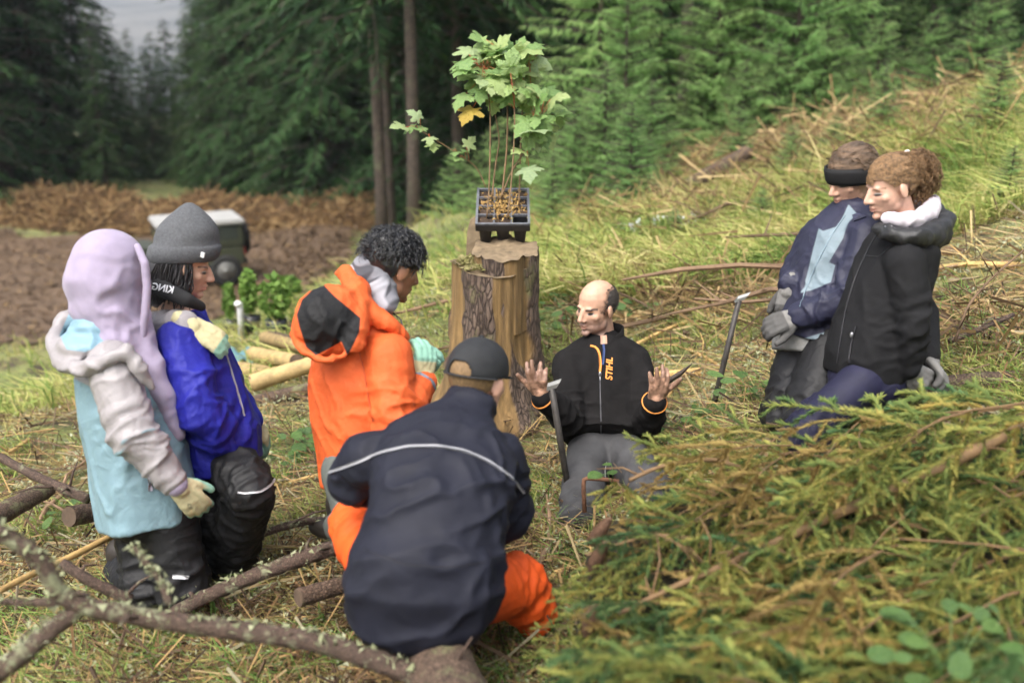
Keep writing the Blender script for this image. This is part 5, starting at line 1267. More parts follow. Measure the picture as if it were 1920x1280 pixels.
# --- four-wheel-drive parked on the track
def vehicle():
    o = on_z(338, 530, TRACK_Z); o.z = gz(o.x, o.y) + .05
    t = empty('parked_vehicle', o, 'small boxy olive off-road vehicle with pale roof parked on the track', 'vehicle')
    K = Matrix.Translation(o) @ Euler((0, 0, R(26))).to_matrix().to_4x4() @ Matrix.Scale(.92, 4); M3 = K.to_3x3()
    M_body = surf('olive_paint', (.035, .04, .025), .4, .15, spec=.5); M_roof = surf('pale_roof_canvas', (.34, .34, .33), .6, .1); M_dark = surf('tyre_rubber', (.015, .015, .015), .8); M_rim = surf('wheel_rim', (.16, .16, .15), .5, metal=.4); M_gl = surf('vehicle_glass', (.02, .025, .028), .08, .05, spec=.8); M_lamp = surf('lamp_glass', (.55, .5, .45), .2); M_red = surf('tail_lamp', (.4, .02, .02), .25)
    def bx(name, c, h, m, parent=t, bev=.03, taper=1):
        q = MB(); q.box((0, 0, 0), h, None, taper); me = q.mesh(name); bm = bmesh.new(); bm.from_mesh(me); bmesh.ops.bevel(bm, geom=bm.edges, offset=min(bev, min(h) * .6), segments=2, affect='EDGES'); bmesh.ops.transform(bm, matrix=K @ Matrix.Translation(c), verts=bm.verts); bm.to_mesh(me); bm.free(); return link(name, me, m, parent, smooth=False)
    bd = bx('body', (.15, 0, .72), (1.35, .72, .26), M_body, bev=.06); bx('bonnet', (-.95, 0, .98), (.42, .62, .07), M_body, bd); bx('cabin', (.52, 0, 1.2), (.98, .70, .26), M_body, bev=.05); bx('roof', (.52, 0, 1.55), (1.04, .76, .06), M_roof, bev=.04)
    for x0 in (.05, .62, 1.15):
        for sy in (-1, 1): bx('side_window', (x0, sy * .705, 1.27), (.23, .012, .15), M_gl, bev=.01)
    bx('windscreen', (-.47, 0, 1.27), (.014, .58, .17), M_gl, bev=.01); bx('rear_window', (1.505, 0, 1.3), (.012, .5, .13), M_gl, bev=.01)
    bx('bumper', (-1.25, 0, .55), (.06, .70, .07), M_dark); bx('bumper', (1.52, 0, .55), (.05, .70, .06), M_dark)
    for sy in (-1, 1):
        bx('headlight', (-1.21, sy * .5, .82), (.02, .09, .09), M_lamp); bx('tail_light', (1.51, sy * .60, .80), (.02, .05, .09), M_red); bx('door_handle', (.33, sy * .735, .92), (.06, .012, .015), M_dark); bx('mirror', (-.45, sy * .85, 1.2), (.03, .08, .09), M_dark)
    def wheel(c, ax, name='wheel'):
        w = empty(name, K @ Vector(c)); w.parent = t; w.matrix_parent_inverse = PINV[t.name]; a = (M3 @ Vector(ax)).normalized(); c = K @ Vector(c); x = a.orthogonal().normalized(); y = a.cross(x); q = MB(); vs_, f = [], []; n = 28; prof = ((-.10, .22), (-.11, .30), (-.07, .36), (.07, .36), (.11, .30), (.10, .22))
        for k in range(n):
            an = 2 * math.pi * k / n
            for u, r_ in prof: rr = r_ * (1 + (.02 if k % 2 and r_ > .35 else 0)); vs_.append(tuple(c + a * u + (x * math.cos(an) + y * math.sin(an)) * rr))
        for k in range(n):
            k2 = (k + 1) % n; f += [(k * 6 + j, k * 6 + j + 1, k2 * 6 + j + 1, k2 * 6 + j) for j in range(5)]
        q.add(vs_, f); PINV[w.name] = w.matrix_basis.inverted(); q.build('tyre', M_dark, w, fixn=True); q = MB(); q.tube([c - a * .09, c - a * .06, c + a * .06, c + a * .09], [.21, .225, .225, .21], 20); q.tube([c - a * .11, c + a * .11], .06, 10); q.build('rim', M_rim, w)
    for x0 in (-.8, 1.02):
        for sy in (-1, 1): wheel((x0, sy * .64, .36), (0, 1, 0))
    wheel((1.64, .1, 1.0), (1, 0, 0), 'spare_wheel')
vehicle()

# --- poles, logs and potted plants below the group
M_peel = surf('peeled_log', (.36, .255, .11), .7, .45, 12, bumps=((40, .4, .006),), obj_random=.25); M_barkb = bark_mat('brown_bark', (.075, .045, .028), (.19, .125, .085), scale=12, stretch=(1, 1, 1), moss=(.16, .16, .075)); M_end = surf('log_end', (.10, .068, .045), .8, .3, 25)
def log(name, a, b, r, m, label, cat='log', group=None, n=12, taper=.85, seed=0, bend=.0):
    a, b = Vector(a), Vector(b); t = empty(name, a.lerp(b, .5), label, cat, group); k = 12; pts = []
    sd = (b - a).cross(V(0, 0, 1)).normalized()
    for i in range(k + 1): u = i / k; pts.append(a.lerp(b, u) + sd * (bend * math.sin(u * 3.1 + seed)) + V(0, 0, bend * .6 * math.sin(u * 5 + seed)))
    q = MB(); q.tube(pts, [r * (1 - (1 - taper) * i / k) for i in range(k + 1)], n, cap=False, wob=.035, seed=seed); q.build('trunk', m, t)
    ax = (b - a).normalized(); q = MB(); q.tube([a - ax * .003, a + ax * .01], [r * .95, r], n); q.build('cut_end', M_end, t, smooth=False); q = MB(); q.tube([b - ax * .01, b + ax * .003], [r * taper, r * taper * .95], n); q.build('cut_end', M_end, t, smooth=False)
    return t
def lp(px, py, dz, dmax=30): v = gpix(px, py, dmax); return v + V(0, 0, dz)
for i, (x0, y0, x1, y1, r, dz, m, lab) in enumerate(((452, 712, 520, 722, .085, .08, M_peel, 'thick pale peeled log with its end showing, at the left of the pile'), (478, 700, 560, 722, .08, .16, M_peel, 'pale peeled log lying second in the pile below the blue jacket'), (476, 752, 600, 712, .08, .12, M_peel, 'long pale peeled log slanting across the front of the pile'), (466, 772, 610, 735, .06, .05, M_barkb, 'slim brown pole along the lower edge of the log pile'), (500, 668, 590, 700, .07, .16, M_peel, 'yellowish log at the back of the pile beside the orange jacket'), (510, 650, 600, 678, .06, .10, M_barkb, 'brown bark-covered log at the top of the pile'))):
    log('peeled_log' if m is M_peel else 'bark_log', lp(x0, y0, dz), lp(x1, y1, dz), r * .72, m, lab, 'log', 'logs stacked below the group', seed=i)
def card_leaves(mb_c, n, c, rx, rz, size, rng):
    tris = []
    for _ in range(n):
        d = rng.normal(0, 1, 3); d /= np.linalg.norm(d); p = np.array(c) + d * np.array([rx, rx, rz]) * rng.uniform(.3, 1) ** .5; u = rng.normal(0, 1, 3); u /= np.linalg.norm(u); v = np.cross(u, rng.normal(0, 1, 3)); v /= np.linalg.norm(v)
        s_ = size * rng.uniform(.6, 1.3); tris.append([p - v * s_ * .3, p + u * s_ * .5 + v * 0, p + v * s_ * .3, p - u * s_ * .5])
    return tris
M_potleaf = leafmat('potted_leaf', [(.07, .14, .03), (.14, .24, .05), (.24, .33, .09)])
for i, (px, py, h, w, lab) in enumerate(((434, 622, .48, .085, 'leafy potted seedling left of the white post, beyond the blue jacket'), (472, 622, .44, .08, 'leafy potted seedling just right of the white post'), (520, 632, .40, .14, 'low pale green potted seedling behind the log pile'), (545, 583, .30, .15, 'wide low potted seedling next to the orange jacket'))):
    b = gpix(px, py, 20); t = empty('potted_seedling', b, lab, 'potted plant', 'potted seedlings behind the log pile'); q = MB(); q.tube([b + V(0, 0, -.02), b + V(0, 0, .16)], [.07, .095], 14); q.build('pot', M_tray, t)
    q = MB(); q.tube([b + V(0, 0, .1), b + V(.01, 0, .1 + h * .8)], [.008, .004], 6); q.build('stem', M_stem, t); rng = np.random.default_rng(i); tr_ = card_leaves(None, 260, b + V(0, 0, .18 + h * .45), w, h * .5, .075, rng); link('foliage', soup('foliage', tr_, rng.random(len(tr_))), M_potleaf, t, smooth=False)
b = gpix(453, 640, 20); t = empty('marker_post', b, 'short white marker post between the potted seedlings', 'post'); q = MB(); q.tube([b, b + V(.01, 0, .30), b + V(.01, 0, .36)], [.028, .028, .025], 10); q.ell(b + V(.0, -.02, .36), (.035, .03, .03)); q.build('post', surf('white_plastic_post', (.6, .6, .6), .5), t)
b = gpix(452, 690, 20); t = empty('tarp_scrap', b, 'crumpled blue-green tarpaulin scrap left of the peeled logs', 'tarp'); rng = np.random.default_rng(4); n = 9; vs_ = [(b.x + (i / 8 - .5) * .26, b.y + (j / 8 - .5) * .34, b.z + .10 + .04 * math.sin(i * 1.3 + j) + rng.normal(0, .012)) for i in range(n) for j in range(n)]
q = MB(); q.add(vs_, [(i * n + j, (i + 1) * n + j, (i + 1) * n + j + 1, i * n + j + 1) for i in range(n - 1) for j in range(n - 1)]); q.build('sheet', surf('teal_tarp', (.10, .20, .22), .6), t)
# log that the seated person uses as a bench; fallen logs on the slope
log('bench_log', P(885, 1420, 2.28), P(795, 1120, 3.02), .105, M_barkb, 'mossy log under the seated person, running towards the camera', seed=3, bend=.012)
log('fallen_log', P(1402, 286, 11.5), P(1288, 350, 11.2), .085, M_barkb, 'short fallen trunk section on the upper slope', 'log', 'fallen logs on the slope', taper=.95, seed=4)
log('fallen_log', P(1690, 738, 3.72), P(1990, 700, 3.95), .045, M_barkb, 'grey fallen log behind the gloved hands at the right edge', 'log', 'fallen logs on the slope', taper=.9, seed=6, bend=.015)
log('fallen_log', P(-20, 975, 4.0), P(90, 915, 4.35), .045, M_barkb, 'brown fallen log at the left edge beside the pale blue jacket', 'log', 'fallen logs on the slope', seed=8)
log('fallen_log', P(130, 968, 3.9), P(250, 945, 4.2), .042, M_barkb, 'reddish fallen log just behind the pale blue jacket', 'log', 'fallen logs on the slope', seed=9)
log('fallen_log', P(560, 1120, 3.25), P(680, 1085, 3.4), .032, M_barkb, 'dark fallen log left of the seated person', 'log', 'fallen logs on the slope', seed=10)
# ================================================================== forest
M_trunk = bark_mat('spruce_bark', (.06, .045, .035), (.15, .11, .085), scale=5, moss=(.10, .10, .06))
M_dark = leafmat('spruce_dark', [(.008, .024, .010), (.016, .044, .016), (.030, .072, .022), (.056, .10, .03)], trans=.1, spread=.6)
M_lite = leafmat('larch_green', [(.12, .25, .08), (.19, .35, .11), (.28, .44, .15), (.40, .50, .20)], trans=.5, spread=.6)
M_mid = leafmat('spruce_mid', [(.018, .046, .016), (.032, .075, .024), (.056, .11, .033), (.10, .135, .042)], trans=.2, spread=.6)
def conifer(seed, H, spread, bare=.06, whorl=.42, droop=.35, spray=.34, per=30, wide=.16, nb=7):
    """trunk mesh and crown mesh of one conifer, base at the origin"""
    rng = np.random.default_rng(seed); q = MB(); r0 = H * .0062 + .02
    pts = [(.02 * H * math.sin(i * .7 + seed) * .1, .02 * H * math.cos(i * .9 + seed) * .1, H * i / 12) for i in range(13)]; q.tube(pts, [r0 * (1 - .93 * i / 12) * (1.25 if i == 0 else 1) for i in range(13)], 9)
    quads, tones = [], []; z = H * bare
    while z < H * .985:
        fr = (z - H * bare) / (H * (1 - bare)); R_ = spread * (1 - fr) ** .8 * rng.uniform(.8, 1.12) + .08 * spread
        for k in range(nb):
            a = rng.uniform(0, 6.28); d = np.array([math.cos(a), math.sin(a), 0]); L = R_ * rng.uniform(.65, 1.12); zz_ = z + rng.uniform(-.5, .5) * whorl
            bp = [np.array([0, 0, zz_]) + d * L * u + np.array([0, 0, L * (.12 * u - droop * u * u)]) for u in (0, .5, 1)]
            q.tube([tuple(b_) for b_ in bp], [r0 * .22 * (1 - fr) + .006, r0 * .12 * (1 - fr) + .004, .002], 4, cap=False)
            m = max(5, int(per * L / spread)); u = rng.random(m) ** .65; ctr = np.array([0, 0, zz_]) + np.outer(u * L, d) + np.stack([np.zeros(m), np.zeros(m), L * (.12 * u - droop * u * u)], 1)
            sd = np.array([-d[1], d[0], 0]); s_ = rng.choice((-1, 1), m); wd = (1 - u * .6) * spray * rng.uniform(.6, 1.3, m) * (1 - .45 * fr)
            dr = d * .65 + np.outer(s_ * rng.uniform(.3, 1.2, m), sd) + np.stack([np.zeros(m), np.zeros(m), -rng.uniform(.1, 1.0, m)], 1); dr /= np.linalg.norm(dr, axis=1)[:, None]
            nn = rng.normal(0, .6, (m, 3)) + np.array([0, 0, 1]); w = np.cross(dr, nn); w /= np.linalg.norm(w, axis=1)[:, None]
            tip = ctr + dr * wd[:, None]; mid = ctr + dr * (wd * .45)[:, None]; hw = (wd * wide)[:, None]
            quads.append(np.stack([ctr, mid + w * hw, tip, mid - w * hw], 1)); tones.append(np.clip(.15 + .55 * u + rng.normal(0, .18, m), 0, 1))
        z += whorl * rng.uniform(.7, 1.2) * (1 - .35 * fr)
    return q.mesh('trunk'), soup('crown', np.concatenate(quads), np.concatenate(tones))
KINDS = {}
def kind(key, mat, tm, *a, **kw):
    t_, c_ = conifer(*a, **kw); t_.materials.append(tm); c_.materials.append(mat); t_.polygons.foreach_set('use_smooth', np.ones(len(t_.polygons), bool)); KINDS[key] = (t_, c_)
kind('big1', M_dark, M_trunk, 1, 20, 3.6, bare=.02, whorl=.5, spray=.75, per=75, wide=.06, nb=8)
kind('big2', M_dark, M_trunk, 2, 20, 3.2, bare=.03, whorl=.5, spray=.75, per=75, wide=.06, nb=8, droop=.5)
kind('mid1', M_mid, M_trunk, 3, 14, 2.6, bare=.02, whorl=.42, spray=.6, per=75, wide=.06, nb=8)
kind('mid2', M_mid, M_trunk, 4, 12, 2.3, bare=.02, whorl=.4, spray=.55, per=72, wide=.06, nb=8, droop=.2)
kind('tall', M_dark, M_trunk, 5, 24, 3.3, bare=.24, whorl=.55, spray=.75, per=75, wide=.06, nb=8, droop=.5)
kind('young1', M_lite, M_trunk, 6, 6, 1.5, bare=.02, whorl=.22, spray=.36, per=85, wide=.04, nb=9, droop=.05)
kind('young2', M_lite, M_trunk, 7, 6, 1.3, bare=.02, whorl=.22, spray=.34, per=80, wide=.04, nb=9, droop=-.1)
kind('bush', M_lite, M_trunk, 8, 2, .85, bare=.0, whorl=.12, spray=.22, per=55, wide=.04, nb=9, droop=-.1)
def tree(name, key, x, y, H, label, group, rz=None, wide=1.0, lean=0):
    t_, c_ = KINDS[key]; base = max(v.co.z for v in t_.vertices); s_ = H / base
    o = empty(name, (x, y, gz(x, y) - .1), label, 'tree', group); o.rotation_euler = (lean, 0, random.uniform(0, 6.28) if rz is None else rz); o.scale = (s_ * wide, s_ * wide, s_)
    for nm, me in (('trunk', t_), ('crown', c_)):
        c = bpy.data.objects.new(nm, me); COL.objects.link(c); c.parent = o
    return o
def at(px, d): q = P(px, 400, d); return q.x, q.y
trees = [(-150, 30, 24, 'big2', 'hanging-branched dark spruce cut off by the left edge'), (20, 36, 26, 'big1', 'tall dark spruce in the top left corner'), (95, 38, 22, 'big2', 'dark spruce second from the top left corner'), (178, 40, 15.5, 'big1', 'spruce whose crown edge borders the hazy gap on the left'),
         (205, 35, 6.6, 'mid1', 'small bright green spruce low at the left of the valley gap'), (255, 47, 6.4, 'mid2', 'short pointed spruce at the left of the hazy valley gap'), (288, 50, 5.6, 'mid1', 'short slim spruce in the middle of the hazy valley gap'), (325, 47, 6.2, 'mid2', 'pointed spruce top rising at the right of the valley gap'), (352, 42, 5.0, 'mid1', 'low spruce at the foot of the dark one right of the gap'),
         (440, 39, 14, 'mid1', 'green spruce bordering the right of the valley gap'), (485, 36, 19, 'mid1', 'broad dark green spruce behind the vehicle'), (560, 37, 23, 'big2', 'dark spruce left of the pale trunks'), (620, 33, 22, 'big1', 'spruce with drooping branches left of the twin trunks'), (665, 36, 24, 'tall', 'high spruce behind the left bare trunk')]
for px, d, H, k, lab in trees: tree('spruce_tree', k, *at(px, d), H, lab, 'spruces along the track', wide=.78 if px > 130 and px < 560 else 1.0)
tree('spruce_tree', 'tall', *at(712, 21), 23, 'spruce with straight bare brown trunk, left of the twin trunks', 'bare-trunk spruces behind the saplings', wide=.85)
tree('spruce_tree', 'tall', *at(777, 18.5), 22, 'spruce with straight bare brown trunk directly left of the saplings', 'bare-trunk spruces behind the saplings', wide=.8)
tree('spruce_tree', 'tall', *at(735, 25), 22, 'thin bare trunk between the two brown ones', 'bare-trunk spruces behind the saplings', wide=.8)
tree('spruce_tree', 'tall', *at(862, 24), 22, 'dark shaded trunk behind the left sapling leaves', 'bare-trunk spruces behind the saplings')
tree('spruce_tree', 'tall', *at(1268, 19), 20, 'pale grey trunk standing among the light green young conifers', 'bare-trunk spruces behind the saplings', wide=.9, lean=.03)
rr = random.Random(5)
for i, (px, d, H, k) in enumerate(((222, 44, 7.6, 'mid2'), (240, 41, 6.0, 'mid1'), (270, 44, 6.4, 'mid2'), (300, 43, 5.6, 'mid1'), (312, 46, 6.6, 'mid2'), (340, 44, 6.8, 'mid1'), (376, 43, 6.8, 'mid2'), (392, 40, 7.5, 'mid1'), (60, 39, 8, 'mid1'), (120, 38, 7, 'mid2'), (445, 38, 9, 'mid2'), (530, 36, 8, 'mid1'), (590, 35, 8, 'mid2'))): tree('spruce_tree', k, *at(px, d), H, 'medium-sized green spruce filling the foot of the forest beyond the brush bank', 'lower spruces beyond the brush bank', wide=1.25)
for px, d, H in ((-40, 41, 26), (60, 44, 26), (130, 47, 17), (-120, 38, 26), (10, 47, 28), (455, 44, 22), (520, 42, 25), (590, 44, 26), (640, 41, 26), (420, 46, 15)): tree('spruce_tree', rr.choice(('big1', 'big2')), *at(px, d), H, 'dark spruce deep in the shaded forest wall', 'dark spruces of the forest wall', wide=.85)
for i in range(26):
    px = 600 + i * 56 + rr.uniform(-25, 25); d = rr.uniform(30, 44); tree('spruce_tree', rr.choice(('big1', 'big2')), *at(px, d), rr.uniform(18, 25), 'dark spruce deep in the shaded forest wall', 'dark spruces of the forest wall')
for i in range(14):
    px = 860 + i * 85 + rr.uniform(-25, 25); d = rr.uniform(25, 30); tree('spruce_tree', rr.choice(('big1', 'big2')), *at(px, d), rr.uniform(12, 18), 'dark spruce deep in the shaded forest wall', 'dark spruces of the forest wall')
for px, d, H, k, lab in ((1118, 14.5, 5.8, 'young1', 'tall light green young conifer right behind the sapling leaves'), (1165, 13.5, 3.6, 'young2', 'shorter feathery conifer at the foot of the tall light green one'), (1225, 15.5, 4.4, 'young1', 'light green conifer left of the pale trunk'), (1330, 15, 4.2, 'young2', 'light green conifer just right of the pale trunk'), (1405, 15.5, 6.0, 'young1', 'bright green conifer at the top, right of the pale trunk'), (1470, 14.8, 4.8, 'young2', 'bright green conifer above the short fallen trunk'), (1540, 15.5, 5.0, 'young1', 'green conifer above the headband wearer, at the top edge'),
                          (1600, 18, 5.5, 'mid2', 'dark green conifer above the curly-haired person'), (1690, 18.5, 6, 'mid1', 'dark conifer near the top right'), (1780, 17, 5.5, 'mid2', 'dark conifer left of the top right corner'), (1890, 17.5, 6, 'mid1', 'dark conifer in the top right corner')):
    tree('young_conifer', k, *at(px, d), H, lab, 'young conifers on the edge of the slope')
for i, (px, py, H) in enumerate(((1075, 402, 1.5), (1130, 392, 1.9), (1180, 402, 1.3), (1050, 372, 1.7), (1215, 365, 1.5), (1035, 430, .9), (1330, 300, 1.6), (1390, 262, 1.4), (1450, 235, 1.5), (1535, 220, 1.2), (930, 398, 1.3), (860, 400, 1.1), (700, 425, 1.0), (660, 415, 1.1), (1380, 330, .9), (1540, 215, 1.7), (1640, 190, 1.5), (1740, 175, 1.4), (1840, 150, 1.6), (1480, 340, .7), (1650, 262, .9), (1860, 262, .9), (1425, 430, .45), (1262, 455, .4), (1885, 400, .55), (1560, 300, .6), (1345, 350, .55))):
    g = gpix(px, py, 40) or P(px, py, 14)
    tree('young_conifer', 'bush', g.x, g.y, H, 'knee-high to head-high conifer sapling on the far edge of the slope', 'low conifer saplings on the slope edge', wide=1.2)

# --- bank of brown slash behind the track
def slash_bank():
    rng = np.random.default_rng(8); n = 22000; u = rng.random(n); px = -120 + u * 800; base = np.array([tuple(on_z(p, 441, TRACK_Z)) for p in np.linspace(-120, 680, 60)])
    bx_ = np.interp(px, np.linspace(-120, 680, 60), base[:, 0]); by_ = np.interp(px, np.linspace(-120, 680, 60), base[:, 1]); t = rng.random(n); hmax = .38 + .4 * pnoise(np.stack([px / 45, 0 * px, 0 * px], 1), 3)
    y = by_ + t * 3.2; z = TRACK_Z + .1 + hmax * np.sin(np.clip(t * 1.25, 0, 1) * math.pi / 2) * np.where(t > .8, 1, 1); c = np.stack([bx_ + rng.normal(0, .1, n), y, z + rng.normal(0, .06, n)], 1)
    d = rng.normal(0, 1, (n, 3)) * np.array([1, .6, .30]); d /= np.linalg.norm(d, axis=1)[:, None]; L = (rng.uniform(.1, 1, n) ** 2 * 1.1 + .1)[:, None]; w = np.cross(d, np.array([0.1, -1, .3])); w /= np.linalg.norm(w, axis=1)[:, None] + 1e-9; wd = rng.uniform(.006, .026, n)[:, None]
    quads = np.stack([c - d * L / 2 - w * wd, c + d * L / 2 - w * wd * .6, c + d * L / 2 + w * wd * .6, c - d * L / 2 + w * wd], 1)
    tag(link('brush_bank', soup('brush_bank', quads, rng.random(n)), leafmat('dead_brush', [(.03, .018, .011), (.085, .05, .024), (.17, .10, .045), (.33, .23, .11)], trans=.05, rough=.8, spread=.9), smooth=False), 'long bank of brown cut branches behind the track', 'brush', kind='stuff')
    q = MB(); k = 40; vs_ = []
    for i in range(k):
        x0, y0 = np.interp(i / (k - 1) * 59, range(60), base[:, 0]), np.interp(i / (k - 1) * 59, range(60), base[:, 1])
        for v_, h_ in ((0, -.3), (.7, .25), (2.0, .45), (3.5, .4), (5, -.6)): vs_.append((x0, y0 + .25 + v_, TRACK_Z + h_))
    q.add(vs_, [(i * 5 + j, (i + 1) * 5 + j, (i + 1) * 5 + j + 1, i * 5 + j + 1) for i in range(k - 1) for j in range(4)]); tag(q.build('bank_terrain', surf('bank_soil', (.10, .055, .028), .95, .5, 6)), kind='structure')
slash_bank()
# ================================================================== branches, brush and ground cover
M_br = bark_mat('lichen_branch', (.075, .045, .032), (.19, .125, .09), scale=22, stretch=(1, 1, 1), moss=(.26, .27, .16))
M_stick = surf('bare_stick', (.15, .095, .055), .8, .4, 12, bumps=((60, .4, .004),), obj_random=.45); M_pale = surf('split_wood', (.45, .29, .11), .75, .3, 15, obj_random=.25)
def smooth_pts(pts, k=6):
    f = []
    for i in range(len(pts) - 1):
        for j in range(k): f.append(pts[i].lerp(pts[i + 1], j / k))
    f.append(pts[-1]); co = np.array(f)
    for _ in range(4): co[1:-1] = .5 * co[1:-1] + .25 * (co[:-2] + co[2:])
    return [Vector(c) for c in co]
def branch(name, path, r0, r1, m, label, cat='branch', group=None, twigs=0, seed=0, wob=.10, n=9, lichen=0):
    rng = random.Random(seed); pts = smooth_pts(path); k = len(pts); t = empty(name, pts[0], label, cat, group)
    q = MB(); q.tube(pts, [r0 + (r1 - r0) * i / (k - 1) for i in range(k)], n, wob=wob, seed=seed); st = q.build('stem', m, t)
    for i in range(twigs):
        p = pts[rng.randrange(2, k - 1)]; d = V(rng.gauss(0, 1), rng.gauss(0, 1), abs(rng.gauss(.3, .5))).normalized(); L = rng.uniform(.04, .22); q = MB(); r_ = min(r0, r1) * .3 + .0015
        q.tube([p, p + d * L * .5 + V(0, 0, .01), p + d * L + V(rng.uniform(-.03, .03), 0, -.01)], [r_, r_ * .8, r_ * .4], 5); q.build('twig', m, t)
    if lichen:
        nr = np.random.default_rng(seed); c = np.array([pts[nr.integers(0, k)] for _ in range(lichen)]) + nr.normal(0, r0 * .55, (lichen, 3)) + np.array([0, 0, r0 * .7]); e = nr.normal(0, .007, (lichen, 3, 3)); o = link('lichen', soup('lichen', c[:, None] + e, nr.random(lichen)), M_lich, t, smooth=False); o['kind'] = 'stuff'
    return t
M_lich = leafmat('grey_lichen', [(.20, .22, .11), (.33, .35, .21), (.46, .47, .33)], trans=.15, rough=.9)
main = [P(-60, 985, 2.35), P(30, 1010, 2.38), P(85, 1060, 2.40), P(108, 1112, 2.42), P(160, 1138, 2.44), P(300, 1162, 2.48), P(450, 1182, 2.52), P(590, 1200, 2.55), P(700, 1235, 2.56), P(790, 1270, 2.56), P(900, 1300, 2.56)]
branch('mossy_branch', main, .020, .028, M_br, 'long crooked brown branch with grey lichen across the bottom left foreground', twigs=4, seed=2, lichen=900, n=12)
branch('mossy_branch', [P(150, 1140, 2.44), P(90, 1185, 2.42), P(20, 1245, 2.40), P(-60, 1290, 2.4)], .020, .026, M_br, 'dark lichen-covered branch forking down into the bottom left corner', twigs=2, seed=4, lichen=400, n=12)
branch('mossy_branch', [P(310, 1158, 3.30), P(380, 1120, 3.33), P(460, 1085, 3.36), P(540, 1055, 3.38), P(600, 1035, 3.42), P(650, 1018, 3.46)], .022, .028, M_br, 'brown branch lying from the lilac-hooded person to the seated person', twigs=3, seed=5, lichen=250, n=12)
branch('mossy_branch', [P(318, 1132, 2.50), P(300, 1085, 2.52), P(275, 1055, 2.52), P(250, 1025, 2.53)], .010, .007, M_br, 'short upright stub in front of the black trousers', seed=6, lichen=120)
branch('mossy_branch', [P(-20, 1128, 2.5), P(60, 1128, 2.48), P(110, 1130, 2.46)], .008, .012, M_br, 'thin grey stick joining the crooked branch from the left edge', seed=7, lichen=60)
branch('bare_branch', [P(-20, 845, 3.9), P(60, 890, 3.8), P(165, 935, 3.7)], .015, .020, M_br, 'straight bare branch sloping down from the left edge to the pale blue jacket', twigs=4, seed=8)
branch('split_stick', [P(-10, 1112, 3.0), P(60, 1075, 3.2), P(120, 1050, 3.35), P(222, 998, 3.6)], .010, .012, M_pale, 'pale split stick at the left, running up to the black trousers', seed=9)
branch('bare_branch', [P(115, 1055, 3.05), P(170, 1090, 3.05), P(245, 1125, 3.1)], .016, .018, M_br, 'short thick branch behind the crooked one at the left', seed=10, twigs=2)
branch('bare_branch', [P(490, 1000, 3.6), P(560, 978, 3.75), P(640, 972, 3.9)], .014, .016, M_br, 'grey branch lying between the black trousers and the orange leg', seed=11, twigs=3, lichen=120)
def gb(pp, dz=.03): return [(gpix(px, py, 16) or P(px, py, 12.5)) + V(0, 0, dz) for px, py in pp]
ground_sticks = [([(1000, 526), (1060, 500), (1118, 478)], .012, M_br, 'curved stick on the slope right of the stump top'), ([(1040, 450), (1070, 462), (1102, 470)], .016, M_br, 'short grey stick right of the seedling tray'), ([(1092, 322), (1150, 345), (1215, 370)], .014, M_stick, 'thin pole on the slope right of the saplings'), ([(1200, 365), (1235, 400), (1265, 440)], .012, M_stick, 'slim stick pointing downhill in the middle of the slope'),
                 ([(1215, 560), (1270, 545), (1330, 536), (1390, 548), (1432, 572)], .014, M_br, 'arched branch on the slope above the leaning bar'), ([(1225, 610), (1280, 592), (1340, 572)], .016, M_br, 'dark branch on the slope left of the leaning bar'), ([(1388, 570), (1440, 545), (1480, 528)], .012, M_stick, 'reddish branch between the leaning bar and the navy sleeve'), ([(1330, 520), (1400, 500), (1450, 480)], .008, M_stick, 'thin twig above the arched branch'),
                 ([(1150, 590), (1200, 545), (1235, 520)], .008, M_pale, 'pale twig just right of the kneeling man'), ([(930, 800), (980, 790), (1010, 802)], .012, M_br, 'crooked stick at the foot of the stump'), ([(1245, 760), (1270, 720), (1290, 700)], .010, M_pale, 'pale stick on the ground right of the raised hand'), ([(1290, 660), (1330, 680), (1360, 700)], .012, M_pale, 'yellow splintered stick left of the leaning bar'),
                 ([(1350, 620), (1420, 590), (1480, 560)], .010, M_stick, 'brown stick right of the leaning bar'), ([(500, 800), (560, 830), (600, 850)], .012, M_stick, 'thin stick below the log pile'), ([(585, 900), (610, 870), (640, 840)], .010, M_stick, 'stick leaning beside the orange jacket'), ([(1280, 300), (1310, 325), (1335, 345)], .02, M_pale, 'split pole beside the fallen trunk section'), ([(1125, 378), (1180, 388), (1225, 392)], .022, M_br, 'grey pole lying level on the mid slope')]
for i, (pp, r, m, lab) in enumerate(ground_sticks): branch('fallen_stick', gb(pp, r * 1.5), r, r * .7, m, lab, 'stick', 'sticks lying on the slope', twigs=2, seed=20 + i, n=7)
branch('bare_branch', [P(1790, 640, 3.9), P(1815, 570, 3.9), P(1860, 520, 4.0), P(1930, 460, 4.1)], .006, .004, M_stick, 'thin arching dead branch at the right edge beside the black jacket', seed=51, twigs=7)
branch('bare_branch', [P(1780, 640, 4.1), P(1830, 620, 4.1), P(1900, 590, 4.2)], .012, .010, M_br, 'dark stick on the slope right of the black jacket', seed=52, twigs=3)
branch('bare_branch', [P(1660, 735, 3.5), P(1690, 710, 3.5), P(1712, 690, 3.5)], .009, .007, M_pale, 'pale broken twig below the gloved hands', seed=53)
rs = random.Random(9)
SM = []
for k in range(6):
    q = MB(); L = 1.0; p = V(0, 0, 0); pts = [p]
    for i in range(5): p = p + V(.2, rs.uniform(-.05, .05), rs.uniform(-.02, .03)); pts.append(p)
    q.tube(pts, [.014, .013, .012, .010, .008, .004], 6, wob=.1, seed=k); 
    for j in range(3): a = pts[rs.randrange(1, 5)]; q.tube([a, a + V(rs.uniform(.03, .1), rs.uniform(-.15, .15), rs.uniform(.0, .08))], [.005, .002], 4)
    me = q.mesh('fallen_stick'); me.materials.append(M_stick if k % 3 else M_pale); SM.append(me)
n_st = 0
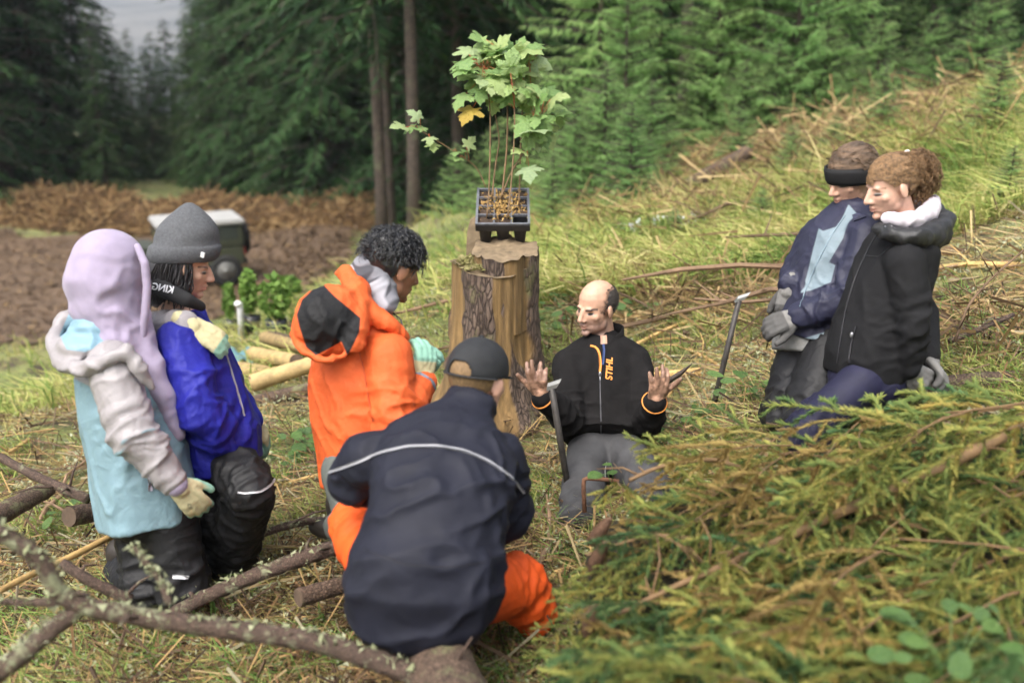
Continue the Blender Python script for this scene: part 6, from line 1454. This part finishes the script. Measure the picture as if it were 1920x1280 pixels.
while n_st < 150:
    px, py = rs.uniform(980, 1920), rs.uniform(260, 760) if n_st > 22 else rs.uniform(780, 1240)
    if n_st <= 22: px = rs.uniform(0, 1050)
    if n_st > 100: px, py = rs.uniform(980, 1920), rs.uniform(420, 760)
    g = gpix(px, py, 22)
    if g is None or g.y > 13: continue
    if -.3 < g.x < 1.9 and 3.0 < g.y < 4.9: continue
    o = bpy.data.objects.new('fallen_stick', rs.choice(SM)); COL.objects.link(o); s_ = rs.uniform(.25, .8) * (1 + .05 * g.y); o.location = g + V(0, 0, .02); o.rotation_euler = (rs.uniform(0, 6), rs.uniform(-.12, .12), rs.uniform(0, 6.28)); o.scale = (s_,) * 3; n_st += 1
    if 30 < n_st <= 52 and g.y < 10: o.scale = [k * 1.7 for k in o.scale]; o.rotation_euler = (0, .12, rs.uniform(2.2, 4.0))
    tag(o, 'thin broken stick scattered loose over grass and moss', 'stick', 'loose sticks scattered on the ground')

# --- spruce boughs heaped in the right foreground
M_need = leafmat('spruce_needles', [(.065, .13, .048), (.14, .20, .06), (.26, .29, .078), (.42, .39, .11), (.44, .25, .075)], trans=.3, rough=.75, spread=.7)
M_twig = surf('bough_stem', (.15, .09, .042), .75, .3, 20, bumps=((80, .3, .003),))
def bough_mesh(seed, L):
    rng = np.random.default_rng(seed); q = MB(); segs = []
    def curve(p, d, l, dr, k=5):
        pts = [p]; 
        for i in range(k): d = d + np.array([0, 0, -dr]) + rng.normal(0, .05, 3); d = d / np.linalg.norm(d); pts.append(pts[-1] + d * l / k)
        return pts
    stem = curve(np.zeros(3), np.array([1., 0, .12]), L, .035, 8); q.tube([tuple(p) for p in stem], [.0046 * (1 - .8 * i / 8) * L / .8 for i in range(9)], 6, cap=False)
    stem = np.array(stem); nt_ = int(L / .055)
    for i in range(nt_):
        t = (i + .5) / nt_; f = t * 8; k = int(f); p = stem[k] * (1 - f + k) + stem[min(k + 1, 8)] * (f - k); s_ = 1 if i % 2 else -1
        l = (.42 * (1 - t) ** .8 + .07) * rng.uniform(.6, 1.1) * L * .9; a = R(rng.uniform(38, 62)); tw = curve(p, np.array([math.cos(a), s_ * math.sin(a), rng.normal(.0, .15)]), l, .14)
        q.tube([tuple(x) for x in tw], [.0016, .0015, .0013, .0011, .0009, .0006], 4, cap=False); segs.append(tw)
        for j in range(int(l / .085)):
            u = rng.uniform(.15, .95) * 5; k = int(u); pp = np.array(tw[k]) * (1 - u + k) + np.array(tw[min(k + 1, 5)]) * (u - k); a2 = a + R(rng.choice((-45, 45))); segs.append(curve(pp, np.array([math.cos(a2), s_ * math.sin(a2), rng.normal(-.15, .2)]), l * rng.uniform(.3, .55) * (1 - .4 * u / 5), .14, 3))
    segs.append([tuple(x) for x in stem[4:]])
    tris, tones = [], []
    for sg in segs:
        sg = np.array(sg); tone = np.clip(rng.normal(.48, .27), 0, 1)
        for i in range(len(sg) - 1):
            a, b = sg[i], sg[i + 1]; l = np.linalg.norm(b - a); m = max(2, int(l * 860)); t = rng.random(m)[:, None]; c = a + (b - a) * t; d = (b - a) / (l + 1e-9); o = rng.normal(0, 1, (m, 3)); o[:, 2] += .35; o -= np.outer(o @ d, d); o /= np.linalg.norm(o, axis=1)[:, None]
            nd = d * .75 + o * rng.uniform(.5, .9, (m, 1)); nd /= np.linalg.norm(nd, axis=1)[:, None]; w = np.cross(nd, o); w /= np.linalg.norm(w, axis=1)[:, None] + 1e-9; ln = rng.uniform(.015, .025, (m, 1))
            tris.append(np.stack([c - w * .0027, c + w * .0027, c + nd * ln], 1)); tones.append(np.clip(tone + rng.normal(0, .13, m), 0, 1))
    return q.mesh('stem'), soup('needles', np.concatenate(tris), np.concatenate(tones))
M_dead = leafmat('dead_spruce_needles', [(.15, .10, .045), (.27, .19, .07), (.39, .29, .10), (.40, .35, .12)], trans=.2, rough=.8, spread=.7)
M_blue = leafmat('fresh_spruce_needles', [(.035, .09, .04), (.07, .14, .055), (.12, .20, .075), (.22, .27, .10)], trans=.25, rough=.7, spread=.7)
BG = []
for k in range(7):
    s_, n_ = bough_mesh(100 + k, (.55, .65, .75, .85, .6, .7, .95)[k]); s_.materials.append(M_twig); n_.materials.append(M_dead if k == 4 else M_blue if k == 1 else M_need); BG.append((s_, n_))
RIDGE = np.array([(900, 1310, 2.4), (985, 1235, 2.45), (1045, 1090, 2.65), (1090, 985, 2.9), (1150, 930, 3.0), (1200, 892, 3.1), (1260, 862, 3.15), (1330, 845, 3.2), (1500, 830, 3.25), (1620, 822, 3.2), (1700, 818, 3.1), (1800, 798, 3.1), (1930, 755, 3.1), (2100, 710, 3.1)])
def pile_d(px, py):
    yr = np.interp(px, RIDGE[:, 0], RIDGE[:, 1]); dr = np.interp(px, RIDGE[:, 0], RIDGE[:, 2]); t = (py - yr) / (1330 - yr); return dr + (2.22 - dr) * np.clip(t, -.1, 1.15)
def pile_p(px, py, lift=0): return P(px, py, float(pile_d(px, py)) - lift)
def bough(px, py, k, dirv, nrm, s_, label, group, lift=0):
    c = pile_p(px, py, lift); o = empty('spruce_bough', c, label, 'spruce bough', group); M = frame(c, Vector(nrm).cross(Vector(dirv)), nrm)
    x = Vector(dirv).normalized(); z = (Vector(nrm) - x * Vector(nrm).dot(x)).normalized(); y = z.cross(x); Mx = Matrix((x, y, z)).transposed().to_4x4(); o.rotation_euler = Mx.to_euler(); o.scale = (s_,) * 3
    for nm, me in zip(('stem', 'needles'), BG[k]):
        ch = bpy.data.objects.new(nm, me); COL.objects.link(ch); ch.parent = o
rb = random.Random(17); cnt = 0
for row in range(11):
    for col_ in range(17):
        px = 1045 + col_ * 58 + rb.uniform(-28, 28); yr = float(np.interp(px, RIDGE[:, 0], RIDGE[:, 1])); py = yr + 25 + (1345 - yr) * (row / 10) + rb.uniform(-22, 22)
        a, b_ = pile_p(px, py), pile_p(px - 8, py); e1 = (b_ - a).normalized(); e2 = (pile_p(px, py + 8) - a).normalized(); nr = e1.cross(e2); nr = nr if nr.y < 0 or nr.z > 0 else -nr; nr = nr if nr.z > 0 else -nr
        ang = rb.gauss(38, 30); dv = e1 * math.cos(R(ang)) + e2 * math.sin(R(ang)) + nr * rb.uniform(-.05, .45); nrm = nr + V(rb.uniform(-.3, .3), rb.uniform(-.3, .3), 0)
        sc_ = rb.uniform(.65, 1.2) * (1 if px > 1200 else .6); start = (px + 90 * math.cos(R(ang)) + max(0, 1150 - px) * .5, py - 70 * math.sin(R(ang)))
        kk = rb.randrange(7); c0 = pile_p(*start); tip = c0 + dv * (sc_ * (.55, .65, .75, .85, .6, .7, .95)[kk]); tx, ty, _ = pix(np.array([tip])); lim = np.interp(ty[0], [880, 940, 1000, 1080, 1160, 1280], [1150, 1062, 1045, 1035, 1020, 930])
        if tx[0] < lim: continue
        bough(start[0], start[1], kk, dv, nrm, sc_, 'yellow-green spruce bough in the big heap filling the right foreground', 'cut spruce boughs heaped in the right foreground', lift=rb.uniform(-.20, .13) if px > 1180 else rb.uniform(-.12, 0)); cnt += 1
# added dark core under the boughs; its brown stands in for deep shade
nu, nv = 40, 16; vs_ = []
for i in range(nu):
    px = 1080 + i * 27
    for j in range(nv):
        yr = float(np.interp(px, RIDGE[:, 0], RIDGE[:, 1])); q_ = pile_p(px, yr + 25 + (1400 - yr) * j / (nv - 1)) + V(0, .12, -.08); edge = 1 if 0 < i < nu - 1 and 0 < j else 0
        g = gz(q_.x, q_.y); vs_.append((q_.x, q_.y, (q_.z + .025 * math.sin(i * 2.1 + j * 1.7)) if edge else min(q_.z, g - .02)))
q = MB(); q.add(vs_, [(i * nv + j, (i + 1) * nv + j, (i + 1) * nv + j + 1, i * nv + j + 1) for i in range(nu - 1) for j in range(nv - 1)]); tag(q.build('heap_shade_core', surf('heap_shade_brown', (.030, .026, .012), .95, .6, 30, bumps=((60, .9, .02),))), 'added dark sheet under the heap of boughs, standing in for shade in its gaps', 'litter', kind='stuff')
branch('felled_branch', [pile_p(1880, 818, .16), pile_p(1760, 880, .17), pile_p(1620, 940, .18), pile_p(1480, 1005, .17), pile_p(1380, 1050, .14), pile_p(1280, 1092, .10), pile_p(1160, 1150, .06)], .019, .006, M_twig, 'thick bare stem running diagonally over the heap of boughs', twigs=12, seed=61, wob=.05)
branch('felled_branch', [pile_p(1560, 1090, .05), pile_p(1660, 1020, .06), pile_p(1690, 985, .05)], .006, .004, M_twig, 'thin forked stem below the thick one on the heap', seed=62, twigs=4)
branch('felled_branch', [pile_p(1400, 880, .10), pile_p(1330, 858, .13), pile_p(1240, 872, .12), pile_p(1180, 900, .08)], .008, .006, M_twig, 'arched stem along the top of the heap of boughs', seed=63, twigs=5)
branch('felled_branch', [pile_p(1300, 1010, .05), pile_p(1220, 1000, .06), pile_p(1100, 1040, .05)], .007, .004, M_twig, 'thin brown stem at the left of the heap', seed=64, twigs=6)
M_cone = surf('spruce_cone', (.12, .065, .038), .8, .4, 60, bumps=((120, .9, .006),))
for i, (px, py, a) in enumerate(((1125, 995, 60), (1122, 1042, 70), (1108, 1160, 80))):
    c = pile_p(px, py, .08) if px > 1000 else P(px, py, 2.62); t = empty('spruce_cone', c, ('spruce cone hanging at the left tip of the heap, the upper one', 'spruce cone just below the uppermost one at the left of the heap', 'spruce cone low at the left of the heap near the orange knee', 'brown spruce cone on the ground under the orange knee', 'spruce cone half hidden beside the orange trouser cuff')[i], 'cone', 'spruce cones')
    q = MB(); ax = V(math.cos(R(a)), -.2, math.sin(R(a))).normalized(); x = ax.orthogonal().normalized(); y = ax.cross(x); q.tube([c + ax * u for u in (-.055, -.045, -.02, .01, .04, .055)], [.006, .015, .019, .018, .011, .003], 10); core = q.build('core', M_cone, t)
    q = MB()
    for j in range(90):
        u = -.05 + .1 * j / 90; an = j * 2.4; r_ = .0195 * (1 - ((u + .012) / .075) ** 2); d = x * math.cos(an) + y * math.sin(an); p = c + ax * u + d * r_; s2 = ax.cross(d) * .005; q.add([tuple(p - s2 - ax * .004), tuple(p + s2 - ax * .004), tuple(p + d * .004 + ax * .007)], [(0, 1, 2)])
    o = q.build('scales', M_cone, t, smooth=False); o['kind'] = 'stuff'

# --- dry brush left on the upper slope
rd = np.random.default_rng(41); cs = []
for px, py, n_, sp in ((1330, 300, 500, 1.1), (1420, 310, 500, 1.2), (1250, 330, 400, .9), (1480, 250, 500, 1.2), (1560, 240, 500, 1.2), (1300, 400, 350, .9), (1180, 420, 250, .7), (1640, 230, 400, 1.2), (1420, 400, 300, .9), (1780, 250, 400, 1.0), (1260, 560, 260, .45), (1350, 560, 260, .5), (1440, 560, 200, .4), (1850, 620, 220, .3), (1150, 520, 160, .4)):
    g = gpix(px, py, 16) or P(px, py, 12.5); q_ = np.array(g) + rd.normal(0, 1, (n_, 3)) * np.array([sp, sp * .8, 0]); q_[:, 2] = gza(q_[:, 0], q_[:, 1]) + np.abs(rd.normal(0, .12 * sp, n_)) + .02; cs.append(np.concatenate([q_, np.full((n_, 1), sp)], 1))
cs = np.concatenate(cs); n = len(cs); c = cs[:, :3]; d = rd.normal(0, 1, (n, 3)) * np.array([1, .8, .5]); d /= np.linalg.norm(d, axis=1)[:, None]; L = (rd.uniform(.06, .45, n) * (.45 + .5 * cs[:, 3]))[:, None]; w = np.cross(d, rd.normal(0, .5, (n, 3)) + np.array([0, -1, .4])); w /= np.linalg.norm(w, axis=1)[:, None]; wd = (rd.uniform(.003, .013, n) * (.4 + .5 * cs[:, 3]))[:, None]
tag(link('dry_brush', soup('dry_brush', np.stack([c - d * L - w * wd, c + d * L - w * wd * .4, c + d * L + w * wd * .4, c - d * L + w * wd], 1), rd.random(n)), leafmat('dry_brush', [(.06, .04, .024), (.13, .085, .045), (.25, .165, .075), (.46, .35, .18)], trans=.05, rough=.85, spread=1), smooth=False), 'dry brown brush left lying over the upper slope', 'brush', kind='stuff')
# --- broad-leaved plants
def round_leaf(name, el=1.0):
    vs_ = [(0, 0, 0)]; n = 14; pts = []
    for k in range(n): a = 2 * math.pi * k / n; pts.append((.42 * math.sin(a) * (1 - .15 * math.cos(a)) / el, .5 - .5 * math.cos(a), 0))
    vs_ = [(0, .5, -.03)] + [(x, y, .10 * abs(x) - .10 * (y - .3) ** 2) for x, y, _ in pts]; me = bpy.data.meshes.new(name); me.from_pydata(vs_, [], [(0, 1 + k, 1 + (k + 1) % n) for k in range(n)]); me.polygons.foreach_set('use_smooth', np.ones(n, bool)); return me
M_herb = leaf_surface('herb_leaf', [(.035, .11, .02), (.06, .16, .03), (.10, .21, .04)], .4); RL = [round_leaf('leaf', e) for e in (1, 1.3, 1.7)]
for r_ in RL: r_.materials.append(M_herb)
def herb(c, nl, spread, size, label, group, seed):
    rng = random.Random(seed); t = empty('leafy_plant', c, label, 'plant', group)
    for i in range(nl):
        a = rng.uniform(0, 6.28); rr_ = spread * math.sqrt(rng.random()); b = c + V(rr_ * math.cos(a), rr_ * math.sin(a), rng.uniform(.02, spread * .8 + .03)); q = MB(); q.tube([c + V(0, 0, -.02), c.lerp(b, .6) + V(0, 0, .02), b], .0015, 4, cap=False); q.build('stem', M_herb, t)
        put_leaf(t, rng.choice(RL), b, (math.cos(a + rng.uniform(-.6, .6)), math.sin(a), rng.uniform(-.4, .3)), (rng.uniform(-.3, .3), -.5, 1), size * rng.uniform(.65, 1.3))
herb(P(1790, 1225, 2.10) + V(0, 0, -.08), 16, .13, .058, 'round-leaved green plant in the bottom right corner', 'leafy ground plants', 1)
herb(P(1880, 1200, 2.15) + V(0, 0, -.08), 11, .10, .05, 'small round-leaved plant at the right edge, near the bottom', 'leafy ground plants', 2)
for i, (px, py, lab) in enumerate(((1240, 835, 'nettle-like plant right of the kneeling man\'s thigh'), (1290, 820, 'broad-leaved plant between the kneeling man and the leaning bar'), (1025, 620, 'leafy plant between the stump and the kneeling man'), (1050, 590, 'pale green plant behind the kneeling man\'s shoulder'), (600, 850, 'small green plant left of the orange jacket'), (545, 870, 'green plant between the blue and the orange jacket'), (150, 985, 'green plant behind the crooked branch at the left'), (1500, 660, 'green plant beside the clasped gloves'), (1400, 760, 'low plant right of the leaning bar foot'), (1195, 600, 'leafy plant on the slope right of the bald head'))):
    g = gpix(px, py, 20); herb(g, 16, .13, .065, lab, 'leafy ground plants', 10 + i)
herb(P(1150, 905, 3.55), 4, .04, .05, 'single lobed seedling in front of the kneeling man', 'leafy ground plants', 40)
b = gpix(1290, 432, 20)
for i, (px, py, w_, lab) in enumerate(((1290, 425, .34, 'rumpled white plastic sheet on the mid slope'), (1168, 445, .16, 'small white plastic scrap right of the tray'))):
    b = gpix(px, py, 20); t = empty('plastic_sheet', b, lab, 'plastic sheet'); n = 11; rng = np.random.default_rng(i); q = MB(); q.add([(b.x + (a / 10 - .5) * 2 * w_, b.y + (c / 10 - .5) * w_ * 1.4, gz(b.x + (a / 10 - .5) * 2 * w_, b.y + (c / 10 - .5) * w_ * 1.4) + .05 + .05 * math.sin(a * 1.2 + c * .9) + rng.normal(0, .015)) for a in range(n) for c in range(n)], [(a * n + c, (a + 1) * n + c, (a + 1) * n + c + 1, a * n + c + 1) for a in range(n - 1) for c in range(n - 1)]); q.build('sheet', surf('white_plastic', (.55, .56, .60), .35), t)

# --- grass, straw, lichen, twig litter (nobody could count these)
def scatter(n, dmin, dmax, seed, keep=None, wide=.62):
    rng = np.random.default_rng(seed); d = 1 / (rng.random(n) * (1 / dmin - 1 / dmax) + 1 / dmax); x = rng.uniform(-wide, wide, n) * d * 1.0; y = d * .95; z = gza(x, y); p = np.stack([x, y, z], 1); rng2 = rng
    if keep is not None: p = p[keep(p)]
    return p, rng
def blades(name, p, rng, L0, L1, w, mat, label, lean=(-.25, -.15), bend=.6, cat='grass', up=1.0):
    n = len(p); L = rng.uniform(L0, L1, n)[:, None]; d = rng.normal(0, .42, (n, 3)); d[:, 0] += lean[0]; d[:, 1] += lean[1]; d[:, 2] = up; d /= np.linalg.norm(d, axis=1)[:, None]; s_ = np.cross(d, rng.normal(0, 1, (n, 3))); s_ /= np.linalg.norm(s_, axis=1)[:, None]
    mid = p + d * L * .55; tip = mid + (d + np.stack([rng.normal(lean[0] * 1.5, .5, n), rng.normal(lean[1], .5, n), -rng.uniform(.2, 1.2, n) * bend], 1)) * L * .5; wv = (w * rng.uniform(.5, 1.4, n)[:, None]) * s_
    q1 = np.stack([p - wv, p + wv, mid + wv * .8, mid - wv * .8], 1); q2 = np.stack([mid - wv * .8, mid + wv * .8, tip + wv * .12, tip - wv * .12], 1); tn = np.clip(fbm(p * np.array([1.1, 1.1, 0]), 4) * .55 + .5 + rng.normal(0, .2, n), 0, 1)
    return tag(link(name, soup(name, np.concatenate([q1, q2]), np.concatenate([tn, tn])), mat, smooth=False), label, cat, kind='stuff')
M_grass = leafmat('meadow_grass', [(.10, .18, .045), (.19, .28, .065), (.34, .39, .11), (.50, .47, .17), (.60, .53, .26)], trans=.3, spread=1.0)
M_green = leafmat('fresh_grass', [(.075, .17, .035), (.14, .27, .06), (.27, .38, .10), (.44, .47, .16)], trans=.3, spread=1.0)
M_straw = leafmat('dead_straw', [(.14, .10, .04), (.28, .24, .08), (.48, .42, .16), (.64, .56, .28)], trans=.2, spread=1.0)
def no_track(p): return ~((p[:, 1] > 14) & (p[:, 0] < -1.5)) & (p[:, 2] > -2.9)
p, r_ = scatter(34000, 1.6, 5.5, 1); p = p[(pnoise(p * np.array([1.6, 1.6, 0]), 8) > .0) & (pnoise(p * np.array([3.1, 3.1, 0]), 9) > -.3)]; blades('grass', p, r_, .05, .17, .0022, M_green, 'short fresh grass around the group')
p, r_ = scatter(40000, 3.6, 9, 2, no_track); p = p[(pnoise(p * np.array([1.1, 1.1, 0]), 18) > -.05) & ((p[:, 1] > 5.2) | (pnoise(p * np.array([2.3, 2.3, 0]), 28) > 0))]; blades('meadow_grass', p, r_, .05, .16, .0032, M_grass, 'yellow-green grass on the near slope')
p, r_ = scatter(78000, 6.5, 24, 3, no_track); p = p[(p[:, 0] > .02 * p[:, 1]) | (r_.random(len(p)) < .15)]; blades('slope_grass', p, r_, .08, .38, .007, M_grass, 'long yellow-green grass over the upper slope', lean=(-.3, -.15), bend=.9)
p, r_ = scatter(45000, 1.7, 13, 5, no_track); blades('straw', p + np.array([0, 0, .01]), r_, .04, .16, .0022, M_straw, 'dead straw lying over moss and grass', up=.25, bend=.3, cat='straw')
p, r_ = scatter(2600, 8, 22, 6, lambda p: p[:, 0] > .06 * p[:, 1]); blades('dry_weeds', p[pnoise(p * np.array([.5, .5, 0]), 21) > .05], r_, .25, .6, .006, M_straw, 'dry straw-coloured weeds on the upper slope', bend=.3, cat='weeds')
p, r_ = scatter(3200, 1.9, 10, 7, no_track); n = 46; c = np.repeat(p, n, 0) + r_.normal(0, 1, (len(p) * n, 3)) * np.repeat(r_.uniform(.015, .05, len(p)), n)[:, None] * np.array([1, 1, .5]) + np.array([0, 0, .02]); e = r_.normal(0, .0065, (len(c), 3, 3))
tag(link('lichen', soup('lichen', c[:, None] + e, r_.random(len(c))), M_lich, smooth=False), 'grey-green lichen and moss tufts on the forest floor', 'moss', kind='stuff')
p, r_ = scatter(30000, 1.7, 14, 9, no_track); n = len(p); d = r_.normal(0, 1, (n, 3)) * np.array([1, 1, .25]); d /= np.linalg.norm(d, axis=1)[:, None]; L = r_.uniform(.03, .22, n)[:, None]; w = np.cross(d, r_.normal(0, .4, (n, 3)) + np.array([0, 0, 1])); w /= np.linalg.norm(w, axis=1)[:, None]; wd = r_.uniform(.0012, .005, n)[:, None]; c = p + np.array([0, 0, .025])
tag(link('twig_litter', soup('twig_litter', np.stack([c - d * L - w * wd, c + d * L - w * wd * .5, c + d * L + w * wd * .5, c - d * L + w * wd], 1), r_.random(n)), leafmat('twig_litter', [(.045, .03, .02), (.11, .07, .04), (.20, .12, .06), (.36, .24, .10)], trans=0, rough=.9, spread=1), smooth=False), 'fine broken twigs and wood chips littering the ground', 'litter', kind='stuff')

p, r_ = scatter(5200, 1.8, 9, 15, no_track); n = len(p); d = r_.normal(0, 1, (n, 3)) * np.array([1, 1, .18]); d /= np.linalg.norm(d, axis=1)[:, None]; L = (r_.uniform(.2, 1, n) ** 2 * .22 + .03)[:, None]; s1 = np.cross(d, np.array([0, 0, 1.0])); s1 /= np.linalg.norm(s1, axis=1)[:, None]; u1 = np.cross(s1, d); wd = r_.uniform(.0025, .0075, n)[:, None]; c = p + np.array([0, 0, .03])
e = [s1 * wd, u1 * wd * 1.2, -s1 * wd]; qs = [np.stack([c - d * L + e[k], c + d * L + e[k] * .5, c + d * L + e[k + 1] * .5, c - d * L + e[k + 1]], 1) for k in range(2)]
tn = r_.random(n); tag(link('stick_litter', soup('stick_litter', np.concatenate(qs), np.concatenate([tn, tn])), leafmat('stick_litter', [(.03, .02, .014), (.075, .05, .033), (.15, .10, .065), (.24, .22, .14), (.40, .27, .12)], trans=0, rough=.9, spread=1), smooth=False), 'short dead sticks and bark bits strewn between the grass', 'litter', kind='stuff')
# ================================================================== air
def haze():
    m = bpy.data.materials.new('haze_air'); m.use_nodes = True; nt = m.node_tree
    nt.nodes.remove(nt.nodes['Principled BSDF'])
    v = nt.nodes.new('ShaderNodeVolumePrincipled'); v.inputs['Color'].default_value = (.86, .9, 1.0, 1)
    v.inputs['Density'].default_value = 0.0005; v.inputs['Anisotropy'].default_value = 0.2
    nt.links.new(v.outputs[0], nt.nodes['Material Output'].inputs['Volume'])
    mb = MB(); mb.box((0, 800, 72), (2200, 1150, 138)); o = mb.build('haze', m, smooth=False, fixn=True)
    tag(o, kind='stuff')
haze()
bpy.data.scenes.remove(TMP)
